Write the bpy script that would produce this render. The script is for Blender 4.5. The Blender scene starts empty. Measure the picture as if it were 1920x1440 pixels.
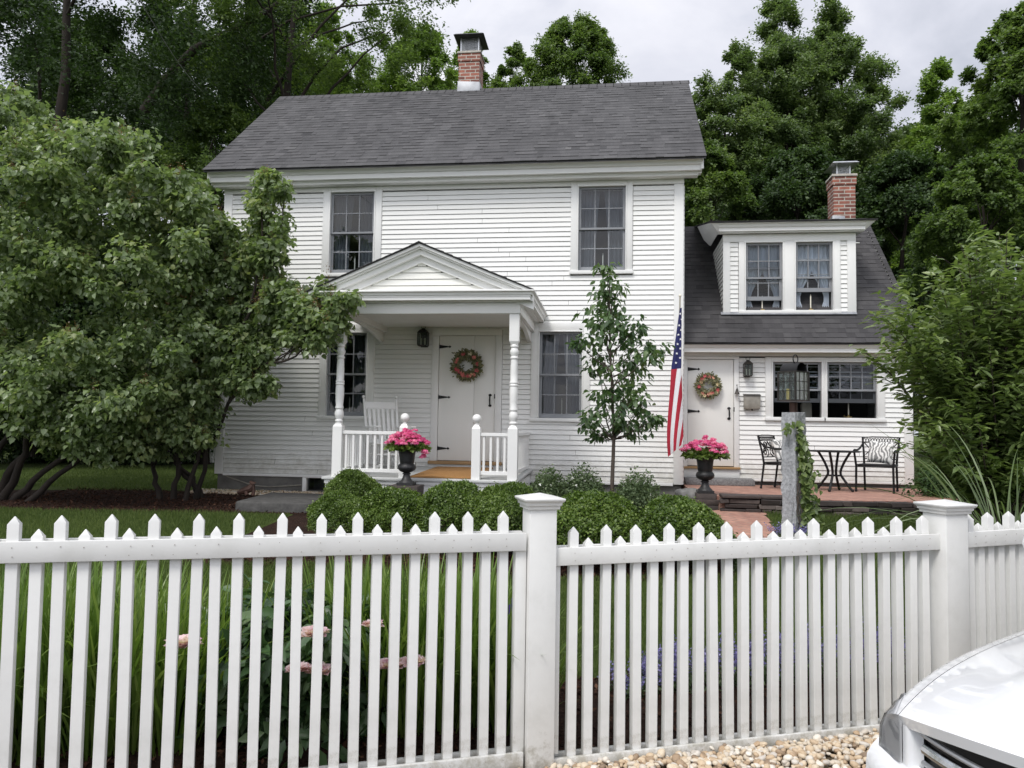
import bpy, bmesh, math, random
import numpy as np
from mathutils import Vector, Matrix
random.seed(7)
RNG = np.random.default_rng(11)
SC = bpy.context.scene
COL = SC.collection
PI = math.pi
# ---------------------------------------------------------------- camera model (metres, house front runs along X at Y = 12.5)
F = 1450.0; YAW = math.radians(7.2); PIT = math.radians(3.28); ROLL = 0.0155
CAM = Vector((0, 0, 1.5))
_h = Vector((-math.sin(YAW), math.cos(YAW), 0)); _r = Vector((math.cos(YAW), math.sin(YAW), 0)); _z = Vector((0, 0, 1))
FW = _h * math.cos(PIT) + _z * math.sin(PIT); _u = _z * math.cos(PIT) - _h * math.sin(PIT)
RT = _r * math.cos(ROLL) + _u * math.sin(ROLL); UP = _u * math.cos(ROLL) - _r * math.sin(ROLL)

def _ray(x, y): return FW + RT * ((x - 960) / F) + UP * ((720 - y) / F)
def at(x, y, Y):            # measured point of the photograph on the upright plane at distance Y
    d = _ray(x, y); return CAM + d * (Y / d.y)
def atz(x, y, z):           # ... on the level plane at height z
    d = _ray(x, y); return CAM + d * ((z - CAM.z) / d.z)
def rel(lat, dep, z):       # lateral / forward distance from the standing point -> world
    p = _r * lat + _h * dep; return Vector((p.x, p.y, z))
def sstep(a, b, x):
    t = min(1, max(0, (x - a) / (b - a))); return t * t * (3 - 2 * t)

# ---------------------------------------------------------------- ground height
_GY = [-60, 3.2, 4.2, 7.7, 10.5, 12.5, 20, 60, 400]
_GZ = [-.17, -.17, -.12, .10, .28, .37, .46, .7, 1.0]
def gz(x, y):
    z = float(np.interp(y, _GY, _GZ))
    z += .19 * sstep(.5, 1.5, x) * sstep(6.6, 9.6, y) * (1 - sstep(13, 18, y))
    return z

# ---------------------------------------------------------------- node helpers / materials
def new_mat(name):
    m = bpy.data.materials.new(name); m.use_nodes = True
    nt = m.node_tree; nt.nodes.clear()
    out = nt.nodes.new('ShaderNodeOutputMaterial')
    return m, nt, out
def N(nt, t, **kw):
    n = nt.nodes.new(t)
    for k, v in kw.items():
        if k.startswith('i_'): n.inputs[k[2:].replace('_', ' ')].default_value = v
        elif k[0] == 'n' and k[1:].isdigit(): n.inputs[int(k[1:])].default_value = v
        else: setattr(n, k, v)
    return n
def L(nt, a, b): nt.links.new(a, b)
def rgba(c): return (c[0], c[1], c[2], 1)
def ramp(nt, fac, stops):
    r = nt.nodes.new('ShaderNodeValToRGB'); e = r.color_ramp.elements
    while len(e) > 1: e.remove(e[-1])
    e[0].position = stops[0][0]; e[0].color = rgba(stops[0][1])
    for p, c in stops[1:]:
        k = e.new(p); k.color = rgba(c)
    L(nt, fac, r.inputs['Fac']); return r
def coords(nt, scale=(1, 1, 1), kind='Object'):
    tc = N(nt, 'ShaderNodeTexCoord'); mp = N(nt, 'ShaderNodeMapping')
    mp.inputs['Scale'].default_value = scale
    L(nt, tc.outputs[kind], mp.inputs['Vector']); return mp.outputs['Vector']
def simple(name, col, rough=.5, metal=0., var=.12, nscale=6, bump=0., bscale=60, spec=.5, coat=0., stretch=(1, 1, 1), dirt=None, splash=None):
    """painted / plain surface with mottled colour, uneven gloss and fine bump"""
    m, nt, out = new_mat(name)
    b = N(nt, 'ShaderNodeBsdfPrincipled', i_Roughness=rough, i_Metallic=metal)
    b.inputs['Specular IOR Level'].default_value = spec
    b.inputs['Coat Weight'].default_value = coat
    v = coords(nt, stretch)
    n1 = N(nt, 'ShaderNodeTexNoise', i_Scale=nscale, i_Detail=6.0, i_Roughness=.6); L(nt, v, n1.inputs['Vector'])
    lo = tuple(c * (1 - var) for c in col); hi = tuple(min(1, c * (1 + var)) for c in col)
    r = ramp(nt, n1.outputs['Fac'], [(.3, lo), (.7, hi)])
    cs = r.outputs['Color']
    if dirt:
        n2 = N(nt, 'ShaderNodeTexNoise', i_Scale=dirt[1], i_Detail=8.0, i_Roughness=.7); L(nt, v, n2.inputs['Vector'])
        r2 = ramp(nt, n2.outputs['Fac'], [(dirt[2], (0, 0, 0)), (dirt[2] + .18, (1, 1, 1))])
        mx = N(nt, 'ShaderNodeMix', data_type='RGBA'); mx.inputs[7].default_value = rgba(dirt[0])
        L(nt, r2.outputs['Color'], mx.inputs[0]); L(nt, cs, mx.inputs[6]); cs = mx.outputs[2]
    if splash:    # soil thrown up by rain on the lowest boards, ragged upper edge
        vv = coords(nt); sp = N(nt, 'ShaderNodeSeparateXYZ'); L(nt, vv, sp.inputs[0])
        hz = N(nt, 'ShaderNodeMapRange', interpolation_type='SMOOTHSTEP'); hz.inputs[1].default_value = splash[0]; hz.inputs[2].default_value = splash[1]; hz.inputs[3].default_value = .34; hz.inputs[4].default_value = 0; L(nt, sp.outputs[2], hz.inputs[0])
        n4 = N(nt, 'ShaderNodeTexNoise', i_Scale=7.0, i_Detail=9.0, i_Roughness=.75); L(nt, vv, n4.inputs['Vector'])
        ad = N(nt, 'ShaderNodeMath', operation='ADD'); L(nt, n4.outputs['Fac'], ad.inputs[0]); L(nt, hz.outputs[0], ad.inputs[1])
        r4 = ramp(nt, ad.outputs[0], [(.62, (0, 0, 0)), (.92, (.6, .6, .6))]); mx4 = N(nt, 'ShaderNodeMix', data_type='RGBA'); mx4.inputs[7].default_value = (.40, .38, .31, 1)
        L(nt, r4.outputs[0], mx4.inputs[0]); L(nt, cs, mx4.inputs[6]); cs = mx4.outputs[2]
    L(nt, cs, b.inputs['Base Color'])
    mr = N(nt, 'ShaderNodeMapRange'); mr.inputs[3].default_value = max(0, rough - .08); mr.inputs[4].default_value = min(1, rough + .1)
    L(nt, n1.outputs['Fac'], mr.inputs[0]); L(nt, mr.outputs[0], b.inputs['Roughness'])
    if bump:
        n3 = N(nt, 'ShaderNodeTexNoise', i_Scale=bscale, i_Detail=5.0); L(nt, v, n3.inputs['Vector'])
        bp = N(nt, 'ShaderNodeBump', i_Strength=bump, i_Distance=.01); L(nt, n3.outputs['Fac'], bp.inputs['Height'])
        L(nt, bp.outputs['Normal'], b.inputs['Normal'])
    L(nt, b.outputs[0], out.inputs[0]); return m
def tinted(name, stops, rough=.7, trans=0., spec=.35, noise=0., nscale=40, bump=0., tcol=1.3, stain=0.):
    """colour driven by the per-face 'tint' attribute; optional translucency for leaves and petals"""
    m, nt, out = new_mat(name)
    a = N(nt, 'ShaderNodeAttribute', attribute_name='tint')
    fac = a.outputs['Fac']
    if noise:
        n1 = N(nt, 'ShaderNodeTexNoise', i_Scale=nscale, i_Detail=5.0); L(nt, coords(nt), n1.inputs['Vector'])
        ma = N(nt, 'ShaderNodeMath', operation='MULTIPLY_ADD'); ma.inputs[1].default_value = noise; L(nt, n1.outputs['Fac'], ma.inputs[0])
        mb = N(nt, 'ShaderNodeMath', operation='SUBTRACT'); mb.inputs[1].default_value = noise / 2; L(nt, fac, mb.inputs[0])
        L(nt, mb.outputs[0], ma.inputs[2]); fac = ma.outputs[0]
    r = ramp(nt, fac, stops)
    b = N(nt, 'ShaderNodeBsdfPrincipled', i_Roughness=rough); b.inputs['Specular IOR Level'].default_value = spec
    if stain:    # weather streaks and faint lichen patches
        ns = N(nt, 'ShaderNodeTexNoise', i_Scale=1.0, i_Detail=9.0, i_Roughness=.7); L(nt, coords(nt, (1.6, .35, .35)), ns.inputs['Vector'])
        ms = N(nt, 'ShaderNodeMapRange'); ms.inputs[1].default_value = .3; ms.inputs[2].default_value = .7; ms.inputs[3].default_value = 1 - stain; ms.inputs[4].default_value = 1 + stain; L(nt, ns.outputs['Fac'], ms.inputs[0])
        hv = N(nt, 'ShaderNodeHueSaturation'); L(nt, ms.outputs[0], hv.inputs['Value']); L(nt, r.outputs['Color'], hv.inputs['Color']); L(nt, hv.outputs[0], b.inputs['Base Color'])
    else: L(nt, r.outputs['Color'], b.inputs['Base Color'])
    if bump:
        n3 = N(nt, 'ShaderNodeTexNoise', i_Scale=nscale * 2, i_Detail=5.0); L(nt, coords(nt), n3.inputs['Vector'])
        bp = N(nt, 'ShaderNodeBump', i_Strength=bump, i_Distance=.004); L(nt, n3.outputs['Fac'], bp.inputs['Height']); L(nt, bp.outputs[0], b.inputs['Normal'])
    if trans:
        t = N(nt, 'ShaderNodeBsdfTranslucent')
        mu = N(nt, 'ShaderNodeMix', data_type='RGBA', blend_type='MULTIPLY'); mu.inputs[0].default_value = 1
        mu.inputs[7].default_value = (tcol * 1.05, tcol * 1.15, tcol * .6, 1)
        L(nt, r.outputs['Color'], mu.inputs[6]); L(nt, mu.outputs[2], t.inputs['Color'])
        mx = N(nt, 'ShaderNodeMixShader'); mx.inputs[0].default_value = trans
        L(nt, b.outputs[0], mx.inputs[1]); L(nt, t.outputs[0], mx.inputs[2]); L(nt, mx.outputs[0], out.inputs[0])
    else: L(nt, b.outputs[0], out.inputs[0])
    return m
def glass_mat(name, tint=(.8, .84, .86), f0=1.5, rough=0.0, wob=0.):
    m, nt, out = new_mat(name)
    tr = N(nt, 'ShaderNodeBsdfTransparent'); tr.inputs[0].default_value = rgba(tint)
    g = N(nt, 'ShaderNodeBsdfGlossy'); g.inputs['Roughness'].default_value = rough
    fr = N(nt, 'ShaderNodeFresnel'); fr.inputs[0].default_value = f0
    if wob:
        n = N(nt, 'ShaderNodeTexNoise', i_Scale=wob[0], i_Detail=2.0); L(nt, coords(nt), n.inputs['Vector'])
        bp = N(nt, 'ShaderNodeBump', i_Strength=wob[1], i_Distance=.02); L(nt, n.outputs['Fac'], bp.inputs['Height'])
        L(nt, bp.outputs[0], g.inputs['Normal'])
    mx = N(nt, 'ShaderNodeMixShader'); L(nt, fr.outputs[0], mx.inputs[0]); L(nt, tr.outputs[0], mx.inputs[1]); L(nt, g.outputs[0], mx.inputs[2])
    L(nt, mx.outputs[0], out.inputs[0]); return m
def brick_mat(name, c1, c2, mortar, bw, bh, msize=.06, bump=.6, rot=None, kind='Object', offset=.5, swap=None):
    m, nt, out = new_mat(name)
    tc = N(nt, 'ShaderNodeTexCoord')
    v = tc.outputs[kind]
    if swap:     # use x+y as the running coordinate so both faces of an upright shaft get courses
        sx = N(nt, 'ShaderNodeSeparateXYZ'); L(nt, v, sx.inputs[0]); cb = N(nt, 'ShaderNodeCombineXYZ')
        ad = N(nt, 'ShaderNodeMath', operation='ADD'); L(nt, sx.outputs[0], ad.inputs[0]); L(nt, sx.outputs[1], ad.inputs[1])
        L(nt, ad.outputs[0], cb.inputs[0]); L(nt, sx.outputs[2], cb.inputs[1]); v = cb.outputs[0]
    if rot:
        mp = N(nt, 'ShaderNodeMapping'); mp.inputs['Rotation'].default_value = (0, 0, rot); L(nt, v, mp.inputs['Vector']); v = mp.outputs[0]
    b = N(nt, 'ShaderNodeTexBrick'); b.offset = offset
    b.inputs['Color1'].default_value = rgba(c1); b.inputs['Color2'].default_value = rgba(c2); b.inputs['Mortar'].default_value = rgba(mortar)
    b.inputs['Scale'].default_value = 1; b.inputs['Mortar Size'].default_value = msize * bh; b.inputs['Mortar Smooth'].default_value = .2
    b.inputs['Brick Width'].default_value = bw; b.inputs['Row Height'].default_value = bh; b.inputs['Bias'].default_value = -.1
    L(nt, v, b.inputs['Vector'])
    n = N(nt, 'ShaderNodeTexNoise', i_Scale=9.0, i_Detail=8.0, i_Roughness=.7); L(nt, v, n.inputs['Vector'])
    hs = N(nt, 'ShaderNodeHueSaturation'); mr = N(nt, 'ShaderNodeMapRange'); mr.inputs[1].default_value = .25; mr.inputs[2].default_value = .75; mr.inputs[3].default_value = .6; mr.inputs[4].default_value = 1.35
    L(nt, n.outputs['Fac'], mr.inputs[0]); L(nt, mr.outputs[0], hs.inputs['Value']); L(nt, b.outputs['Color'], hs.inputs['Color'])
    p = N(nt, 'ShaderNodeBsdfPrincipled', i_Roughness=.85); L(nt, hs.outputs[0], p.inputs['Base Color'])
    bp = N(nt, 'ShaderNodeBump', i_Strength=bump, i_Distance=.006, invert=True); L(nt, b.outputs['Fac'], bp.inputs['Height'])
    L(nt, bp.outputs[0], p.inputs['Normal']); L(nt, p.outputs[0], out.inputs[0]); return m

def fence_paint():
    """white paint with faint mottling, soft scuffs and soil splashed on the lowest hand's breadth"""
    m, nt, out = new_mat('white_fence_paint'); b = N(nt, 'ShaderNodeBsdfPrincipled', i_Roughness=.45)
    v = coords(nt); oi = N(nt, 'ShaderNodeObjectInfo')
    n1 = N(nt, 'ShaderNodeTexNoise', i_Scale=5.0, i_Detail=7.0, i_Roughness=.65); L(nt, v, n1.inputs['Vector'])
    r = ramp(nt, n1.outputs['Fac'], [(.3, (.60, .60, .575)), (.5, (.67, .67, .65)), (.7, (.70, .70, .68))])
    mr = N(nt, 'ShaderNodeMapRange'); mr.inputs[3].default_value = .955; mr.inputs[4].default_value = 1.03; L(nt, oi.outputs['Random'], mr.inputs[0])
    hs = N(nt, 'ShaderNodeHueSaturation'); L(nt, mr.outputs[0], hs.inputs['Value']); L(nt, r.outputs[0], hs.inputs['Color'])
    n2 = N(nt, 'ShaderNodeTexNoise', i_Scale=16.0, i_Detail=8.0, i_Roughness=.75); L(nt, v, n2.inputs['Vector'])
    sp = N(nt, 'ShaderNodeSeparateXYZ'); L(nt, v, sp.inputs[0])
    hz = N(nt, 'ShaderNodeMapRange', interpolation_type='SMOOTHSTEP'); hz.inputs[1].default_value = .0; hz.inputs[2].default_value = .30; hz.inputs[3].default_value = .30; hz.inputs[4].default_value = 0; L(nt, sp.outputs[2], hz.inputs[0])
    ad = N(nt, 'ShaderNodeMath', operation='ADD'); L(nt, n2.outputs['Fac'], ad.inputs[0]); L(nt, hz.outputs[0], ad.inputs[1])
    dr = ramp(nt, ad.outputs[0], [(.66, (0, 0, 0)), (.86, (.75, .75, .75))])
    mx = N(nt, 'ShaderNodeMix', data_type='RGBA'); mx.inputs[7].default_value = (.33, .31, .25, 1); L(nt, dr.outputs[0], mx.inputs[0]); L(nt, hs.outputs[0], mx.inputs[6]); L(nt, mx.outputs[2], b.inputs['Base Color'])
    n3 = N(nt, 'ShaderNodeTexNoise', i_Scale=14.0, i_Detail=5.0); L(nt, coords(nt, (1, 1, .2)), n3.inputs['Vector'])
    bp = N(nt, 'ShaderNodeBump', i_Strength=.12, i_Distance=.01); L(nt, n3.outputs['Fac'], bp.inputs['Height']); L(nt, bp.outputs[0], b.inputs['Normal'])
    L(nt, b.outputs[0], out.inputs[0]); return m
def lamp_glass():
    m, nt, out = new_mat('seeded_lamp_glass'); tr = N(nt, 'ShaderNodeBsdfTransparent'); tr.inputs[0].default_value = (.72, .79, .76, 1)
    g = N(nt, 'ShaderNodeBsdfGlossy'); g.inputs['Roughness'].default_value = .3; d = N(nt, 'ShaderNodeBsdfTranslucent'); d.inputs[0].default_value = (.5, .56, .54, 1); d2 = N(nt, 'ShaderNodeBsdfDiffuse'); d2.inputs[0].default_value = (.42, .48, .46, 1)
    n = N(nt, 'ShaderNodeTexNoise', i_Scale=55.0, i_Detail=3.0); L(nt, coords(nt), n.inputs['Vector']); bp = N(nt, 'ShaderNodeBump', i_Strength=.7, i_Distance=.02); L(nt, n.outputs['Fac'], bp.inputs['Height']); L(nt, bp.outputs[0], g.inputs['Normal'])
    a = N(nt, 'ShaderNodeMixShader'); a.inputs[0].default_value = .5; L(nt, d.outputs[0], a.inputs[1]); L(nt, d2.outputs[0], a.inputs[2])
    mr = N(nt, 'ShaderNodeMapRange'); mr.inputs[1].default_value = .35; mr.inputs[2].default_value = .7; mr.inputs[3].default_value = .05; mr.inputs[4].default_value = .22; L(nt, n.outputs['Fac'], mr.inputs[0])
    x = N(nt, 'ShaderNodeMixShader'); L(nt, mr.outputs[0], x.inputs[0]); L(nt, tr.outputs[0], x.inputs[1]); L(nt, a.outputs[0], x.inputs[2])
    f = N(nt, 'ShaderNodeFresnel'); f.inputs[0].default_value = 1.4; y = N(nt, 'ShaderNodeMixShader'); L(nt, f.outputs[0], y.inputs[0]); L(nt, x.outputs[0], y.inputs[1]); L(nt, g.outputs[0], y.inputs[2]); L(nt, y.outputs[0], out.inputs[0]); return m
M = {}
M['siding'] = simple('white_clapboard_paint', (.80, .80, .775), .5, var=.03, nscale=1.4, bump=.12, bscale=45, stretch=(.25, 1, 2), dirt=((.62, .62, .56), 3.5, .66), splash=(.25, .95))
M['trim'] = simple('white_trim_paint', (.765, .765, .745), .42, var=.03, nscale=2.5, bump=.05, bscale=30, dirt=((.62, .62, .56), 5, .68))
M['cream'] = simple('cream_tympanum_paint', (.79, .785, .735), .5, var=.03, nscale=2)
M['door'] = simple('off_white_door_paint', (.78, .775, .74), .42, var=.03, nscale=2, bump=.08, bscale=18, stretch=(1, 1, .2))
M['fence'] = fence_paint()
M['nail'] = simple('rusty_nail_head', (.34, .31, .28), .6)
M['sash'] = simple('grey_sash_paint', (.235, .245, .26), .45, var=.06)
M['iron'] = simple('black_iron', (.009, .009, .010), .55, metal=.0, var=.3, nscale=20, bump=.2, bscale=80, spec=.35)
M['bronze'] = simple('dark_bronze_metal', (.045, .04, .036), .42, metal=.55, var=.4, nscale=14, bump=.2, bscale=60)
M['rust'] = simple('rusty_brown_metal', (.07, .035, .025), .6, metal=.3, var=.4, nscale=12)
M['urn'] = simple('black_cast_urn', (.016, .016, .017), .5, var=.35, nscale=14, bump=.25, bscale=50, dirt=((.06, .055, .05), 8, .62))
M['glass'] = glass_mat('window_glass', (.66, .71, .75), 1.62, 0.0, wob=(2.2, .05))
M['screen'] = glass_mat('insect_screen', (.55, .56, .57), 1.1, .3)
M['lamp_glass'] = lamp_glass()
M['glass_clear'] = glass_mat('clear_window_glass', (.90, .93, .95), 1.45, 0.0, wob=(2.2, .05))
M['slab'] = simple('shaded_slab_stone', (.075, .073, .07), .9, var=.35, nscale=12, bump=.8, bscale=24)  # slab stone colour darkened to carry the shade of the trees
M['wire'] = simple('wire_grey', (.16, .16, .16), .6)
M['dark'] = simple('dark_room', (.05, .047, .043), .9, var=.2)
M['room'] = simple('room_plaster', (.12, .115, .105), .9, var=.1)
M['concrete'] = simple('grey_foundation', (.15, .145, .135), .9, var=.3, nscale=5, bump=.5, bscale=30)
M['granite'] = simple('rough_grey_granite', (.34, .35, .36), .85, var=.35, nscale=34, bump=1.0, bscale=22, dirt=((.13, .135, .14), 60, .56))
M['granite_dark'] = simple('dark_granite', (.17, .17, .17), .85, var=.4, nscale=40, bump=.8, bscale=24)
M['wood_sill'] = simple('bare_wood_threshold', (.36, .22, .10), .55, var=.2, nscale=9, stretch=(.3, 4, 4))
M['mat'] = simple('tan_coir', (.36, .185, .06), .95, var=.18, nscale=60, bump=.8, bscale=300)
M['deck'] = simple('grey_porch_floor_paint', (.50, .51, .50), .5, var=.06)
M['ceiling'] = simple('porch_ceiling_paint', (.72, .73, .71), .5, var=.03)
M['flashing'] = simple('lead_flashing', (.30, .31, .33), .5, metal=.5, var=.25, nscale=9)
M['steel'] = simple('galvanised_steel', (.55, .56, .57), .35, metal=.85, var=.15, nscale=15)
M['cap_dark'] = simple('dark_chimney_cap', (.05, .05, .052), .45, metal=.5, var=.3)
M['mesh'] = glass_mat('spark_mesh', (.22, .22, .23), 1.2, .4)
M['cement'] = simple('chimney_crown_cement', (.38, .36, .32), .9, var=.2, nscale=10, bump=.3)
M['brick'] = brick_mat('chimney_brick', (.34, .125, .085), (.14, .055, .045), (.44, .40, .35), .21, .07, .14, swap=True)
M['paver'] = brick_mat('brick_paver', (.42, .225, .165), (.32, .16, .12), (.26, .19, .15), .20, .10, .07, bump=.35, rot=PI / 4)
M['candle'] = simple('candle_wax', (.78, .74, .62), .5, var=.04)
M['candle_yellow'] = simple('yellow_candle_sleeve', (.70, .50, .16), .45, var=.08)
M['brass'] = simple('brass_dish', (.55, .40, .17), .35, metal=.8, var=.2)
M['mailbox'] = simple('weathered_tin', (.33, .31, .27), .5, metal=.35, var=.25, nscale=8, dirt=((.16, .13, .1), 7, .6))
M['bark'] = simple('grey_brown_bark', (.06, .047, .036), .92, var=.5, nscale=10, bump=1.0, bscale=20, stretch=(1, 1, .25))
M['bark_dark'] = simple('dark_wet_bark', (.022, .016, .012), .92, var=.5, nscale=8, bump=1.0, bscale=18, stretch=(1, 1, .2))
M['bark_young'] = simple('smooth_young_bark', (.075, .058, .045), .8, var=.3, nscale=14)
M['slate'] = tinted('dark_wall_stone', [(0, (.03, .026, .025)), (.5, (.075, .06, .055)), (1, (.16, .135, .12))], .85, noise=.5, nscale=14, bump=.8)
M['boulder'] = simple('grey_boulder', (.24, .235, .225), .9, var=.4, nscale=7, bump=.9, bscale=14)
M['pebble'] = tinted('river_pebble', [(0, (.22, .16, .11)), (.15, (.42, .30, .19)), (.38, (.56, .44, .30)), (.6, (.62, .53, .40)), (.8, (.52, .48, .43)), (1, (.74, .69, .60))], .6, spec=.4, noise=.25, nscale=30, bump=.2)
M['shingle'] = tinted('asphalt_shingle', [(0, (.040, .04, .042)), (.35, (.074, .073, .075)), (.7, (.102, .1, .102)), (1, (.135, .132, .132))], .92, spec=.25, noise=.5, nscale=70, bump=.8, stain=.22)
M['shingle_dark'] = tinted('dark_asphalt_shingle', [(0, (.032, .031, .032)), (.4, (.058, .056, .058)), (1, (.10, .097, .097))], .92, spec=.2, noise=.45, nscale=70, bump=.8, stain=.2)
M['sheer'] = None
def sheer(name, c, op):
    m, nt, out = new_mat(name)
    tr = N(nt, 'ShaderNodeBsdfTransparent'); d = N(nt, 'ShaderNodeBsdfDiffuse'); d.inputs[0].default_value = rgba(c)
    t = N(nt, 'ShaderNodeBsdfTranslucent'); t.inputs[0].default_value = rgba(c)
    w = N(nt, 'ShaderNodeTexWave', i_Scale=30.0, i_Distortion=1.0); L(nt, coords(nt), w.inputs['Vector'])
    a = N(nt, 'ShaderNodeMixShader'); a.inputs[0].default_value = .4; L(nt, d.outputs[0], a.inputs[1]); L(nt, t.outputs[0], a.inputs[2])
    mr = N(nt, 'ShaderNodeMapRange'); mr.inputs[3].default_value = op - .1; mr.inputs[4].default_value = op + .1; L(nt, w.outputs['Fac'], mr.inputs[0])
    mx = N(nt, 'ShaderNodeMixShader'); L(nt, mr.outputs[0], mx.inputs[0]); L(nt, tr.outputs[0], mx.inputs[1]); L(nt, a.outputs[0], mx.inputs[2])
    L(nt, mx.outputs[0], out.inputs[0]); return m
M['sheer'] = sheer('white_voile', (.60, .62, .66), .45); M['tier'] = sheer('white_cotton', (.74, .80, .88), .9)
M['shade'] = simple('window_blind', (.55, .55, .54), .8, var=.05)
# foliage
G = lambda a, b, c, d=None: [(0, a), (.5, b), (1, c)]
M['leaf_lilac'] = tinted('lilac_leaf', [(0, (0.062, 0.092, 0.040)), (.42, (0.150, 0.205, 0.092)), (.78, (0.25, 0.32, 0.16)), (.92, (0.31, 0.35, 0.155)), (1, (0.20, 0.11, 0.051))], .32, 0.42, .6)
M['leaf_maple'] = tinted('maple_leaf', G((0.036, 0.066, 0.022), (0.104, 0.162, 0.046), (0.225, 0.30, 0.088)), .5, 0.42, .45)
M['leaf_bright'] = tinted('bright_maple_leaf', G((0.065, 0.119, 0.029), (0.152, 0.239, 0.055), (0.261, 0.348, 0.087)), .5, 0.42, .4)
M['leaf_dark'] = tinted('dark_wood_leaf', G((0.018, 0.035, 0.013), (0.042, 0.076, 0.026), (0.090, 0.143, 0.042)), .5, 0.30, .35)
M['leaf_ash'] = tinted('ash_leaf', G((0.052, 0.086, 0.034), (0.128, 0.188, 0.072), (0.26, 0.325, 0.14)), .46, .42, .5)
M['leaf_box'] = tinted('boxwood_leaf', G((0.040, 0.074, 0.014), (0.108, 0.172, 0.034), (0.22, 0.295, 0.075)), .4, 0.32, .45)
M['leaf_yew'] = tinted('yew_needle', G((0.021, 0.048, 0.015), (0.048, 0.093, 0.027), (0.098, 0.158, 0.045)), .5, 0.20, .3)
M['leaf_pear'] = tinted('young_tree_leaf', G((0.036, 0.074, 0.030), (0.090, 0.155, 0.060), (0.175, 0.25, 0.10)), .34, 0.34, .6)
M['leaf_right'] = tinted('lance_leaf', G((0.06, 0.098, 0.032), (0.145, 0.205, 0.066), (0.27, 0.33, 0.125)), .36, 0.34, .6)
M['leaf_grey'] = tinted('grey_green_leaf', G((0.05, 0.082, 0.035), (0.112, 0.160, 0.075), (0.21, 0.255, 0.15)), .6, 0.25, .3)
M['blade'] = tinted('strap_leaf', G((0.050, 0.098, 0.018), (0.144, 0.231, 0.044), (0.288, 0.369, 0.106)), .4, 0.36, .5)
M['reed'] = tinted('tall_grass_blade', G((.055, .082, .032), (.115, .165, .068), (.25, .30, .17)), .45, .3, .4)
M['grass'] = tinted('lawn_blade', G((0.040, 0.068, 0.016), (0.088, 0.130, 0.034), (0.18, 0.225, 0.07)), .6, 0.32, .25)
M['peony_leaf'] = tinted('peony_leaf', G((0.032, 0.067, 0.029), (0.072, 0.136, 0.054), (0.160, 0.232, 0.096)), .34, 0.26, .5)
M['pink'] = tinted('pink_petal', [(0, (.58, .06, .24)), (.5, (.82, .17, .40)), (1, (.92, .46, .64))], .6, .3, .3)
M['blush'] = tinted('blush_peony_petal', [(0, (.60, .32, .44)), (.5, (.78, .58, .65)), (1, (.90, .82, .83))], .6, .3, .3)
M['mauve'] = tinted('purple_spike_petal', [(0, (.09, .08, .22)), (.5, (.20, .18, .42)), (1, (.36, .33, .60))], .7, .2, .2)
M['violet'] = tinted('violet_iris_petal', [(0, (.06, .03, .20)), (1, (.18, .12, .45))], .6, .2, .3)
M['whiteflower'] = tinted('white_petal', [(0, (.6, .6, .55)), (1, (.85, .85, .82))], .6, .2, .3)
M['wreath_flower'] = tinted('wreath_blossom', [(0, (.55, .10, .12)), (.3, (.72, .24, .22)), (.55, (.75, .42, .30)), (.75, (.70, .60, .35)), (1, (.78, .72, .62))], .75, .15, .2)
M['wreath_leaf'] = tinted('wreath_leaf', G((.09, .10, .05), (.20, .20, .11), (.36, .33, .19)), .6, .2, .3)
M['chip'] = tinted('bark_mulch_chip', G((.022, .011, .008), (.055, .027, .018), (.13, .07, .045)), .95, 0, .1)

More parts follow.
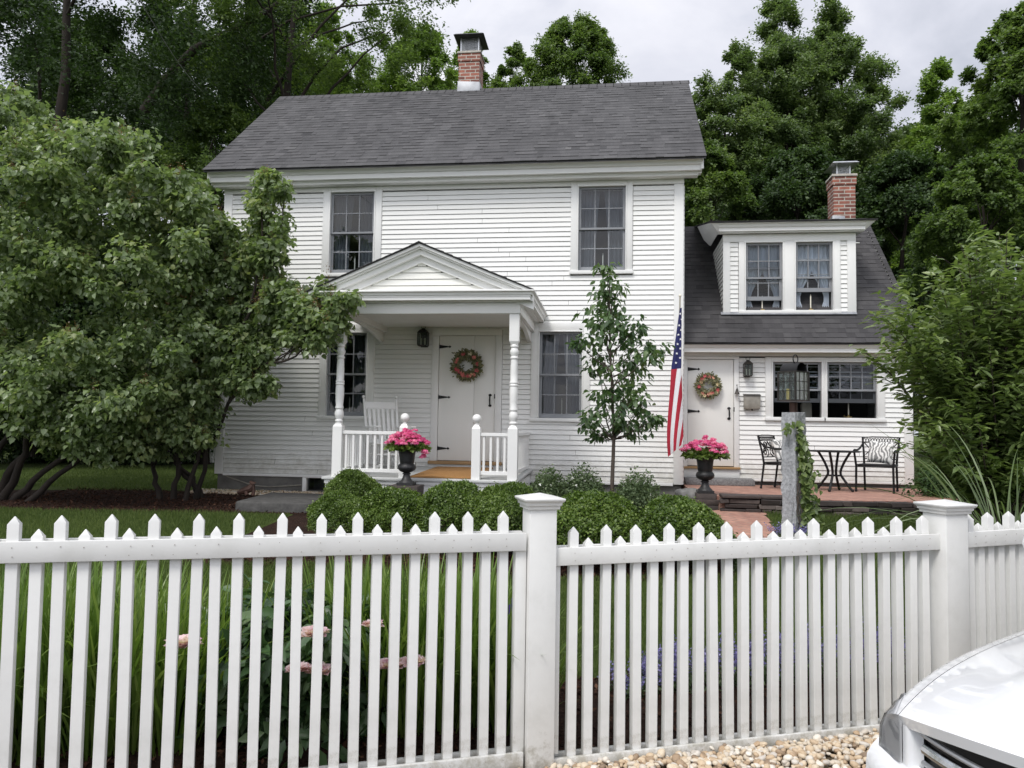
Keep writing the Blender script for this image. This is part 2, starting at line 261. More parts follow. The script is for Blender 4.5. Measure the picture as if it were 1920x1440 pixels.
# ---------------------------------------------------------------- mesh builder
class MB:
    def __init__(s): s.v = []; s.f = []; s.m = []; s.t = []
    def add(s, vs, fs, mi=0, tint=.5):
        o = len(s.v); s.v += [tuple(p) for p in vs]
        for q in fs: s.f.append([i + o for i in q]); s.m.append(mi); s.t.append(tint)
        return s
    def box(s, a, b, mi=0, tint=.5):
        x0, x1 = sorted((a[0], b[0])); y0, y1 = sorted((a[1], b[1])); z0, z1 = sorted((a[2], b[2]))
        v = [(x0, y0, z0), (x1, y0, z0), (x1, y1, z0), (x0, y1, z0), (x0, y0, z1), (x1, y0, z1), (x1, y1, z1), (x0, y1, z1)]
        return s.add(v, [(0, 3, 2, 1), (4, 5, 6, 7), (0, 1, 5, 4), (1, 2, 6, 5), (2, 3, 7, 6), (3, 0, 4, 7)], mi, tint)
    def hexa(s, v, mi=0, tint=.5):   # 8 corners: bottom ring then top ring
        return s.add(v, [(0, 3, 2, 1), (4, 5, 6, 7), (0, 1, 5, 4), (1, 2, 6, 5), (2, 3, 7, 6), (3, 0, 4, 7)], mi, tint)
    def obox(s, c, size, rz=0, mi=0, tint=.5, mat=None):
        R = mat if mat is not None else Matrix.Rotation(rz, 3, 'Z'); hx, hy, hz = (k / 2 for k in size); c = Vector(c)
        v = [c + R @ Vector(p) for p in ((-hx, -hy, -hz), (hx, -hy, -hz), (hx, hy, -hz), (-hx, hy, -hz), (-hx, -hy, hz), (hx, -hy, hz), (hx, hy, hz), (-hx, hy, hz))]
        return s.hexa(v, mi, tint)
    def bar(s, a, b, w, t, mi=0, up=(0, 0, 1)):   # rectangular bar from a to b
        a = Vector(a); b = Vector(b); d = (b - a); l = d.length; d.normalize()
        sd = d.cross(Vector(up));
        if sd.length < 1e-4: sd = d.cross(Vector((0, 1, 0)))
        sd.normalize(); u = sd.cross(d)
        return s.obox((a + b) / 2, (l, w, t), mi=mi, mat=Matrix((d, sd, u)).transposed())
    def tube(s, pts, r, n=8, mi=0, tint=.5, cap=True):
        pts = [Vector(p) for p in pts]; k = len(pts)
        rs = r if hasattr(r, '__len__') else [r] * k
        ref = Vector((0, 0, 1)) if abs((pts[-1] - pts[0]).normalized().z) < .9 else Vector((1, 0, 0))
        vs = []; 
        for i, p in enumerate(pts):
            d = (pts[min(i + 1, k - 1)] - pts[max(i - 1, 0)]).normalized()
            a = d.cross(ref)
            if a.length < 1e-3: a = d.cross(Vector((0, 1, .1)))
            a.normalize(); b = d.cross(a); ref = b.cross(d) if False else ref
            for j in range(n):
                an = 2 * PI * j / n; vs.append(p + (a * math.cos(an) + b * math.sin(an)) * rs[i])
        fs = [(i * n + j, i * n + (j + 1) % n, (i + 1) * n + (j + 1) % n, (i + 1) * n + j) for i in range(k - 1) for j in range(n)]
        if cap: fs += [tuple(range(n))[::-1], tuple((k - 1) * n + j for j in range(n))]
        return s.add(vs, fs, mi, tint)
    def lathe(s, prof, c=(0, 0, 0), n=24, mi=0, square=False, rz=0):
        vs = []; k = len(prof)
        for r, z in prof:
            for j in range(n):
                an = 2 * PI * j / n + rz
                vs.append((c[0] + r * math.cos(an), c[1] + r * math.sin(an), c[2] + z))
        fs = [(i * n + j, i * n + (j + 1) % n, (i + 1) * n + (j + 1) % n, (i + 1) * n + j) for i in range(k - 1) for j in range(n)]
        fs += [tuple(range(n))[::-1], tuple((k - 1) * n + j for j in range(n))]
        return s.add(vs, fs, mi)
    def prism(s, poly, a, b, axis='y', mi=0):   # 2-D polygon swept from a to b along an axis
        def P(u, w, t): return {'y': (u, t, w), 'x': (t, u, w), 'z': (u, w, t)}[axis]
        n = len(poly); vs = [P(u, w, a) for u, w in poly] + [P(u, w, b) for u, w in poly]
        fs = [tuple(range(n)), tuple(range(2 * n - 1, n - 1, -1))] + [(i, i + n, (i + 1) % n + n, (i + 1) % n) for i in range(n)]
        return s.add(vs, fs, mi)
    def grid(s, fn, nu, nv, mi=0, closed=False):
        vs = [fn(i / nu, j / nv) for i in range(nu + 1) for j in range(nv + 1)]
        fs = [(i * (nv + 1) + j, (i + 1) * (nv + 1) + j, (i + 1) * (nv + 1) + j + 1, i * (nv + 1) + j + 1) for i in range(nu) for j in range(nv)]
        return s.add(vs, fs, mi)
    def ball(s, c, r, mi=0, nu=12, nv=8, sc=(1, 1, 1)):
        prof = [(max(.0005, r * math.sin(PI * i / nv)), -r * math.cos(PI * i / nv)) for i in range(nv + 1)]
        o = len(s.v); s.lathe(prof, (0, 0, 0), nu, mi)
        for i in range(o, len(s.v)): p = s.v[i]; s.v[i] = (c[0] + p[0] * sc[0], c[1] + p[1] * sc[1], c[2] + p[2] * sc[2])
        return s
    def build(s, name, mats, parent=None, loc=None, bevel=0, smooth=35, seg=2, fixn=True, minlen=0):
        mats = mats if isinstance(mats, (list, tuple)) else [mats]
        off = Vector((0, 0, 0))
        if parent is not None:
            q = parent
            while q is not None: off += q.location; q = q.parent
        elif loc is not None: off = Vector(loc)
        me = bpy.data.meshes.new(name)
        me.from_pydata([(p[0] - off.x, p[1] - off.y, p[2] - off.z) for p in s.v], [], s.f)
        for m in mats: me.materials.append(m)
        me.polygons.foreach_set('material_index', s.m)
        at_ = me.attributes.new('tint', 'FLOAT', 'FACE'); at_.data.foreach_set('value', s.t)
        if bevel or fixn:
            bm = bmesh.new(); bm.from_mesh(me)
            bmesh.ops.recalc_face_normals(bm, faces=bm.faces)
            if bevel:
                es = [e for e in bm.edges if len(e.link_faces) == 2 and e.calc_face_angle(0) > .6 and e.calc_length() > minlen]
                bmesh.ops.bevel(bm, geom=es, offset=bevel, segments=seg, profile=.5, affect='EDGES', clamp_overlap=True)
            bm.to_mesh(me); bm.free()
        if smooth:
            me.polygons.foreach_set('use_smooth', [True] * len(me.polygons))
            me.set_sharp_from_angle(angle=math.radians(smooth))
        o = bpy.data.objects.new(name, me); COL.objects.link(o)
        if parent is not None: o.parent = parent
        elif loc is not None: o.location = off
        return o
def tag(o, label=None, cat=None, group=None, kind=None):
    if label: o['label'] = label
    if cat: o['category'] = cat
    if group: o['group'] = group
    if kind: o['kind'] = kind
    return o
def thing(name, label, cat, loc=(0, 0, 0), rz=0, group=None):
    o = bpy.data.objects.new(name, None); COL.objects.link(o); o.location = loc; o.rotation_euler = (0, 0, rz)
    o.empty_display_size = .2
    return tag(o, label, cat, group)
def dup(root, loc, rz=0, label=None, sc=None):
    def cp(o, par):
        c = o.copy(); COL.objects.link(c)
        if par is not None: c.parent = par
        for ch in kids.get(o.name, []): cp(ch, c)
        return c
    kids = {}
    for o in list(COL.objects):
        if o.parent is not None: kids.setdefault(o.parent.name, []).append(o)
    c = cp(root, None); c.location = loc; c.rotation_euler = (0, 0, rz)
    if sc: c.scale = sc if hasattr(sc, '__len__') else (sc, sc, sc)
    if label: c['label'] = label
    return c

# ---------------------------------------------------------------- foliage (numpy)
_TPL = {  # template points (along, across, lift) and faces
    'quad': (np.array([(0, 0, 0), (.45, -.5, .18), (1, 0, 0), (.45, .5, .18)]), [(0, 1, 2, 3)]),
    'oval': (np.array([(0, 0, 0), (.28, -.5, .12), (.68, -.40, .06), (1, 0, -.14), (.68, .40, .06), (.28, .5, .12)]), [(0, 1, 2, 3), (0, 3, 4, 5)]),
    'heart': (np.array([(0, 0, 0), (.18, -.52, .14), (.55, -.42, .05), (1, 0, -.18), (.55, .42, .05), (.18, .52, .14)]), [(0, 1, 2, 3), (0, 3, 4, 5)]),
}
def unit(a): return a / np.maximum(np.linalg.norm(a, axis=1, keepdims=True), 1e-9)
def np_mesh(name, V, faces, tint, mats, parent=None, loc=(0, 0, 0), smooth=False, mi=None):
    """faces: (K, n) index array"""
    faces = np.asarray(faces); K, n = faces.shape
    off = np.array(loc, float)
    if parent is not None:
        off = np.zeros(3); q = parent
        while q is not None: off += np.array(q.location); q = q.parent
    me = bpy.data.meshes.new(name)
    me.vertices.add(len(V)); me.vertices.foreach_set('co', (V - off).astype(np.float32).ravel())
    me.loops.add(K * n); me.loops.foreach_set('vertex_index', faces.astype(np.int32).ravel())
    me.polygons.add(K); me.polygons.foreach_set('loop_start', np.arange(0, K * n, n, dtype=np.int32))
    for m in (mats if isinstance(mats, (list, tuple)) else [mats]): me.materials.append(m)
    if mi is not None: me.polygons.foreach_set('material_index', np.asarray(mi, np.int32))
    if smooth: me.polygons.foreach_set('use_smooth', np.ones(K, bool))
    a = me.attributes.new('tint', 'FLOAT', 'FACE'); a.data.foreach_set('value', np.asarray(tint, np.float32))
    me.update(calc_edges=True)
    o = bpy.data.objects.new(name, me); COL.objects.link(o)
    if parent is not None: o.parent = parent
    else: o.location = loc
    return o
def leaf_geo(P, Nn, D, size, aspect, shape='oval'):
    """positions, normals, directions (n,3), size (n,) -> verts, faces"""
    T, FC = _TPL[shape]; n = len(P); k = len(T)
    D = unit(D - Nn * np.sum(D * Nn, 1, keepdims=True)); S = np.cross(Nn, D)
    size = np.asarray(size).reshape(-1, 1, 1); asp = np.asarray(aspect).reshape(-1, 1, 1) if hasattr(aspect, '__len__') else aspect
    V = P[:, None, :] + size * (T[None, :, 0:1] * D[:, None, :] + asp * (T[None, :, 1:2] * S[:, None, :] + T[None, :, 2:3] * Nn[:, None, :]))
    FCa = np.array(FC); f = (np.arange(n)[:, None, None] * k + FCa[None]).reshape(-1, FCa.shape[1])
    return V.reshape(-1, 3), f, len(FC)
def leaves(name, P, Nn, D, size, tint, mat, parent=None, aspect=.6, shape='oval', loc=(0, 0, 0), smooth=True):
    V, f, k = leaf_geo(P, Nn, D, size, aspect, shape)
    return np_mesh(name, V, f, np.repeat(tint, k), mat, parent, loc, smooth)
def rdir(n, rng=RNG): return unit(rng.normal(size=(n, 3)))
def clump_cloud(C, R, per, rng, flat=.6, up=.55, size=.1, droop=.25, shell=.55, spray=14, tight=.2):
    """leaves in small sprays scattered through flattened clumps: ragged edge, gaps, lit tops over shaded undersides"""
    per = max(1, per // spray); ns = len(C) * per; c = np.repeat(np.asarray(C, float), per, 0); r = np.repeat(np.asarray(R, float), per)[:, None]
    d = rdir(ns, rng); rad = (shell + (1 - shell) * rng.random((ns, 1)) ** .6) * (.75 + .5 * rng.random((ns, 1)) ** 2)
    F3 = np.array([1, 1, flat]); sc = c + d * F3 * rad * r
    n = ns * spray; sub = np.repeat(np.arange(ns), spray)
    g = np.clip(rng.normal(size=(n, 3)), -1.5, 1.5); rs = r[sub] * tight
    P = sc[sub] + g * rs * np.array([1.15, 1.15, .7]) * (.6 + .8 * rng.random((ns, 1)))[sub]
    dd = d[sub]
    Nn = unit(up * np.array([0, 0, 1.]) + .45 * dd + .5 * rng.normal(size=(n, 3)))
    D = dd * np.array([1, 1, .3]) + g * .5 + rng.normal(size=(n, 3)) * .35 - np.array([0, 0, droop * 2])
    S = size * (.6 + .75 * rng.random(n))
    tc = np.repeat(rng.normal(0, .10, len(C)), per)[sub] + rng.normal(0, .09, ns)[sub]
    t = np.clip(.45 + tc + rng.normal(0, .15, n), 0, 1)
    return P, Nn, D, S, t
def spray_cloud(C, R, axis, per, rng, up=.5, size=.1, droop=.1, k=16, reach=1.2, side=.16):
    """crown of short leafy twigs growing outward from each limb end: feathery outline, dark gaps inside"""
    m = max(1, per // k); ns = len(C) * m; c = np.repeat(np.asarray(C, float), m, 0); r = np.repeat(np.asarray(R, float), m)[:, None]; ax = np.repeat(np.asarray(axis, float), m, 0)
    o = unit((c - ax) * np.array([1, 1, .35]) + 1e-4); d = unit(o * .75 + up * np.array([0, 0, 1.]) + .75 * rdir(ns, rng))
    st = c + rdir(ns, rng) * r * .65 * rng.random((ns, 1)) ** .5; Ls = r * reach * (.45 + .75 * rng.random((ns, 1)))
    n = ns * k; q = np.repeat(np.arange(ns), k); t = np.tile((np.arange(k) + .5) / k, ns)[:, None]
    g = np.clip(rng.normal(size=(n, 3)), -1.6, 1.6)
    P = st[q] + d[q] * Ls[q] * t + g * (r[q] * side * (1.15 - .7 * t)) - np.array([0, 0, 1.]) * droop * Ls[q] * t * t
    Nn = unit(np.array([0, 0, .75]) + .35 * o[q] + .5 * rng.normal(size=(n, 3))); D = d[q] * .8 + g * .6 - np.array([0, 0, .35])
    tc = np.repeat(rng.normal(0, .10, len(C)), m)[q] + rng.normal(0, .07, ns)[q]
    T = np.clip(.38 + .16 * t[:, 0] + tc + rng.normal(0, .13, n), 0, 1)
    return P, Nn, D, size * (.6 + .75 * rng.random(n)), T
def strands(name, roots, dirs, length, width, curve, mat, parent=None, seg=7, tint=None, rng=RNG, loc=(0, 0, 0), rigid=.0):
    """arching strap leaves / grass blades as tapering ribbons"""
    n = len(roots); t = np.linspace(0, 1, seg + 1)[None, :, None]
    d = unit(dirs); hz = d * np.array([1, 1, 0]); hz = unit(hz + 1e-6)
    Lg = np.asarray(length).reshape(-1, 1, 1); cv = np.asarray(curve).reshape(-1, 1, 1)
    P = roots[:, None, :] + d[:, None, :] * Lg * t + hz[:, None, :] * Lg * cv * (t ** 2) * .6 - np.array([0, 0, 1.]) * Lg * cv * (t ** 2.4) * .8
    side = unit(np.cross(hz, np.array([0, 0, 1.])) + rng.normal(size=(n, 3)) * .25)
    w = np.asarray(width).reshape(-1, 1, 1) * np.minimum(1, (.55 + 1.2 * t)) * np.clip(1.02 - t ** 3, .03, 1) * .5
    Lf = P - side[:, None, :] * w; Rf = P + side[:, None, :] * w
    V = np.stack([Lf, Rf], 2).reshape(-1, 3)   # n, seg+1, 2
    base = (np.arange(n) * (seg + 1) * 2)[:, None]; i = np.arange(seg)[None] * 2
    f = np.stack([base + i, base + i + 1, base + i + 3, base + i + 2], -1).reshape(-1, 4)
    tt = tint if tint is not None else np.clip(rng.normal(.5, .2, n), 0, 1)
    tt = np.repeat(tt, seg)
    return np_mesh(name, V, f, tt, mat, parent, loc, True)
# ================================================================= THE HOUSE
YH, YW, YP = 12.5, 13.1, 10.5          # main front, wing front, porch column line
XL, XR, XW = -6.65, 1.16, 4.82
EX = .081
house = thing('house', 'white clapboard farmhouse with grey shingle roof, columned front porch and low dormered wing', 'house', (-2.7, 12.5, .37))

def clapboard(mb, org, ud, nd, u0, u1, z0, z1, ex=EX, holes=(), span=None, jit=0.0004):
    org = Vector(org); ud = Vector(ud); nd = Vector(nd); n = max(1, round((z1 - z0) / ex)); e = (z1 - z0) / n
    prev = None
    for i in range(n):
        a, b = z0 + i * e, z0 + (i + 1) * e
        lo, hi = (u0, u1) if span is None else span((a + b) / 2)
        iv = [(lo, hi)]
        for hx0, hx1, hz0, hz1 in holes:
            if b > hz0 + .02 and a < hz1 - .02:
                nv = []
                for p, q in iv:
                    if hx1 <= p or hx0 >= q: nv.append((p, q)); continue
                    if hx0 > p: nv.append((p, hx0))
                    if hx1 < q: nv.append((hx1, q))
                iv = nv
        for p, q in iv:
            if q - p < .005: continue
            # butt joints: boards of limited length with a hairline offset
            cuts = [p]; x = p + random.uniform(.8, 3.5)
            while x < q - .5: cuts.append(x); x += random.uniform(2, 4)
            cuts.append(q)
            for c0, c1 in zip(cuts, cuts[1:]):
                c1 = c1 - .004 if c1 < q else c1
                o = .017 + random.uniform(-jit, jit); dz = random.uniform(-.0004, .0004); gr = .0066
                def P(u, off, z): r = org + ud * u + nd * off; return (r.x, r.y, z)
                # sloping face, then a narrow shadow gap under the next course, then this board's own butt edge
                mb.add([P(c0, o, a + dz), P(c1, o, a + dz), P(c1, .003, b - gr), P(c0, .003, b - gr), P(c0, -.022, b - gr), P(c1, -.022, b - gr), P(c0, -.022, b + .003), P(c1, -.022, b + .003), P(c0, -.022, a + dz), P(c1, -.022, a + dz)],
                       [(0, 1, 2, 3), (3, 2, 5, 4), (4, 5, 7, 6), (8, 9, 1, 0)])

def shingles(mb, org, ud, vd, W, LEN, ex=.14, tabs=(.09, .22), span=None):
    org = Vector(org); ud = Vector(ud).normalized(); vd = Vector(vd).normalized(); nd = ud.cross(vd)
    if nd.z < 0: nd = -nd
    n = math.ceil(LEN / ex)
    for i in range(n):
        v0 = i * ex; v1 = min(LEN, v0 + ex * 1.08)
        lo, hi = (0, W) if span is None else span((v0 + v1) / 2)
        u = lo; row = random.gauss(0, .03)
        while u < hi - .001:
            w = random.uniform(*tabs); q = min(hi, u + w)
            if hi - q < .05: q = hi
            t = random.choice((.005, .006, .011)); wob = random.uniform(-.003, .003)
            P = lambda a, b, c: org + ud * a + vd * b + nd * c
            tint = min(1, max(0, .5 + row + random.gauss(0, .095) - (.07 if t < .01 else 0)))
            mb.hexa([P(u, v0 + wob, -.004), P(q, v0 + wob, -.004), P(q, v1, -.004), P(u, v1, -.004), P(u, v0 + wob, t), P(q, v0 + wob, t), P(q, v1, .0015), P(u, v1, .0015)], 0, tint)
            u = q

# openings of the main front: x0, x1, z0, z1
W_UL, W_UR = (-4.735, -3.965, 4.08, 5.46), (-.525, .235, 4.08, 5.46)
W_LL, W_LR = (-4.72, -4.03, 1.67, 3.06), (-1.135, -.445, 1.68, 3.075)
D_M = (-2.795, -1.86, .96, 3.01); B_W = (-5.02, -4.42, .42, .68)
wl = MB()
clapboard(wl, (0, YH, 0), (1, 0, 0), (0, -1, 0), XL + .14, XR - .15, .68, 5.46, holes=[(a - .12, b + .12, c - .03, d + .1) for a, b, c, d in (W_UL, W_UR, W_LL, W_LR)] + [(D_M[0] - .12, D_M[1] + .12, .6, D_M[3] + .11)])
wl.build('front_wall', M['siding'], house, smooth=0)
gb = MB()
def gspan(z): return (0, 5.0) if z < 5.75 else (max(0, (z - 5.75) * 1.15), 5.0 - max(0, (z - 5.75) * 1.15))
clapboard(gb, (XR - .005, YH, 0), (0, 1, 0), (1, 0, 0), 0, 5, .68, 7.86, span=gspan)
gb.build('side_wall', M['siding'], house, smooth=0)
gb = MB(); clapboard(gb, (XL + .005, YH, 0), (0, 1, 0), (-1, 0, 0), 0, 5, .68, 7.86, span=gspan); gb.build('side_wall', M['siding'], house, smooth=0)
MB().box((XL, 17.4, .3), (XR, 17.5, 5.8)).build('back_wall', M['siding'], house, smooth=0)
# rooms behind the windows
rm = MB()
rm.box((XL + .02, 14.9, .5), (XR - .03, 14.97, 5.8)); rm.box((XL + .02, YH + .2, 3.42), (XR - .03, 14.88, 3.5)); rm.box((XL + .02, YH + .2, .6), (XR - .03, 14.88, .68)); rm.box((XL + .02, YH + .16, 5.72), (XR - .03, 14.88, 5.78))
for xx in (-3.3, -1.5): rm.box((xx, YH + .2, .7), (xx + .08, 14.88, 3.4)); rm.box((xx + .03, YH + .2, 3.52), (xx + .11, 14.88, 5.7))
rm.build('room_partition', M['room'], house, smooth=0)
fd = MB(); fd.box((XL + .03, YH + .035, .05), (B_W[0] - .05, 17.4, .68)); fd.box((B_W[1] + .05, YH + .035, .05), (XR - .03, 17.38, .675)); fd.box((B_W[0] - .05, YH + .45, .05), (B_W[1] + .05, 17.37, .67)); fd.box((B_W[0] - .05, YH + .035, .05), (B_W[1] + .05, YH + .44, .41))
fd.build('foundation', M['concrete'], house, smooth=0)
for a, b, c in ((XL, XL + .145, XL), (XR - .15, XR, XR)):
    cb = MB(); cb.box((a, YH - .03, .655), (b, YH + .05, 5.47)); cb.box((c - .02, YH + .0501, .66), (c + .02, YH + .17, 5.46)); cb.build('corner_board', M['trim'], house, bevel=.003)
MB().box((XL - .005, YH - .028, 5.475), (XR + .005, YH + .05, 5.62)).build('frieze_board', M['trim'], house, bevel=.003)
MB().box((XL + .15, YH - .026, .63), (D_M[0] - .14, YH + .03, .676)).box((D_M[1] + .13, YH - .026, .63), (XR - .155, YH + .03, .676)).build('water_table', M['trim'], house, bevel=.003)
# cornice: soffit, fascia and crown, returned at both gable ends
RX0, RX1 = -6.86, 1.47
cn = MB()
prof = [(12.47, 5.60), (12.30, 5.585), (12.30, 5.61), (12.225, 5.61), (12.225, 5.685), (12.20, 5.70), (12.185, 5.735), (12.15, 5.76), (12.15, 5.775), (12.478, 5.99)]
cn.prism(prof, RX0 + .05, RX1 - .05, axis='x')
cn.build('cornice', M['trim'], house, smooth=20)
sf = MB(); sf.box((RX0 + .08, 12.31, 5.55), (RX1 - .1, 12.46, 5.597)); sf.build('bed_moulding', M['trim'], house, bevel=.01)
for x0, x1 in ((RX0 + .03, RX0 + .075), (RX1 - .075, RX1 - .03)):
    rk = MB(); rk.prism([(12.2, 5.62), (15.0, 8.08), (17.8, 5.62), (17.8, 5.80), (15.0, 8.27), (12.2, 5.82)], x0, x1, axis='x'); rk.build('rake_board', M['trim'], house, smooth=0)
rf = MB(); YE, ZE, YR, ZR = 12.08, 5.775, 15.0, 8.31
rf.prism([(YE + .02, ZE - .012), (YR, ZR - .012), (2 * YR - YE, ZE - .012), (2 * YR - YE, ZE - .03), (YR, ZR - .03), (YE + .02, ZE - .03)], RX0 + .01, RX1 - .01, axis='x', mi=0)
sl = math.hypot(YR - YE, ZR - ZE)
shingles(rf, (RX0, YE, ZE), (1, 0, 0), (0, YR - YE, ZR - ZE), RX1 - RX0, sl, ex=.138)
shingles(rf, (RX0, 2 * YR - YE, ZE), (1, 0, 0), (0, -(YR - YE), ZR - ZE), RX1 - RX0, sl, ex=.138, tabs=(.5, 1))
x = RX0
while x < RX1:   # ridge caps
    q = min(RX1, x + .16); t = random.uniform(.3, .6)
    rf.prism([(YR - .15, ZR - .115), (YR, ZR + .012), (YR + .15, ZR - .115), (YR + .15, ZR - .125), (YR, ZR - .002), (YR - .15, ZR - .125)], x, q + .02, axis='x'); x = q
rf.build('roof', M['shingle'], house, smooth=0)

def chimney(cx, cy, w, d, zb, zt, cap_mat, capw, caph, roofname, flash, skew=0):
    b = MB(); b.box((cx - w / 2, cy - d / 2, zb), (cx + w / 2, cy + d / 2, zt - .16)); b.box((cx - w / 2 - .018, cy - d / 2 - .018, zt - .158), (cx + w / 2 + .018, cy + d / 2 + .018, zt))
    c = b.build('chimney', M['brick'], house, smooth=0)
    MB().hexa([(cx - w / 2 - .04, cy - d / 2 - .04, zt + .002), (cx + w / 2 + .04, cy - d / 2 - .04, zt + .002), (cx + w / 2 + .04, cy + d / 2 + .04, zt + .002), (cx - w / 2 - .04, cy + d / 2 + .04, zt + .002),
              (cx - w / 2 - .03, cy - d / 2 - .03, zt + .05), (cx + w / 2 + .03, cy - d / 2 - .03, zt + .05), (cx + w / 2 + .03, cy + d / 2 + .03, zt + .05), (cx - w / 2 - .03, cy + d / 2 + .03, zt + .05)]).build('chimney_crown', M['cement'], c, bevel=.008)
    g = MB(); hw, hd = capw / 2 - .13, d / 2 - .06; z0 = zt + .05; z1 = z0 + caph
    for sx in (-1, 1):
        for sy in (-1, 1): MB().box((cx + sx * hw - .012, cy + sy * hd - .012, z0), (cx + sx * hw + .012, cy + sy * hd + .012, z1)).build('cap_leg', M['steel'], c)
    for sy in (-1, 1): g.box((cx - hw, cy + sy * hd - .008, z0 + .001), (cx + hw, cy + sy * hd + .008, z0 + .022))
    g.build('cap_base', M['steel'], c)
    s = MB(); k = .022      # real expanded mesh wires, front and sides
    for sy in (-1, 1):
        n = int(2 * hw / k) + 9
        for i in range(-9, n):
            for sg in (1, -1):
                xa = cx - hw + i * k; xb = xa + caph * .62; za, zb_ = z0, z1
                if sg < 0: xa, xb = xb, xa
                t0 = 0; t1 = 1
                def clipt(t): return xa + (xb - xa) * t
                ts = [t / 12 for t in range(13) if cx - hw <= clipt(t / 12) <= cx + hw]
                if len(ts) > 1: s.bar((clipt(ts[0]), cy + sy * hd, za + (zb_ - za) * ts[0]), (clipt(ts[-1]), cy + sy * hd, za + (zb_ - za) * ts[-1]), .003, .0035, up=(0, 1, 0))
    for sx in (-1, 1):
        for i in range(int(2 * hd / k)):
            for sg in (0, 1):
                ya = cy - hd + i * k; s.bar((cx + sx * hw, ya, z0 if sg else z1), (cx + sx * hw, min(cy + hd, ya + .1), z1 if sg else z0), .0035, .003)
    s.build('spark_screen', M['steel'], c, smooth=0)
    pw, pd = capw / 2, d / 2 + .12
    MB().hexa([(cx - pw, cy - pd, z1), (cx + pw, cy - pd, z1), (cx + pw, cy + pd, z1), (cx - pw, cy + pd, z1), (cx - pw + .04, cy - pd + .04, z1 + .035), (cx + pw - .04, cy - pd + .04, z1 + .035), (cx + pw - .04, cy + pd - .04, z1 + .035), (cx - pw + .04, cy + pd - .04, z1 + .035)]).build('chimney_cap', cap_mat, c, bevel=.003)
    f = MB()
    for q in flash: f.hexa(q)
    f.build('flashing', M['flashing'], c, bevel=.004)
p = at(862, 165, 14.95); zt = at(880, 101, 14.95).z
cx = at(880, 150, 14.95).x; c0 = 14.95
chimney(cx - .01, 15.17, .42, .46, 7.6, zt, M['cap_dark'], .62, .30, 'roof',
        [[(cx - .245, 14.9, 8.1), (cx + .235, 14.9, 8.1), (cx + .235, 15.42, 8.1), (cx - .245, 15.42, 8.1), (cx - .232, 14.925, 8.46), (cx + .215, 14.925, 8.43), (cx + .215, 15.415, 8.43), (cx - .232, 15.415, 8.46)]])

# ---- windows
def window(x0, x1, z0, z1, Y, cols, rows, gap=0.0, casing=True, meet=None, cl=.13, cr=.13, top=.12, label=None, glass='glass', scr=True):
    w = MB()
    if casing:
        w.box((x0 - cl, Y - .034, z0 - .005), (x0 - .022, Y + .03, z1 + top)); w.box((x1 + .022, Y - .034, z0 - .005), (x1 + cr, Y + .03, z1 + top))
        w.box((x0 - .0215, Y - .033, z1 + .022), (x1 + .0215, Y + .03, z1 + top - .001))
        w.box((x0 - cl - .012, Y - .055, z0 - .062), (x1 + cr + .012, Y + .06, z0 - .006))
    # blind stop / bead standing proud inside the casing
    w.box((x0 - .021, Y - .044, z0 - .0045), (x0 + .0, Y + .1, z1 + .0)); w.box((x1 - .0, Y - .044, z0 - .0045), (x1 + .021, Y + .1, z1)); w.box((x0 - .021, Y - .044, z1 + .0005), (x1 + .021, Y + .1, z1 + .021))
    w.box((x0 - .02, Y + .0605, z0 - .05), (x1 + .02, Y + .11, z0 - .001))
    win = w.build('window', M['trim'], house, bevel=.0025)
    if label: win['label'] = label
    zm = (z0 + z1) / 2 if meet is None else meet
    def sash(a, b, y, rws, nm):
        s = MB(); fw = .042; t = .03
        s.box((x0 + .001, y, a), (x0 + fw, y + t, b)); s.box((x1 - fw, y, a), (x1 - .001, y + t, b))
        bw = .068 if nm == 'lower' else .034
        s.box((x0 + fw, y + .001, a), (x1 - fw, y + t - .001, a + bw)); s.box((x0 + fw, y + .001, b - .036), (x1 - fw, y + t - .001, b))
        gx0, gx1, g0, g1 = x0 + fw, x1 - fw, a + bw, b - .036
        for i in range(1, cols): xx = gx0 + (gx1 - gx0) * i / cols; s.box((xx - .009, y + .004, g0), (xx + .009, y + t - .004, g1))
        for j in range(1, rws): zz = g0 + (g1 - g0) * j / rws; s.box((gx0, y + .005, zz - .009), (gx1, y + t - .005, zz + .009))
        o = s.build('sash', M['sash'], win, bevel=.002, seg=1)
        MB().add([(gx0, y + t * .5, g0), (gx1, y + t * .5, g0), (gx1, y + t * .5, g1), (gx0, y + t * .5, g1)], [(0, 1, 2, 3)]).build('pane', M[glass], win, smooth=0)
    sash(zm - .016, z1 - .001, Y + .012, rows, 'upper')
    sash(z0 + gap, zm + .018 + gap, Y + .047, rows, 'lower')
    if gap and scr:
        MB().add([(x0, Y + .03, z0), (x1, Y + .03, z0), (x1, Y + .03, zm), (x0, Y + .03, zm)], [(0, 1, 2, 3)]).build('insect_screen', M['screen'], win, smooth=0)
    return win
window(*W_UL, YH, 3, 2); window(*W_UR, YH, 3, 2, cl=.125, cr=.115); window(*W_LL, YH, 3, 2, top=.15); window(*W_LR, YH, 3, 2, top=.15, cl=.135)
bw = MB(); bx0, bx1, bz0, bz1 = B_W
bw.box((bx0 - .07, YH - .02, .36), (bx0, YH + .1, .62)); bw.box((bx1, YH - .02, .36), (bx1 + .07, YH + .1, .62)); bw.box((bx0 - .069, YH - .021, .62), (bx1 + .069, YH + .1, .668))
bwo = bw.build('basement_window', M['trim'], house, bevel=.003)
MB().add([(bx0, YH + .06, .4), (bx1, YH + .06, .4), (bx1, YH + .06, .63), (bx0, YH + .06, .63)], [(0, 1, 2, 3)]).build('pane', M['glass'], bwo, smooth=0)

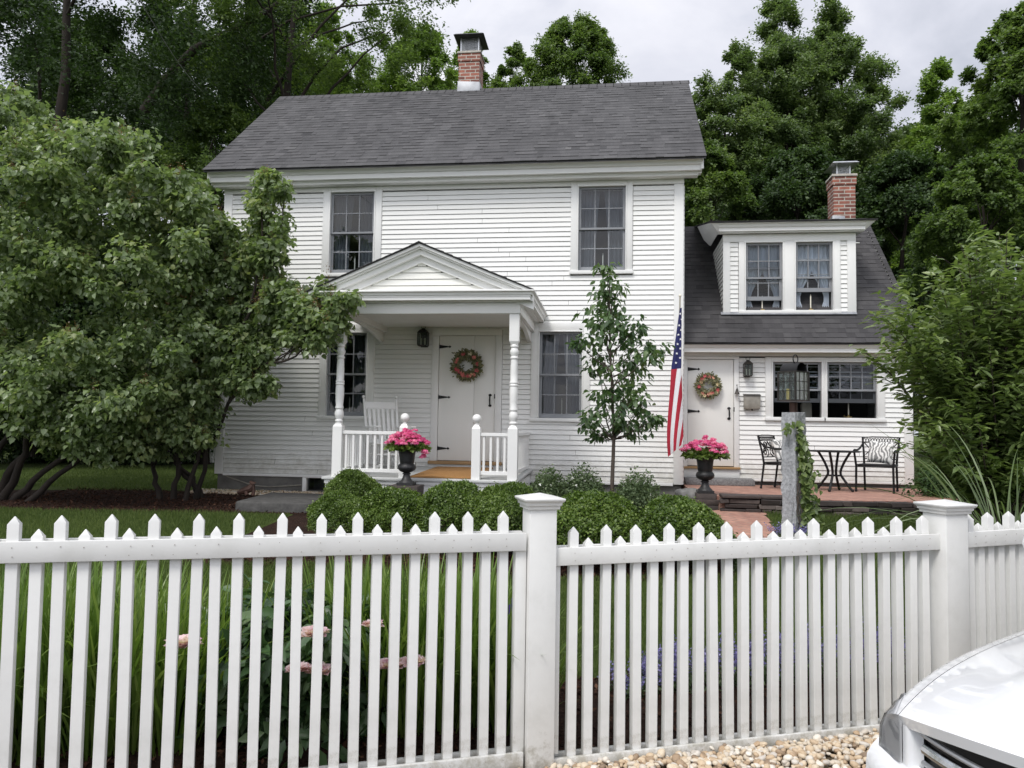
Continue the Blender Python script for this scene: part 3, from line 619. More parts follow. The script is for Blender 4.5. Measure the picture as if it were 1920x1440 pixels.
# ---- doors
def hinge_geo(mb, x, y, z, L=.2):
    mb.box((x - .055, y - .012, z - .052), (x - .015, y - .002, z + .052)); mb.tube([(x - .012, y - .012, z - .055), (x - .012, y - .012, z + .055)], .009, 8)
    mb.prism([(x - .008, z - .032), (x + L * .8, z - .008), (x + L * .8, z + .008), (x - .008, z + .032)], y - .011, y - .003)
    mb.prism([(x + L * .8 - .002, z - .006), (x + L * .86, z - .022), (x + L, z), (x + L * .86, z + .022), (x + L * .8 - .002, z + .006)], y - .0115, y - .0032)
def door(x0, x1, z0, z1, Y, hz, hand_z, fr=(.125, .115, .11), hand_label=None, groove=True):
    c = MB(); l, r, t = fr
    c.box((x0 - l, Y - .034, z0 - .02), (x0 - .006, Y + .05, z1 + .005)); c.box((x1 + .006, Y - .034, z0 - .02), (x1 + r, Y + .05, z1 + .005)); c.box((x0 - l, Y - .0345, z1 + .006), (x1 + r, Y + .05, z1 + t))
    d = MB(); xm = x0 + (x1 - x0) * .63
    if groove: d.box((x0, Y - .004, z0), (xm - .002, Y + .045, z1)); d.box((xm + .002, Y - .004, z0 + .0005), (x1, Y + .045, z1 - .0005))
    else: d.box((x0, Y - .004, z0), (x1, Y + .045, z1))
    do = d.build('door', M['door'], house, bevel=.003)
    c.build('door_frame', M['trim'], do, bevel=.003)
    for z in hz:
        h = MB(); hinge_geo(h, x0, Y - .003, z); h.build('hinge', M['iron'], do, bevel=.0015, seg=1)
    g = MB(); hx = x1 - .075
    for s in (-1, 1): g.lathe([(.001, -.004), (.026, -.003), (.024, .004), (.001, .006)], (0, 0, 0), 12)
    g = MB()
    for s in (-1, 1):
        g.ball((hx, Y - .012, hand_z + s * .085), .027, sc=(1, .3, .8))
    g.tube([(hx, Y - .018, hand_z - .085), (hx, Y - .05, hand_z - .05), (hx, Y - .055, hand_z), (hx, Y - .05, hand_z + .05), (hx, Y - .018, hand_z + .085)], [.008, .011, .013, .011, .008], 8)
    g.box((x1 - .006, Y - .035, hand_z + .03), (x1 + .012, Y - .031, hand_z + .105))
    g.build('door_handle', M['iron'], do)
    return do
door(*D_M, YH, (2.83, 1.995, 1.155), 1.95)
MB().box((D_M[0] - .14, YH - .10, .90), (D_M[1] + .14, YH + .02, .952)).build('door_threshold', M['wood_sill'], house, bevel=.006)
MB().box((D_M[0] - .135, YH - .05, .68), (D_M[1] + .135, YH + .02, .898)).build('threshold_riser', M['trim'], house, bevel=.003)

# ---- wing
D_W = (1.29, 2.03, .935, 2.69); WW1, WW2 = (2.655, 3.42, 1.755, 2.655), (3.505, 4.275, 1.755, 2.655)
ww = MB()
clapboard(ww, (0, YW, 0), (1, 0, 0), (0, -1, 0), XR + .005, 4.69, .745, 2.72, ex=.079, holes=[(WW1[0] - .12, WW2[1] + .12, 1.70, 2.8), (D_W[0] - .2, D_W[1] + .09, .6, 2.8)])
ww.build('wing_front_wall', M['siding'], house, smooth=0)
def wspan(z): return (0, 4.4) if z < 3.3 else (max(0, (z - 3.3) * 1.0), 4.4 - max(0, (z - 3.3)))
gb = MB(); clapboard(gb, (XW - .005, YW, 0), (0, 1, 0), (1, 0, 0), 0, 4.4, .745, 5.3, ex=.079, span=wspan); gb.build('wing_side_wall', M['siding'], house, smooth=0)
MB().box((XR + .03, 17.3, .3), (XW, 17.36, 3.4)).build('wing_back_wall', M['siding'], house, smooth=0)
fw_ = MB(); fw_.box((XR + .02, YW + .03, .1), (XW - .03, 17.2, .744)); fw_.build('wing_foundation', M['concrete'], house, smooth=0)
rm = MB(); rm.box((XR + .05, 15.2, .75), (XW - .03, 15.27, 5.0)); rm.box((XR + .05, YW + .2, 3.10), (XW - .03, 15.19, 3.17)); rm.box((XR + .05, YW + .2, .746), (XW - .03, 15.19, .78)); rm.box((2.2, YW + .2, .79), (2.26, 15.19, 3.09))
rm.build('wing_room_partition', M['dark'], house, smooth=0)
cb = MB(); cb.box((4.685, YW - .03, .70), (XW, YW + .05, 2.74)); cb.box((XW - .02, YW + .052, .70), (XW + .02, YW + .16, 2.74)); cb.build('wing_corner_board', M['trim'], house, bevel=.003)
MB().box((XR + .006, YW - .03, 2.745), (XW + .002, YW + .05, 2.84)).box((XR + .006, YW - .018, .70), (1.15, YW + .02, .744)).box((2.14, YW - .016, .70), (4.684, YW + .03, .742)).build('wing_frieze', M['trim'], house, bevel=.003)
door(*D_W, YW, (2.53, 1.83), 1.80, fr=(.125, .085, .05), groove=False)
MB().box((XR + .01, YW - .035, .745), (D_W[1] + .09, YW + .03, .885)).build('wing_door_riser', M['trim'], house, bevel=.003)
MB().box((XR + .012, YW - .075, .886), (D_W[1] + .10, YW + .03, .922)).build('wing_door_threshold', M['wood_sill'], house, bevel=.004)
window(*WW1, YW, 4, 2, gap=.24, meet=2.2, cr=.042, top=.075, cl=.12); window(*WW2, YW, 4, 2, gap=.24, meet=2.2, cl=.042, top=.075, cr=.12)
WYE, WZE, WYR, WZR = 12.75, 2.935, 15.3, 5.50; WX1 = 4.90
cn = MB()
cn.prism([(13.07, 2.805), (12.90, 2.80), (12.90, 2.79), (12.84, 2.79), (12.84, 2.85), (12.82, 2.865), (12.80, 2.90), (12.775, 2.915), (13.07, 3.15)], XR + .006, WX1 - .03, axis='x')
cn.build('wing_cornice', M['trim'], house, smooth=20)
rk = MB(); rk.prism([(12.85, 2.78), (15.3, 5.28), (17.75, 2.78), (17.75, 2.96), (15.3, 5.46), (12.85, 2.98)], WX1 - .07, WX1 - .035, axis='x'); rk.build('wing_rake_board', M['trim'], house, smooth=0)
rf = MB(); rf.prism([(WYE + .02, WZE - .012), (WYR, WZR - .012), (2 * WYR - WYE, WZE - .012), (2 * WYR - WYE, WZE - .03), (WYR, WZR - .03), (WYE + .02, WZE - .03)], XR + .008, WX1 - .01, axis='x')
sl = math.hypot(WYR - WYE, WZR - WZE)
shingles(rf, (XR + .006, WYE, WZE), (1, 0, 0), (0, WYR - WYE, WZR - WZE), WX1 - XR - .006, sl, ex=.125)
shingles(rf, (XR + .006, 2 * WYR - WYE, WZE), (1, 0, 0), (0, -(WYR - WYE), WZR - WZE), WX1 - XR - .006, sl, ex=.125, tabs=(.5, 1))
rf.prism([(WYR - .13, WZR - .12), (WYR, WZR + .012), (WYR + .13, WZR - .12), (WYR + .13, WZR - .13), (WYR, WZR - .0), (WYR - .13, WZR - .13)], XR + .006, WX1, axis='x')
rf.build('wing_roof', M['shingle_dark'], house, smooth=0)
# dormer
YD = 13.3; DX0, DX1 = 1.90, 4.02; DZ0, DZ1 = 3.50, 4.74
W1, W2 = (2.26, 2.86, 3.545, 4.685), (3.07, 3.665, 3.545, 4.685)
dm = MB()
clapboard(dm, (0, YD, 0), (1, 0, 0), (0, -1, 0), DX0 + .10, DX1 - .12, DZ0 + .01, 4.70, ex=.078, holes=[(2.14, 3.79, 3.3, 4.9)])
for xx, nx in ((DX0 + .004, -1), (DX1 - .004, 1)):
    clapboard(dm, (xx, YD, 0), (0, 1, 0), (nx, 0, 0), 0, 1.4, 3.52, 4.84, ex=.078, span=lambda z: (.02, max(.03, (z - 3.49) * 1.0)))
dmo = dm.build('dormer', M['siding'], house, smooth=0)
dt = MB()
dt.box((DX0 - .012, YD - .03, DZ0 - .02), (DX0 + .105, YD + .02, 4.70)); dt.box((DX1 - .125, YD - .03, DZ0 - .02), (DX1 + .012, YD + .02, 4.70))
dt.box((DX0 - .014, YD - .031, 4.701), (DX1 + .014, YD + .03, 4.83))
dt.box((2.145, YD - .035, DZ0 - .01), (2.26 - .022, YD + .03, 4.70)); dt.box((2.86 + .022, YD - .0315, DZ0 - .03), (3.07 - .022, YD + .03, 4.70)); dt.box((3.665 + .022, YD - .035, DZ0 - .01), (3.785, YD + .03, 4.70))
dt.box((2.14, YD - .05, DZ0 - .012), (3.79, YD + .03, 3.538))
dt.build('dormer_trim', M['trim'], dmo, bevel=.003)
window(*W1, YD, 3, 2, gap=.17, casing=False, meet=4.09, glass='glass_clear', scr=False); window(*W2, YD, 3, 2, gap=.31, casing=False, meet=4.09, glass='glass_clear', scr=False)
dc = MB()
pr_ = [(YD + .0, 4.84), (YD - .13, 4.83), (YD - .13, 4.85), (YD - .17, 4.85), (YD - .17, 4.90), (YD - .19, 4.92), (YD - .205, 4.955), (YD - .235, 4.97), (YD - .235, 4.99), (15.28, 5.49), (15.28, 5.40), (YD + .0, 4.92)]
dc.prism(pr_, DX0 - .10, DX1 + .12, axis='x')
# mitred returns: crown widening to the roof edge at both ends
for xs, sg in ((DX0 - .10, -1), (DX1 + .12, 1)):
    a = [(xs, YD - .13, 4.84), (xs, YD - .20, 4.93), (xs, YD - .235, 4.985), (xs, 14.9, 5.40), (xs, 14.4, 5.0), (xs, 14.2, 4.86)]
    b = [(xs + sg * .02, YD - .13, 4.86), (xs + sg * .1, YD - .20, 4.94), (xs + sg * .16, YD - .235, 4.985), (xs + sg * .16, 14.9, 5.40), (xs + sg * .1, 14.4, 5.02), (xs + sg * .02, 14.25, 4.88)]
    n = len(a); dc.add(a + b, [tuple(range(n)), tuple(range(2 * n - 1, n - 1, -1))] + [(i, i + n, (i + 1) % n + n, (i + 1) % n) for i in range(n)])
dc.build('dormer_cornice', M['trim'], dmo, smooth=20)
dr = MB(); shingles(dr, (DX0 - .27, YD - .26, 4.997), (1, 0, 0), (0, 15.3 - YD + .26, .52), DX1 - DX0 + .56, 2.33, ex=.13)
dr.prism([(YD - .25, 4.975), (15.3, 5.495), (15.3, 5.508), (YD - .25, 4.99)], DX0 - .27, DX1 + .29, axis='x')
dr.build('dormer_roof', M['shingle_dark'], dmo, smooth=0)
df = MB(); df.prism([(YD - .06, 3.46), (YD - .02, 3.50), (YD - .02, 3.515), (YD - .075, 3.462)], DX0 - .05, DX1 + .01, axis='x'); df.build('dormer_flashing', M['flashing'], dmo, smooth=0)
MB().tube([(DX1 + .01, YD - .02, 4.66), (DX1 + .07, YD - .02, 4.66)], .012, 8).build('vent_pipe', M['trim'], dmo)
cxa, cxb = at(1563, 380, 15.32).x, at(1604, 380, 15.32).x
zt = at(1585, 331, 15.32).z
cxm = (cxa + cxb) / 2
chimney(cxm, 15.52, cxb - cxa, .40, 5.0, zt, M['steel'], .50, .19, 'wing_roof', [[(cxa - .06, 15.24, 5.2), (cxa + .22, 15.24, 5.2), (cxa + .22, 15.33, 5.2), (cxa - .06, 15.4, 5.2), (cxa - .03, 15.29, 5.68), (cxa + .20, 15.29, 5.66), (cxa + .20, 15.33, 5.66), (cxa - .03, 15.4, 5.68)],
    [(cxa - .35, 15.25, 5.3), (cxb + .25, 15.25, 5.3), (cxb + .25, 15.3, 5.3), (cxa - .35, 15.3, 5.3), (cxa - .25, 15.26, 5.5), (cxb + .2, 15.26, 5.535), (cxb + .2, 15.3, 5.535), (cxa - .25, 15.3, 5.5)]])

# ---- porch (fixed to the house)
PXL, PXR = -3.77, -1.30
dk = MB()
dk.hexa([(-3.96, YP - .12, .755), (-1.22, YP - .12, .755), (-1.22, YH - .01, .82), (-3.96, YH - .01, .82), (-3.96, YP - .12, .79), (-1.22, YP - .12, .79), (-1.22, YH - .01, .855), (-3.96, YH - .01, .855)])
porch = dk.build('porch', M['deck'], house, bevel=.006)
sk = MB(); sk.box((-3.92, YP - .07, .1), (-1.26, YP - .04, .753)); sk.box((-3.92, YP - .03, .1), (-3.89, YH - .03, .75)); sk.box((-1.29, YP - .03, .1), (-1.26, YH - .03, .75)); sk.box((-3.93, YP - .09, .70), (-1.25, YP - .071, .753))
sk.build('porch_skirt', M['trim'], porch, bevel=.003)
def turned_column(x, y):
    c = MB(); w = .066
    c.hexa([(x - w, y - w, .79), (x + w, y - w, .79), (x + w, y + w, .79), (x - w, y + w, .79), (x - w, y - w, 1.49), (x + w, y - w, 1.49), (x + w, y + w, 1.49), (x - w, y + w, 1.49)])
    c.hexa([(x - w, y - w, 1.49), (x + w, y - w, 1.49), (x + w, y + w, 1.49), (x - w, y + w, 1.49), (x - .04, y - .04, 1.53), (x + .04, y - .04, 1.53), (x + .04, y + .04, 1.53), (x - .04, y + .04, 1.53)])
    P = [(.05, 1.50), (.052, 1.53), (.042, 1.545), (.056, 1.56), (.056, 1.575), (.043, 1.59), (.045, 1.60), (.060, 1.63), (.064, 1.665), (.057, 1.705), (.044, 1.73), (.058, 1.745), (.058, 1.765), (.049, 1.785), (.056, 1.86), (.060, 1.95), (.059, 2.03), (.052, 2.07), (.061, 2.08), (.061, 2.095), (.054, 2.105), (.061, 2.115), (.061, 2.13), (.051, 2.145), (.054, 2.25), (.051, 2.36), (.046, 2.44), (.058, 2.455), (.058, 2.47), (.046, 2.485), (.05, 2.50), (.061, 2.53), (.062, 2.555), (.05, 2.585), (.045, 2.60), (.058, 2.615), (.058, 2.635), (.05, 2.65)]
    c.lathe(P, (x, y, 0), 20)
    c.hexa([(x - .045, y - .045, 2.645), (x + .045, y - .045, 2.645), (x + .045, y + .045, 2.645), (x - .045, y + .045, 2.645), (x - w, y - w, 2.69), (x + w, y - w, 2.69), (x + w, y + w, 2.69), (x - w, y + w, 2.69)])
    c.box((x - w, y - w, 2.69), (x + w, y + w, 3.068))
    return c.build('porch_column', M['trim'], porch, smooth=40)
turned_column(PXL, YP); turned_column(PXR, YP)
def newel(x, y):
    c = MB(); w = .058
    c.box((x - w, y - w, .79), (x + w, y + w, 1.49)); c.hexa([(x - w, y - w, 1.49), (x + w, y - w, 1.49), (x + w, y + w, 1.49), (x - w, y + w, 1.49), (x - .035, y - .035, 1.535), (x + .035, y - .035, 1.535), (x + .035, y + .035, 1.535), (x - .035, y + .035, 1.535)])
    c.lathe([(.034, 1.53), (.036, 1.545), (.022, 1.555), (.03, 1.57)], (x, y, 0), 16); c.ball((x, y, 1.625), .063, nu=18, nv=12)
    c.build('newel_post', M['trim'], porch, smooth=40)
newel(-2.82, YP); newel(-1.805, YP)
def railing(a, b, z):
    a = Vector(a); b = Vector(b); r = MB(); d = b - a
    for zz, hh, w in ((z, .045, .06), (.885, .05, .045)): r.bar(a + Vector((0, 0, zz)), b + Vector((0, 0, zz)), w, hh)
    n = max(2, round(d.length / .108))
    for i in range(n):
        p = a + d * ((i + .5) / n); r.obox((p.x, p.y, (z + .885) / 2), (.032, .032, z - .885 - .04), rz=math.atan2(d.y, d.x))
    r.build('railing', M['trim'], porch, bevel=.0025, seg=1)
railing((PXL + .066, YP, 0), (-2.88, YP, 0), 1.41); railing((-1.747, YP, 0), (PXR - .066, YP, 0), 1.41)
railing((PXR, YP + .066, 0), (PXR, YH - .02, 0), 1.415); railing((PXL, YP + .066, 0), (PXL, YH - .02, 0), 1.415)
# entablature, ceiling, pediment, gable roof
en = MB(); bx = .085
en.box((PXL - bx, YP - bx, 3.07), (PXR + bx, YP + bx, 3.215))
for xx in (PXL, PXR): en.box((xx - bx + .001, YP + bx, 3.071), (xx + bx - .001, YH - .015, 3.214))
for xx in (PXL + .0, PXR - .0): en.prism([(YP + bx + .02, 3.068), (YH - .02, 3.068), (YH - .02, 2.90), (YH - .3, 2.94), (YH - .8, 3.03)], xx - .03, xx + .03, axis='x')
en.build('porch_beam', M['trim'], porch, bevel=.004)
MB().box((PXL + bx, YP + bx, 3.15), (PXR - bx, YH - .015, 3.17)).build('porch_ceiling', M['ceiling'], porch, smooth=0)
def ring_profile(prof, xl, xr, yf, yb):   # moulding run round three sides: (projection, z)
    vs = []; n = len(prof)
    for o, z in prof: vs += [(xl - o, yb, z), (xl - o, yf - o, z), (xr + o, yf - o, z), (xr + o, yb, z)]
    return vs, [(i * 4 + k, i * 4 + k + 1, (i + 1) * 4 + k + 1, (i + 1) * 4 + k) for i in range(n - 1) for k in range(3)]
PAX, PAZ = -2.61, 4.03; RXa, RXb = -4.18, -1.04; REZ = 3.37
pc = MB(); v, f = ring_profile([(.0, 3.215), (.09, 3.225), (.09, 3.235), (.165, 3.235), (.165, 3.275), (.172, 3.278), (.172, 3.292), (.185, 3.30), (.195, 3.33), (.225, 3.345), (.225, 3.362), (.0, 3.385)], PXL - bx + .02, PXR + bx - .02, YP - bx + .02, YH - .015)
pc.add(v, f); pc.build('porch_cornice', M['trim'], porch, smooth=20)
yf = YP - .245
pd = MB(); k = (PAZ - REZ) / (PAX - RXa)
def rake(o0, o1, y0, y1, mb):   # inverted V band between offsets below the roof line
    for sg, xe in ((-1, RXa), (1, RXb)):
        P = lambda x, o, y: (x, y, PAZ - abs(x - PAX) * k - o)
        xi = PAX; e = xe - sg * .0
        mb.hexa([P(xi, o1, y0), P(e, o1, y0), P(e, o1, y1), P(xi, o1, y1), P(xi, o0, y0), P(e, o0, y0), P(e, o0, y1), P(xi, o0, y1)])
rake(.012, .05, yf + .0, YP, pd); rake(.052, .075, yf + .03, YP + .001, pd); rake(.077, .15, yf + .075, YP + .002, pd)
rake(.15, .235, yf + .15, YP + .003, pd); rake(.235, .25, yf + .14, YP + .004, pd)
# trim the band ends behind the cornice line
pdo = pd.build('pediment', M['trim'], porch, smooth=0)
ty = MB()
def tspan(z): hw = max(0.01, (PAZ - .22 - z) / k); return (PAX - hw, PAX + hw)
clapboard(ty, (0, YP - .055, 0), (1, 0, 0), (0, -1, 0), 0, 0, 3.38, PAZ - .2, ex=.10, span=tspan)
ty.build('tympanum', M['cream'], porch, smooth=0)
MB().box((RXa + .12, yf + .03, 3.363), (RXb - .12, YP - .04, 3.385)).build('pediment_ledge', M['trim'], porch, bevel=.003)
pr2 = MB()
for sg, xe in ((-1, RXa - .02), (1, RXb + .02)):
    ze = PAZ - abs(xe - PAX) * k; LN = math.hypot(xe - PAX, PAZ - ze)
    shingles(pr2, (xe, yf - .03, ze + .004), (0, 1, 0), (PAX - xe, 0, PAZ - ze), YH - yf + .015, LN + .01, ex=.135)
    P = lambda x, o, y: (x, y, PAZ - abs(x - PAX) * k - o)
    pr2.hexa([P(PAX, .011, yf - .02), P(xe, .011, yf - .02), P(xe, .011, YH - .012), P(PAX, .011, YH - .012), P(PAX, -.002, yf - .02), P(xe, -.002, yf - .02), P(xe, -.002, YH - .012), P(PAX, -.002, YH - .012)])
pr2.prism([(PAX - .14, PAZ - .05), (PAX, PAZ + .016), (PAX + .14, PAZ - .05), (PAX + .14, PAZ - .06), (PAX, PAZ + .004), (PAX - .14, PAZ - .06)], yf - .034, YH - .012, axis='y')
pr2.build('porch_roof', M['shingle_dark'], porch, smooth=0)

# ---- curtains and candles in the windows
def curtain_pair(x0, x1, z0, z1, Y, label, tied=False, seed=0, mt='sheer'):
    t = thing('window_curtains', label, 'curtains', ((x0 + x1) / 2, Y, z0), group='white curtains hung inside the house windows')
    w = x1 - x0
    for sg in (-1, 1):
        def fn(u, v):
            z = z0 + (z1 - z0) * (1 - v)
            if tied:
                tt = 1 - (z - z0) / (z1 - z0); wd = w * (.50 - .36 * sstep(.30, .84, tt) + (.10 * max(0, tt - .84) / .16))
                ed = .02
            else: wd = w * (.36 + .10 * (1 - v) - .03 * math.sin(v * 3)); ed = 0
            xx = (x0 + ed + wd * u) if sg < 0 else (x1 - ed - wd * u)
            yy = Y + .018 * math.sin(u * 26 + seed + v * 1.3) + .008 * math.sin(u * 61 + sg)
            return (xx, yy, z)
        m = MB(); m.grid(fn, 34, 14); m.build('curtain_panel', M[mt], t, smooth=180, fixn=False)
    m = MB(); m.tube([(x0 - .03, Y, z1 + .005), (x1 + .03, Y, z1 + .005)], .008, 6); m.build('curtain_rod', M['steel'], t)
def candle(x, y, z, h, label):
    t = thing('candle_holder', label, 'candle', (x, y, z), group='window candles')
    m = MB(); m.lathe([(.012, 0), (.05, .002), (.055, .02), (.05, .022), (.016, .012), (.016, .045), (.012, .05)], (x, y, z), 16); m.tube([(x - .05, y, z + .012), (x - .075, y, z + .03), (x - .06, y, z + .045)], .004, 6); m.build('candle_dish', M['brass'], t)
    m = MB(); m.lathe([(.010, .03), (.010, .03 + h * .85), (.006, .03 + h * .9), (.003, .03 + h)], (x, y, z), 10); m.build('candle', M['candle'], t)
for wn, lab, s in ((W_UL, 'sheer white curtains behind the upper floor window above the porch roof', 1), (W_UR, 'sheer white curtains behind the upper floor window above the young tree', 2), (W_LL, 'sheer curtains behind the ground floor window beside the rocking chair', 3), (W_LR, 'sheer curtains behind the ground floor window between porch and young tree', 4)):
    curtain_pair(wn[0] + .02, wn[1] - .02, wn[2] + .02, wn[3] - .02, YH + .16, lab, seed=s)
for wn, lab in ((W1, 'tied back white tier curtains in the left dormer window'), (W2, 'tied back white tier curtains in the wider open right dormer window')):
    curtain_pair(wn[0] + .0, wn[1] - .0, wn[2] + .01, wn[3] - .02, YD + .125, lab, True, mt='tier')
candle((W_UL[0] + W_UL[1]) / 2 + .02, YH + .12, W_UL[2], .28, 'pale candle in the upper window above the porch roof')
candle((W_LL[0] + W_LL[1]) / 2 + .02, YH + .12, W_LL[2], .30, 'pale candle in the ground floor window behind the porch column')
candle((W_LR[0] + W_LR[1]) / 2 + .02, YH + .12, W_LR[2], .30, 'pale candle in the ground floor window left of the young tree')
candle((W_UR[0] + W_UR[1]) / 2 + .02, YH + .12, W_UR[2], .28, 'pale candle in the upper window above the young tree')
candle((W1[0] + W1[1]) / 2 - .01, YD + .10, W1[2], .23, 'white candle on a brass dish in the left dormer window')
candle((W2[0] + W2[1]) / 2 - .03, YD + .10, W2[2], .25, 'white candle on a brass dish in the right dormer window')
candle(at(1591, 780, YW + .12).x, YW + .12, WW2[2], .26, 'tall white candle in the wide wing window over the patio table')
lv = MB()
for x0, x1 in ((WW1[0], WW1[1]), (WW2[0], WW2[1])):
    for i in range(4): lv.box((x0 + .01, YW + .14, 2.60 - i * .085 - .02), (x1 - .01, YW + .15, 2.60 - i * .085))
lv.build('window_blind', M['shade'], house, smooth=0)
cv = MB(); cv.box((3.18, YW + .3, 1.70), (3.36, YW + .42, 2.02)); tag(cv.build('paper_towel_roll', M['candle'], None, loc=(3.27, YW + .36, 1.70), bevel=.05), 'white roll standing inside the left wing window behind the lamp', 'paper roll')
# ================================================================= GROUND, PATIO, PATHS
def ground_mat(name, stops, scale, detail_scale, bump, rough=.95):
    m, nt, out = new_mat(name); b = N(nt, 'ShaderNodeBsdfPrincipled', i_Roughness=rough); b.inputs['Specular IOR Level'].default_value = .15
    v = coords(nt)
    n1 = N(nt, 'ShaderNodeTexNoise', i_Scale=scale, i_Detail=9.0, i_Roughness=.72); L(nt, v, n1.inputs['Vector'])
    n2 = N(nt, 'ShaderNodeTexNoise', i_Scale=detail_scale, i_Detail=6.0, i_Roughness=.7); L(nt, v, n2.inputs['Vector'])
    ad = N(nt, 'ShaderNodeMath', operation='MULTIPLY_ADD'); ad.inputs[1].default_value = .5; L(nt, n1.outputs['Fac'], ad.inputs[0])
    ml = N(nt, 'ShaderNodeMath', operation='MULTIPLY'); ml.inputs[1].default_value = .5; L(nt, n2.outputs['Fac'], ml.inputs[0]); L(nt, ml.outputs[0], ad.inputs[2])
    r = ramp(nt, ad.outputs[0], stops); L(nt, r.outputs[0], b.inputs['Base Color'])
    bp = N(nt, 'ShaderNodeBump', i_Strength=bump, i_Distance=.03); L(nt, n2.outputs['Fac'], bp.inputs['Height']); L(nt, bp.outputs[0], b.inputs['Normal'])
    L(nt, b.outputs[0], out.inputs[0]); return m
M['lawn'] = ground_mat('lawn_turf', [(.3, (.035, .055, .014)), (.5, (.075, .108, .028)), (.7, (.125, .155, .05))], 1.3, 55, .9)
M['mulch'] = ground_mat('bark_mulch', [(.32, (.012, .007, .005)), (.5, (.033, .018, .013)), (.68, (.075, .042, .03))], 6, 45, 1.0)
M['dirt'] = ground_mat('sandy_gravel_base', [(.3, (.12, .09, .06)), (.5, (.24, .19, .13)), (.7, (.36, .3, .22))], 12, 60, 1.0)
M['asphalt'] = ground_mat('asphalt', [(.3, (.035, .035, .036)), (.6, (.06, .06, .06)), (.75, (.09, .088, .085))], 3, 140, .5)
xs = np.unique(np.concatenate([np.array([-400, -250, -150, -100, -70, -50, -40, -30]), np.linspace(-22, 22, 89), np.array([30, 40, 50, 70, 100, 150, 250, 400])]))
ys = np.unique(np.concatenate([np.array([-300, -150, -80, -40, -20, -10, -5]), np.linspace(0, 24, 97), np.array([28, 34, 42, 60, 90, 150, 250, 400])]))
def sheet(name, xs, ys, dz, mat, mask=None):
    V = np.array([(x, y, gz(x, y) + dz) for x in xs for y in ys]); ny = len(ys); fs = []
    for i in range(len(xs) - 1):
        for j in range(ny - 1):
            if mask is None or mask((xs[i] + xs[i + 1]) / 2, (ys[j] + ys[j + 1]) / 2): fs.append((i * ny + j, (i + 1) * ny + j, (i + 1) * ny + j + 1, i * ny + j + 1))
    o = np_mesh(name, V, fs, np.full(len(fs), .5), mat, smooth=True); return tag(o, kind='structure')
sheet('lawn', xs, ys, 0, M['lawn'])
# fence line (world points)
FA, FP1, FP2 = rel(-2.10, 3.17, 0), rel(.146, 3.84, 0), rel(2.44, 4.37, 0)
fdir = (FP1 - FA).normalized(); FA0 = FA - fdir * 1.3
FP3 = FP2 + (rel(.55, .20, 0) - rel(0, 0, 0)).normalized() * 2.6
def fence_y(x):
    pts = [(-60, FA0.y - 5), (FA0.x, FA0.y), (FP1.x, FP1.y), (FP2.x, FP2.y), (FP3.x, FP3.y), (60, FP3.y + 20)]
    return float(np.interp(x, [p[0] for p in pts], [p[1] for p in pts]))
gx = np.linspace(-9, 9, 91)
sheet('fence_bed', gx, np.linspace(2.5, 6.2, 75), .006, M['mulch'], lambda x, y: fence_y(x) - .02 < y < fence_y(x) + 1.12 + .1 * math.sin(x * 2.1) and -7 < x < 4.6)
sheet('hedge_bed', np.linspace(-5, 2, 71), np.linspace(6.5, 12.5, 101), .006, M['mulch'], lambda x, y: -4.3 < x < 1.0 + .02 * y and 7.45 + .12 * math.sin(x * 1.7) < y < 12.45)
sheet('tree_bed', np.linspace(-16, -4, 121), np.linspace(8, 13, 101), .007, M['mulch'], lambda x, y: y > 10.15 + .1 * math.sin(x) + .02 * (x + 6) and y < 12.0 + .25 * math.sin(x * .8 + 1) + (.45 if x > -6.2 else 0) and x < -4.1)
sheet('roadside', np.linspace(-40, 40, 161), np.linspace(-3, 5.5, 86), .004, M['dirt'], lambda x, y: fence_y(x) - 1.5 < y < fence_y(x) - .02)
sheet('road', np.array([-300, -100, -40, -20, -10, 0, 10, 20, 40, 100, 300]), np.array([-9, -6, -4, -2, 0, 1.2, 2.0]), .008, M['asphalt'], lambda x, y: y < 1.9)
PZ = .64
pat = [(1.19, 13.06), (1.19, 11.35), (1.48, 10.50), (2.2, 10.44), (3.0, 10.46), (4.2, 10.62), (6.2, 10.9), (6.2, 13.06)]
m = MB(); n = len(pat); m.add([(x, y, PZ) for x, y in pat] + [(x, y, PZ - .35) for x, y in pat], [tuple(range(n))[::-1]] + [(i, (i + 1) % n, (i + 1) % n + n, i + n) for i in range(n)])
tag(m.build('patio', M['paver'], smooth=0), kind='structure')
sheet('brick_path', np.linspace(.3, 3, 55), np.linspace(6, 10.45, 90), .012, M['paver'], lambda x, y: (.95 - (10.4 - y) * .08 < x < 2.0 - (10.4 - y) * .10 and y > 8.25) or (.3 < x < 1.7 and 8.2 < y < 8.95))

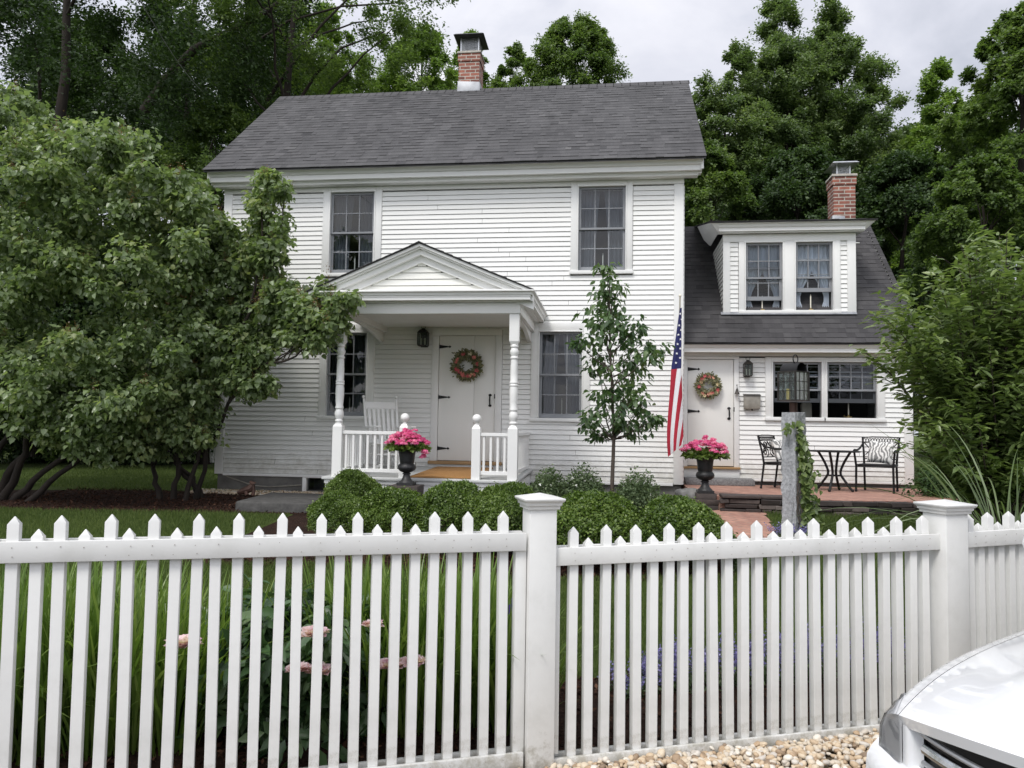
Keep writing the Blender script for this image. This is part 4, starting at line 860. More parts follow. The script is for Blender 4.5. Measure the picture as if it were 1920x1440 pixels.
def stones(name, label, cat, pts, z0f, z1, courses, depth, mat, loc):
    """dry laid wall: individual flattish stones along a polyline (one object)"""
    mb = MB(); pts = [Vector((p[0], p[1], 0)) for p in pts]
    for a, b in zip(pts, pts[1:]):
        d = b - a; L_ = d.length; d.normalize(); nd = Vector((d.y, -d.x, 0))
        zb = z0f; hs = [(z1 - zb) / courses] * courses; z = zb
        for c in range(courses):
            u = -random.uniform(0, .1)
            while u < L_:
                w = random.uniform(.12, .42); h = hs[c] * random.uniform(.82, .97); o = random.uniform(-.02, .025)
                P = a + d * (u + w / 2) + nd * o
                bm_c = (P.x, P.y, z + h / 2)
                hx, hy, hz = (w - .012) / 2, depth / 2, h / 2
                ca, sa = d.x, d.y; vs = []
                for kz in (-1, 1):
                    for kx, ky in ((-1, -1), (1, -1), (1, 1), (-1, 1)):
                        q = (hx * kx + random.uniform(-.012, .012), hy * ky + random.uniform(-.018, .018), hz * kz + random.uniform(-.006, .006))
                        vs.append((bm_c[0] + q[0] * ca - q[1] * sa, bm_c[1] + q[0] * sa + q[1] * ca, bm_c[2] + q[2]))
                mb.hexa(vs, 0, random.random()); u += w
            z += hs[c]
    o = mb.build(name, mat, loc=loc, bevel=.007, seg=1); return tag(o, label, cat)
stones('stone_wall', 'low dark dry stacked stone wall holding up the front of the brick patio', 'wall', [(1.52, 10.47), (2.2, 10.40), (3.0, 10.42), (4.2, 10.58), (6.2, 10.86)], .38, PZ - .002, 4, .2, M['slate'], (3, 10.45, .38))
cp = MB(); 
for i, (xa, xb) in enumerate(((1.46, 1.95), (1.955, 2.42))): cp.hexa([(xa, 10.34, PZ + .003), (xb, 10.32, PZ + .003), (xb, 10.62, PZ + .003), (xa, 10.64, PZ + .003), (xa, 10.34, PZ + .04), (xb, 10.32, PZ + .04), (xb, 10.62, PZ + .04), (xa, 10.64, PZ + .04)], 0, .45)
tag(cp.build('coping_slab', M['slate'], loc=(1.9, 10.4, PZ), bevel=.008), 'flat dark slate coping along the patio edge left of the lamp post', 'stone slab')
# granite door step of the wing, boulder, plinths
st = MB(); st.hexa([(1.22, 12.72, PZ), (2.31, 12.73, PZ), (2.31, 13.02, PZ), (1.22, 13.02, PZ), (1.22, 12.73, .745), (2.30, 12.75, .745), (2.31, 13.02, .75), (1.22, 13.02, .75)])
tag(st.build('door_step', M['granite_dark'], loc=(1.7, 12.9, PZ), bevel=.012), 'rough granite step below the wing door', 'step')
def rock(name, label, c, r, mat, seed):
    bm = bmesh.new(); bmesh.ops.create_icosphere(bm, subdivisions=3, radius=1); rg = random.Random(seed)
    ph = [rg.uniform(0, 6) for _ in range(9)]
    for v in bm.verts:
        p = v.co; k = 1 + .14 * math.sin(p.x * 2.3 + ph[0]) * math.sin(p.y * 2.7 + ph[1]) + .1 * math.sin(p.z * 3.7 + ph[2] + p.x * 2) + .05 * math.sin(p.x * 7 + ph[3]) * math.sin(p.y * 8 + ph[4])
        q = Vector((math.copysign(abs(p.x) ** .8, p.x), math.copysign(abs(p.y) ** .8, p.y), math.copysign(abs(p.z) ** .7, p.z)))
        v.co = Vector((q.x * r[0] * k, q.y * r[1] * k, q.z * r[2] * k))
    me = bpy.data.meshes.new(name); bm.to_mesh(me); bm.free(); me.materials.append(mat); me.polygons.foreach_set('use_smooth', [True] * len(me.polygons))
    o = bpy.data.objects.new(name, me); COL.objects.link(o); o.location = c; return tag(o, label, 'rock')
p = at(1292, 928, 10.9); rock('boulder', 'grey weathered boulder at the left corner of the brick patio', (p.x, 10.9, p.z + .0), (.17, .13, .10), M['boulder'], 3)
def plinth(name, label, x, y, z0, z1, w, steps):
    mb = MB(); h = (z1 - z0) / steps; z = z0
    for i in range(steps):
        k = w / 2 + (.04 if i < steps - 1 else 0); a = .015
        R = lambda: random.uniform(-a, a)
        mb.hexa([(x - k + R(), y - k + R(), z), (x + k + R(), y - k + R(), z), (x + k + R(), y + k + R(), z), (x - k + R(), y + k + R(), z), (x - k + R(), y - k + R(), z + h - .003), (x + k + R(), y - k + R(), z + h - .003), (x + k + R(), y + k + R(), z + h - .003), (x - k + R(), y + k + R(), z + h - .003)], 0, random.uniform(.2, .6)); z += h
    return tag(mb.build(name, M['slate'], loc=(x, y, z0), bevel=.008), label, 'plinth')
# big stone slab at the left of the porch
a, b, c, d = atz(440, 957, .29), atz(605, 957, .29), atz(600, 925, .40), atz(455, 927, .40)
zt = at(520, 942, a.y).z
m = MB(); m.hexa([(a.x, a.y, .2), (b.x, a.y + .02, .2), (b.x, 11.7, .2), (a.x - .1, 11.7, .2), (a.x, a.y, zt), (b.x, a.y + .02, zt), (b.x, 11.68, zt + .02), (a.x - .08, 11.68, zt + .02)])
tag(m.build('stone_slab', M['slab'], loc=(-5, 11, .3), bevel=.03, seg=3), 'long flat grey stone slab lying left of the porch', 'stone slab')
# driftwood ornament on the slab
p = at(463, 936, 11.2); z = zt + .012; p.z = z
m = MB()
m.tube([(p.x - .14, 11.2, z + .03), (p.x - .05, 11.18, z + .06), (p.x + .05, 11.2, z + .10), (p.x + .08, 11.21, z + .15)], [.03, .05, .06, .045], 9)
m.tube([(p.x + .08, 11.21, z + .12), (p.x + .10, 11.2, z + .17), (p.x + .04, 11.19, z + .20)], [.04, .045, .02], 8); m.tube([(p.x + .09, 11.2, z + .15), (p.x + .11, 11.19, z + .07), (p.x + .10, 11.18, z)], [.03, .025, .03], 8); m.tube([(p.x - .02, 11.18, z + .07), (p.x + .03, 11.14, z)], [.035, .025], 8)
tag(m.build('driftwood', M['rust'], loc=(p.x, 11.2, z)), 'small knobbly dark brown driftwood piece on the stone slab', 'driftwood')
# cable along the foundation
pts = [at(x, y, YH - .0) + Vector((0, 0, 0)) for x, y in ((414, 887), (430, 894.7), (458, 904.4), (477, 910.5), (505, 912.8), (533, 911.4), (565, 909.4))]
tag(MB().tube(pts, .011, 6).build('garden_hose', M['mailbox'], loc=pts[0]), 'thin grey hose drooping along the house foundation', 'hose')
# blue toy hoops on the lawn
p = atz(507, 969, gz(-4, 9.2)); m = MB()
for k in (-.045, .0, .045): m.tube([(p.x + k + .03 * math.cos(t), p.y + k * .3, p.z + .055 * math.sin(t)) for t in np.linspace(0, PI, 9)], .006, 6)
M['blue'] = simple('blue_plastic', (.03, .22, .55), .4); tag(m.build('lawn_toy', M['blue'], loc=p), 'tiny bright blue plastic hoop toy on the lawn', 'toy')

# ================================================================= THINGS ON THE HOUSE
def wreath(c, R, label, seed, light=0.):
    rg = np.random.default_rng(seed); t = thing('wreath', label, 'wreath', c, group='door wreaths')
    m = MB(); m.tube([(c[0] + R * math.cos(a), c[1], c[2] + R * math.sin(a)) for a in np.linspace(0, 2 * PI, 33)], R * .13, 7); m.build('wreath_ring', M['bark'], t)
    n = 900; a = rg.random(n) * 2 * PI; r = R * (1 + rg.normal(0, .17, n)); 
    P = np.stack([c[0] + r * np.cos(a), c[1] - R * .12 - np.abs(rg.normal(0, R * .16, n)), c[2] + r * np.sin(a)], 1)
    rad = np.stack([np.cos(a), np.zeros(n), np.sin(a)], 1) * np.sign(r - R)[:, None]
    D = unit(rad + rg.normal(0, .6, (n, 3))); Nn = unit(np.array([0, -1., .25]) + rg.normal(0, .5, (n, 3)))
    leaves('wreath_foliage', P, Nn, D, R * (.22 + .16 * rg.random(n)), np.clip(rg.normal(.4 + light, .25, n), 0, 1), M['wreath_leaf'], t, .45, 'oval')
    k = 15; aa = np.array([.2, .9, 1.25, 1.9, 2.5, 2.9, 3.4, 3.9, 4.3, 4.75, 5.0, 5.3, 5.6, 5.9, 4.55])[:k] + rg.normal(0, .1, k); PP, NN, DD, SS, TT = [], [], [], [], []
    for i in range(k):
        cc = np.array([c[0] + R * (1 + rg.normal(0, .1)) * math.cos(aa[i]), c[1] - R * .34, c[2] + R * (1 + rg.normal(0, .1)) * math.sin(aa[i])]); tint = rg.random() ** 1.3
        for ring in range(3):
            for q in range(7):
                an = q * 2 * PI / 7 + ring * .5; dd = np.array([math.cos(an), -.35 - .5 * (2 - ring) * .5, math.sin(an)])
                PP.append(cc); DD.append(dd); NN.append(np.array([0, -1, 0]) + .5 * dd * np.array([-1, 0, -1])); SS.append(R * (.23 - .05 * (2 - ring))); TT.append(np.clip(tint + rg.normal(0, .06), 0, 1))
    leaves('wreath_blossoms', np.array(PP), unit(np.array(NN)), unit(np.array(DD)), np.array(SS), np.array(TT), M['wreath_flower'], t, .8, 'oval')
p = at(876, 685, YH - .06); wreath((p.x, p.y, p.z), .182, 'wreath of muted leaves and coral flowers on the main porch door', 21)
p = at(1327, 723, YW - .06); wreath((p.x, p.y, p.z), .15, 'brighter wreath with coral red blossoms on the wing door', 22, .12)

def wall_lantern(x, y, zb, w, h, label, mat):
    """box lantern on a back plate: roof, cage, two candle sleeves, ring"""
    t = thing('wall_lantern', label, 'lantern', (x, y, zb), group='wall lanterns')
    yc = y - w * .62; b = w / 2
    m = MB(); m.box((x - b * .8, y - .012, zb - .01), (x + b * .8, y, zb + h * .78)); m.build('back_plate', mat, t, bevel=.002)
    m = MB(); h1 = h * .66
    m.box((x - b, yc - b, zb), (x + b, yc + b, zb + .014))
    for sx in (-1, 1):
        for sy in (-1, 1): m.box((x + sx * b - .006, yc + sy * b - .006, zb + .013), (x + sx * b + .006, yc + sy * b + .006, zb + h1))
    for sy in (-1, 1): m.box((x - .004, yc + sy * b - .003, zb + .014), (x + .004, yc + sy * b + .003, zb + h1))
    for sx in (-1, 1): m.box((x + sx * b - .003, yc - .004, zb + .014), (x + sx * b + .003, yc + .004, zb + h1))
    m.build('cage', mat, t)
    m = MB(); k = b + .012
    m.hexa([(x - k, yc - k, zb + h1), (x + k, yc - k, zb + h1), (x + k, yc + k, zb + h1), (x - k, yc + k, zb + h1), (x - b * .6, yc - b * .6, zb + h * .82), (x + b * .6, yc - b * .6, zb + h * .82), (x + b * .6, yc + b * .6, zb + h * .82), (x - b * .6, yc + b * .6, zb + h * .82)])
    m.lathe([(b * .45, h * .82), (b * .5, h * .86), (b * .15, h * .90)], (x, yc, zb), 12); m.build('lantern_roof', mat, t)
    m = MB(); m.tube([(x + .032 * math.cos(a), yc, zb + h * .95 + .032 * math.sin(a)) for a in np.linspace(0, 2 * PI, 17)], .004, 6); m.build('ring', mat, t)
    g = MB()
    for sx in (-1, 1): g.add([(x + sx * b, yc - b, zb + .014), (x + sx * b, yc + b, zb + .014), (x + sx * b, yc + b, zb + h1), (x + sx * b, yc - b, zb + h1)], [(0, 1, 2, 3)])
    g.add([(x - b, yc - b - .001, zb + .014), (x + b, yc - b - .001, zb + .014), (x + b, yc - b - .001, zb + h1), (x - b, yc - b - .001, zb + h1)], [(0, 1, 2, 3)])
    g.build('pane', M['lamp_glass'], t, smooth=0)
    for sx in (-.4, .4):
        c = MB(); c.tube([(x + sx * b, yc, zb + .014), (x + sx * b, yc, zb + h1 * .6)], .011, 10); c.build('candle_sleeve', M['candle'], t)
p = at(795.5, 650, YH - .02); wall_lantern(p.x, YH - .014, p.z, .15, .33, 'dark wall lantern beside the main porch door', M['iron'])
p = at(1401, 706, YW - .02); wall_lantern(p.x, YW - .014, p.z, .12, .30, 'weathered brown wall lantern beside the wing door', M['bronze'])
# door bell and tin letter box
p = at(1382, 735, YW - .08); t = thing('door_bell', 'small dark hanging bell between the wing door and lantern', 'bell', p)
MB().lathe([(.004, .06), (.012, .055), (.02, .03), (.028, .0), (.042, -.03), (.040, -.033), (.004, -.02)], p, 16).build('bell_cup', M['bronze'], t)
MB().tube([(p.x, YW - .01, p.z + .11), (p.x, p.y, p.z + .12), (p.x, p.y, p.z + .06)], .006, 6).build('bracket', M['iron'], t)
MB().tube([(p.x, p.y, p.z - .02), (p.x + .004, p.y, p.z - .14)], .003, 5).build('bell_cord', M['candle'], t)
a, b = at(1394, 740, YW - .02), at(1424, 767, YW - .02); t = thing('letter_box', 'weathered tin letter box on the wing wall below the lantern', 'mailbox', ((a.x + b.x) / 2, YW, b.z))
MB().prism([(YW - .016, b.z), (YW - .10, b.z), (YW - .115, a.z - .02), (YW - .016, a.z)], a.x, b.x, axis='x').build('box', M['mailbox'], t, bevel=.004)
MB().prism([(YW - .014, a.z + .004), (YW - .13, a.z - .022), (YW - .128, a.z - .012), (YW - .014, a.z + .014)], a.x - .008, b.x + .008, axis='x').build('lid', M['bronze'], t, bevel=.002)
MB().ball(((a.x + b.x) / 2, YW - .08, b.z - .014), .014).build('knob', M['iron'], t)

# flag on a slanted pole at the house corner
def flag():
    Y0 = 11.75
    top = at(1275, 557, Y0); mnt = Vector((1.09, YH - .03, 2.25))
    t = thing('flag', 'American flag hanging limp from a slanted pole on the house corner', 'flag', mnt)
    MB().tube([mnt, top], .013, 8).ball(top + Vector((0, 0, .02)), .022).build('flag_pole', M['candle'], t)
    MB().box((1.05, YH - .045, 2.18), (1.13, YH - .025, 2.36)).tube([mnt + Vector((0, .01, -.03)), mnt + (top - mnt) * .09], .022, 10).build('pole_bracket', M['steel'], t)
    K = [(0, 1274.5, 1278.5, 578, 577), (.1, 1270, 1278, 610, 610), (.25, 1264.5, 1278, 650, 649), (.4, 1258.5, 1278, 690, 688), (.55, 1256, 1279.5, 733, 730), (.7, 1252.5, 1281, 776, 772), (.8, 1250.5, 1282, 806, 798), (.9, 1250.5, 1282.5, 832, 818), (1, 1252.5, 1280, 857, 832)]
    ts = [k[0] for k in K]
    def S(s, v):
        xl, xr, yl, yr = (float(np.interp(v, ts, [k[i] for k in K])) for i in (1, 2, 3, 4))
        sv = float(np.interp(v, [0, .4, .9, 1], [.13, .13, .40, .42]))
        if s <= sv: u = s / sv; yo = -.035 * math.sin(u * PI) * (.4 + v) + .012 * math.sin(u * 9 + v * 7)
        else:
            q = (s - sv) / (1 - sv) * 3.0; tri = abs((q % 2) - 1); u = .12 + .8 * tri if q < 3 else .5
            u = max(.1, min(.9, tri * .86 + .07)); yo = .03 + .028 * q + .01 * math.sin(v * 9 + q)
        x = xl + (xr - xl) * u; y = yl + (yr - yl) * u - (6 * v * (1 if s > sv else 0))
        return at(x, y, Y0 + yo)
    mb = MB(); nv, ns = 44, 78
    vs = [S(i / ns, j / nv) for i in range(ns + 1) for j in range(nv + 1)]
    for i in range(ns):
        for j in range(nv):
            s, v = (i + .5) / ns, (j + .5) / nv
            mi = 2 if (s < 7 / 13 and v < .4) else (0 if int(s * 13) % 2 == 0 else 1)
            mb.f.append([i * (nv + 1) + j, (i + 1) * (nv + 1) + j, (i + 1) * (nv + 1) + j + 1, i * (nv + 1) + j + 1]); mb.m.append(mi); mb.t.append(.5)
    mb.v = [tuple(p) for p in vs]
    for r in range(9):     # fifty stars
        cnt = 6 if r % 2 == 0 else 5
        for c in range(cnt):
            s = 7 / 13 * (r + 1) / 10; v = .4 * ((2 * c + 1 + (0 if cnt == 6 else 1)) / 12)
            P = Vector(S(s, v)); du = (Vector(S(s + .01, v)) - P).normalized(); dv = Vector((0, 0, 1)); sz = .022
            poly = []
            for k in range(10):
                an = PI / 2 + k * PI / 5; rr = sz if k % 2 == 0 else sz * .4
                poly.append(P + Vector((math.cos(an) * rr, -.006 if s < .2 else 0.006, math.sin(an) * rr)))
            mb.add(poly, [tuple(range(10))], 1)
    f = mb.build('flag_cloth', [M['flag_red'], M['flag_white'], M['flag_blue']], t, smooth=60, fixn=False)
M['flag_red'] = simple('flag_red', (.42, .018, .04), .8, var=.1); M['flag_white'] = simple('flag_white', (.78, .78, .8), .8, var=.03); M['flag_blue'] = simple('flag_blue', (.014, .018, .10), .8, var=.15)
flag()

# doormat and rocking chair on the porch
zm = lambda y: .79 + (y - YP + .12) * .0307 + .003
m = MB(); x0, x1, y0, y1 = -2.74, -1.83, 10.52, 12.25
m.hexa([(x0, y0, zm(y0)), (x1, y0, zm(y0)), (x1, y1, zm(y1)), (x0, y1, zm(y1)), (x0, y0, zm(y0) + .022), (x1, y0, zm(y0) + .022), (x1, y1, zm(y1) + .022), (x0, y1, zm(y1) + .022)])
tag(m.build('doormat', M['mat'], loc=(-2.3, 10.6, .8), bevel=.008), 'tan coir doormat on the porch floor in front of the main door', 'doormat')
def rocking_chair(loc, rz):
    t = thing('rocking_chair', 'white slatted rocking chair on the porch left of the main door', 'rocking chair', (0, 0, 0))
    lean = .24; w = .27
    back = lambda x, z: (x, .20 + (z - .40) * lean, z)
    for sx in (-1, 1):
        m = MB(); m.tube([(sx * .25, .17, .05), back(sx * .255, .40), back(sx * .262, .75), back(sx * .27, 1.10)], [.018, .022, .021, .017], 10); m.ball(back(sx * .272, 1.13), .025); m.build('back_post', M['trim'], t)
        m = MB(); m.tube([(sx * .28, -.22, .05), (sx * .28, -.22, .40), (sx * .28, -.22, .64)], [.018, .022, .018], 10); m.build('front_leg', M['trim'], t)
        m = MB(); m.prism([(-.32, .655), (.24, .645), (.24, .665), (-.32, .68)], sx * .28 - .045, sx * .28 + .045, axis='x'); m.build('armrest', M['trim'], t, bevel=.006)
        m = MB(); m.grid(lambda u, v: (sx * .265 + (v - .5) * .035, -.48 + u * .98, .012 + .30 * (u - .5) ** 2 * 1.2 + .045), 16, 1); m.grid(lambda u, v: (sx * .265 + (v - .5) * .035, -.48 + u * .98, .012 + .30 * (u - .5) ** 2 * 1.2), 16, 1)
        m.grid(lambda u, v: (sx * .265 - .0175, -.48 + u * .98, .012 + .36 * (u - .5) ** 2 + .045 * v), 16, 1); m.grid(lambda u, v: (sx * .265 + .0175, -.48 + u * .98, .012 + .36 * (u - .5) ** 2 + .045 * v), 16, 1)
        m.build('rocker', M['trim'], t, fixn=False)
    m = MB()
    for i in range(6):
        x = -.19 + i * .076
        m.hexa([back(x - .022, .45), back(x + .022, .45), (x + .022, back(0, .45)[1] + .012, .45), (x - .022, back(0, .45)[1] + .012, .45), back(x - .022, .96), back(x + .022, .96), (x + .022, back(0, .96)[1] + .012, .96), (x - .022, back(0, .96)[1] + .012, .96)])
    m.build('back_slats', M['trim'], t, bevel=.003)
    for z0, z1 in ((.94, 1.05), (.42, .47)):
        m = MB(); m.hexa([back(-.25, z0), back(.25, z0), (.25, back(0, z0)[1] + .022, z0), (-.25, back(0, z0)[1] + .022, z0), back(-.25, z1), back(.25, z1), (.25, back(0, z1)[1] + .022, z1), (-.25, back(0, z1)[1] + .022, z1)]); m.build('back_rail', M['trim'], t, bevel=.004)
    m = MB()
    for i in range(7): y = -.25 + i * .066; m.box((-.27, y, .405 - i * .008), (.27, y + .055, .425 - i * .008))
    for y in (-.22, .17): m.tube([(-.27, y, .25), (.27, y, .25)], .013, 8)
    m.build('seat', M['trim'], t, bevel=.003)
    t.location = loc; t.rotation_euler = (0, 0, rz); return t
p = at(742, 870, 11.45); rocking_chair((p.x - .16, 11.55, .83), math.radians(38))

# urns
def urn(x, y, z, s, label, fl_label, wide, seed, trail):
    t = thing('urn', label, 'urn', (x, y, z), group='black urns of pink flowers')
    m = MB(); b = .115 * s
    m.box((x - b, y - b, z), (x + b, y + b, z + .035 * s))
    m.lathe([(.105 * s, .035 * s), (.10 * s, .05 * s), (.075 * s, .07 * s), (.055 * s, .11 * s), (.045 * s, .145 * s), (.06 * s, .152 * s), (.06 * s, .162 * s), (.045 * s, .168 * s), (.05 * s, .175 * s)], (x, y, z), 28)
    m.build('foot', M['urn'], t, bevel=0, smooth=40)
    m = MB(); m.lathe([(.05 * s, .175 * s), (.09 * s, .19 * s), (.12 * s, .215 * s), (.132 * s, .245 * s), (.125 * s, .275 * s), (.105 * s, .295 * s), (.098 * s, .305 * s), (.102 * s, .312 * s), (.108 * s, .36 * s), (.115 * s, .43 * s), (.125 * s, .49 * s), (.15 * s, .525 * s), (.155 * s, .535 * s), (.15 * s, .545 * s), (.135 * s, .54 * s), (.12 * s, .50 * s)], (x, y, z), 28)
    m.build('bowl', M['urn'], t, smooth=40)
    g = thing('potted_geranium', fl_label, 'flowers', (x, y, z + .5 * s), group='pink geraniums in urns')
    rg = np.random.default_rng(seed); zt = z + .53 * s
    # foliage
    n = 900; d = rdir(n, rg); d[:, 2] = np.abs(d[:, 2]) * .55 - .12
    P = np.array([x, y, zt]) + d * np.array([wide, wide * .8, .17]) * (.35 + .6 * rg.random((n, 1)))
    leaves('foliage', P, unit(np.array([0, -.3, 1.]) + .6 * rg.normal(size=(n, 3))), d + .4 * rg.normal(size=(n, 3)), .05 + .03 * rg.random(n), np.clip(rg.normal(.45, .2, n), 0, 1), M['leaf_box'], g, .8, 'oval')
    PP, NN, DD, SS, TT = [], [], [], [], []
    heads = []
    for i in range(95):
        a = rg.random() * 2 * PI; r = math.sqrt(rg.random()); hx = r * math.cos(a) * wide; hy = r * math.sin(a) * wide * .8
        heads.append((x + hx, y + hy, zt + .06 + .13 * (1 - r * r) + rg.normal(0, .02)))
    for i in range(trail): heads.append((x + wide * (.75 + .2 * rg.random()), y - .1 * rg.random(), zt - .16 * rg.random()))
    for h in heads:
        tn = np.clip(rg.normal(.5, .22), .1, .95)
        for q in range(26):
            dd = rdir(1, rg)[0]; dd[2] = abs(dd[2]) * .8 - .1
            c = np.array(h) + dd * np.array([.034, .034, .026])
            a0 = rg.random() * 6
            e1 = unit(np.cross(dd, [0.1, .3, 1.])[None])[0]; e2 = np.cross(dd, e1)
            for k in range(4):
                an = a0 + k * PI / 2; PP.append(c); DD.append(e1 * math.cos(an) + e2 * math.sin(an) + dd * .2); NN.append(dd); SS.append(.0165); TT.append(np.clip(tn + rg.normal(0, .22), 0, 1))
    leaves('blossoms', np.array(PP), unit(np.array(NN) + .35 * rg.normal(size=(len(NN), 3))), unit(np.array(DD)), np.array(SS), np.array(TT), M['pink'], g, .85, 'quad')
UY = 10.05; ub = at(762, 909, UY)
plinth('stone_plinth', 'dark stone plinth under the porch urn', ub.x, UY, gz(-2.7, UY), ub.z, .40, 3)
urn(ub.x, UY, ub.z, .93, 'black classical urn of pink flowers in front of the porch', 'pink geraniums spilling over the porch urn on one side', .285, 5, 7)
UY2 = 10.75; ub2 = at(1322, 924, UY2)
plinth('stone_plinth', 'stepped dark stone plinth under the patio urn', ub2.x, UY2, .45, ub2.z, .26, 3)
urn(ub2.x, UY2, ub2.z, .95, 'black classical urn of pink flowers at the patio corner', 'even mound of pink geraniums in the patio urn', .31, 6, 0)

# ================================================================= PATIO FURNITURE
def patio_table(x, y, z, h, r):
    t = thing('patio_table', 'small round black metal bistro table on the brick patio', 'table', (x, y, z))
    m = MB(); m.lathe([(.02, h - .022), (r - .02, h - .022), (r, h - .016), (r, h - .004), (r - .01, h), (.02, h - .003)], (x, y, z), 40); m.build('tabletop', M['iron'], t)
    for k in range(4):
        a = PI / 4 + k * PI / 2 + .25; m = MB(); pts = []
        for u in np.linspace(0, 1, 13):
            rr = r * (.62 - .42 * math.sin(min(1, u * 1.45) * PI / 2) + max(0, u - .55) * 1.1) if True else 0
            pts.append((x + rr * math.cos(a), y + rr * math.sin(a), z + (h - .02) * (1 - u) + .0))
        pts[-1] = (pts[-1][0], pts[-1][1], z + .012)
        m.tube(pts, [.019] * 12 + [.017], 8); m.ball((pts[-1][0], pts[-1][1], z + .016), .022); m.build('leg', M['iron'], t)
    m = MB(); rr = r * .23
    m.tube([(x + rr * math.cos(a), y + rr * math.sin(a), z + h * .38) for a in np.linspace(0, 2 * PI, 25)], .011, 6); m.build('stretcher', M['iron'], t)
def arm_chair(label):
    t = thing('patio_chair', label, 'chair', (0, 0, 0), group='black metal patio chairs')
    I = M['iron']
    def bk(x, z): return (x, .20 + (z - .42) * .22, z)
    m = MB(); m.box((-.25, -.25, .405), (.25, .22, .425)); m.build('seat', I, t, bevel=.008)
    for sx in (-1, 1):
        m = MB(); m.tube([(sx * .255, -.24, .0), (sx * .25, -.24, .4), (sx * .275, -.25, .62)], [.015, .017, .015], 8); m.ball((sx * .255, -.24, .018), .02); m.build('leg', I, t)
        m = MB(); m.tube([(sx * .225, .26, .0), (sx * .225, .21, .40), bk(sx * .235, .6), bk(sx * .26, .84)], [.015, .017, .016, .014], 8); m.ball((sx * .225, .26, .018), .02); m.build('leg', I, t)
        m = MB(); m.tube([bk(sx * .25, .74), (sx * .275, .16, .665), (sx * .28, 0, .635), (sx * .28, -.2, .64), (sx * .275, -.27, .625), (sx * .275, -.27, .60)], [.012, .015, .017, .018, .016, .012], 8); m.build('armrest', I, t)
    m = MB()
    for z in (.835, .755): m.tube([bk(-.255, z), bk(-.12, z + .012), bk(.12, z + .012), bk(.255, z)], .010, 6)
    m.tube([bk(-.23, .50), bk(.23, .50)], .010, 6)
    for i in range(13):   # scalloped top band
        x = -.23 + i * .038; m.tube([bk(x - .019 + .019 * (1 - math.cos(a)) , .765 + .06 * math.sin(a)) for a in np.linspace(0, PI, 7)], .006, 5)
    for sx in (-1, 1):    # scrolls
        def spiral(cx, cz, r0, turns, a0, dr): return [bk(cx + sx * (r0 - dr * k / 16) * math.cos(a0 + turns * 2 * PI * k / 16), cz + (r0 - dr * k / 16) * math.sin(a0 + turns * 2 * PI * k / 16)) for k in range(17)]
        m.tube(spiral(sx * .085, .695, .055, 1.3, -.6, .04), .0085, 6); m.tube(spiral(sx * .14, .58, .055, 1.2, 1.2, .04), .0085, 6)
        m.tube([bk(sx * .23, .75), bk(sx * .15, .66), bk(sx * .04, .62), bk(sx * .03, .55), bk(sx * .10, .50)], .009, 6); m.tube([bk(0, .75), bk(sx * .03, .70), bk(sx * .14, .64), bk(sx * .21, .56)], .008, 6)
    m.build('backrest', I, t)
    m = MB()
    for z, y0, y1 in ((.39, -.24, .21),):
        for sx in (-1, 1): m.tube([(sx * .25, y0, z), (sx * .226, y1, z)], .011, 6)
        m.tube([(-.25, -.24, z), (.25, -.24, z)], .011, 6); m.tube([(-.226, .21, z), (.226, .21, z)], .011, 6)
    m.build('seat_frame', I, t)
    return t
TY = 12.15; tx = at(1564, 850, TY).x; th = at(1564, 845, TY).z - PZ
patio_table(tx, TY, PZ + .002, th, .37)
ch = arm_chair('black metal armchair with a cushion right of the patio table'); p = at(1646, 920, 12.2); ch.location = (p.x, 12.2, PZ + .002); ch.rotation_euler = (0, 0, math.radians(-28)); ch.scale = (1, 1, .96)
p2 = at(1470, 915, 12.3); ch2 = dup(ch, (p2.x, 12.3, PZ + .002), math.radians(52), 'black metal armchair partly hidden behind the granite lamp post'); ch2.scale = (1, 1, .96)
m_, nt, out = new_mat('leaf_print_fabric'); b_ = N(nt, 'ShaderNodeBsdfPrincipled', i_Roughness=.9); w_ = N(nt, 'ShaderNodeTexWave', i_Scale=6.0, i_Distortion=11.0, i_Detail=1.5); w_.inputs['Detail Scale'].default_value = 1.4
L(nt, coords(nt), w_.inputs['Vector']); r_ = ramp(nt, w_.outputs['Fac'], [(.42, (.22, .22, .215)), (.52, (.72, .71, .68))]); L(nt, r_.outputs[0], b_.inputs['Base Color']); L(nt, b_.outputs[0], out.inputs[0]); M['print'] = m_
def pillow(root, label, group='patterned chair cushions'):
    m = MB(); S = .175
    def fn(sgn):
        def f(u, v):
            x = (u * 2 - 1); z = (v * 2 - 1); k = (1 - x ** 4) * (1 - z ** 4); pin = 1 - .06 * (1 - abs(x)) * abs(z) ** 3 - .0
            pin2 = 1 - .06 * (1 - abs(z)) * abs(x) ** 3
            return (x * S * pin2, sgn * .075 * max(0, k) ** .55, z * S * pin)
        return f
    m.grid(fn(-1), 14, 14); m.grid(fn(1), 14, 14)
    o = m.build('cushion', M['print'], None, loc=(0, 0, 0), smooth=50)
    R = Matrix.Rotation(root.rotation_euler.z, 4, 'Z'); o.location = root.location + (R @ Vector((0.03, .07, .585))) ; o.rotation_euler = (math.radians(-20), math.radians(4), root.rotation_euler.z)
    tag(o, label, 'cushion', group)
pillow(ch, 'grey and white leaf print cushion on the right patio chair'); pillow(ch2, 'leaf print cushion on the chair behind the lamp post')

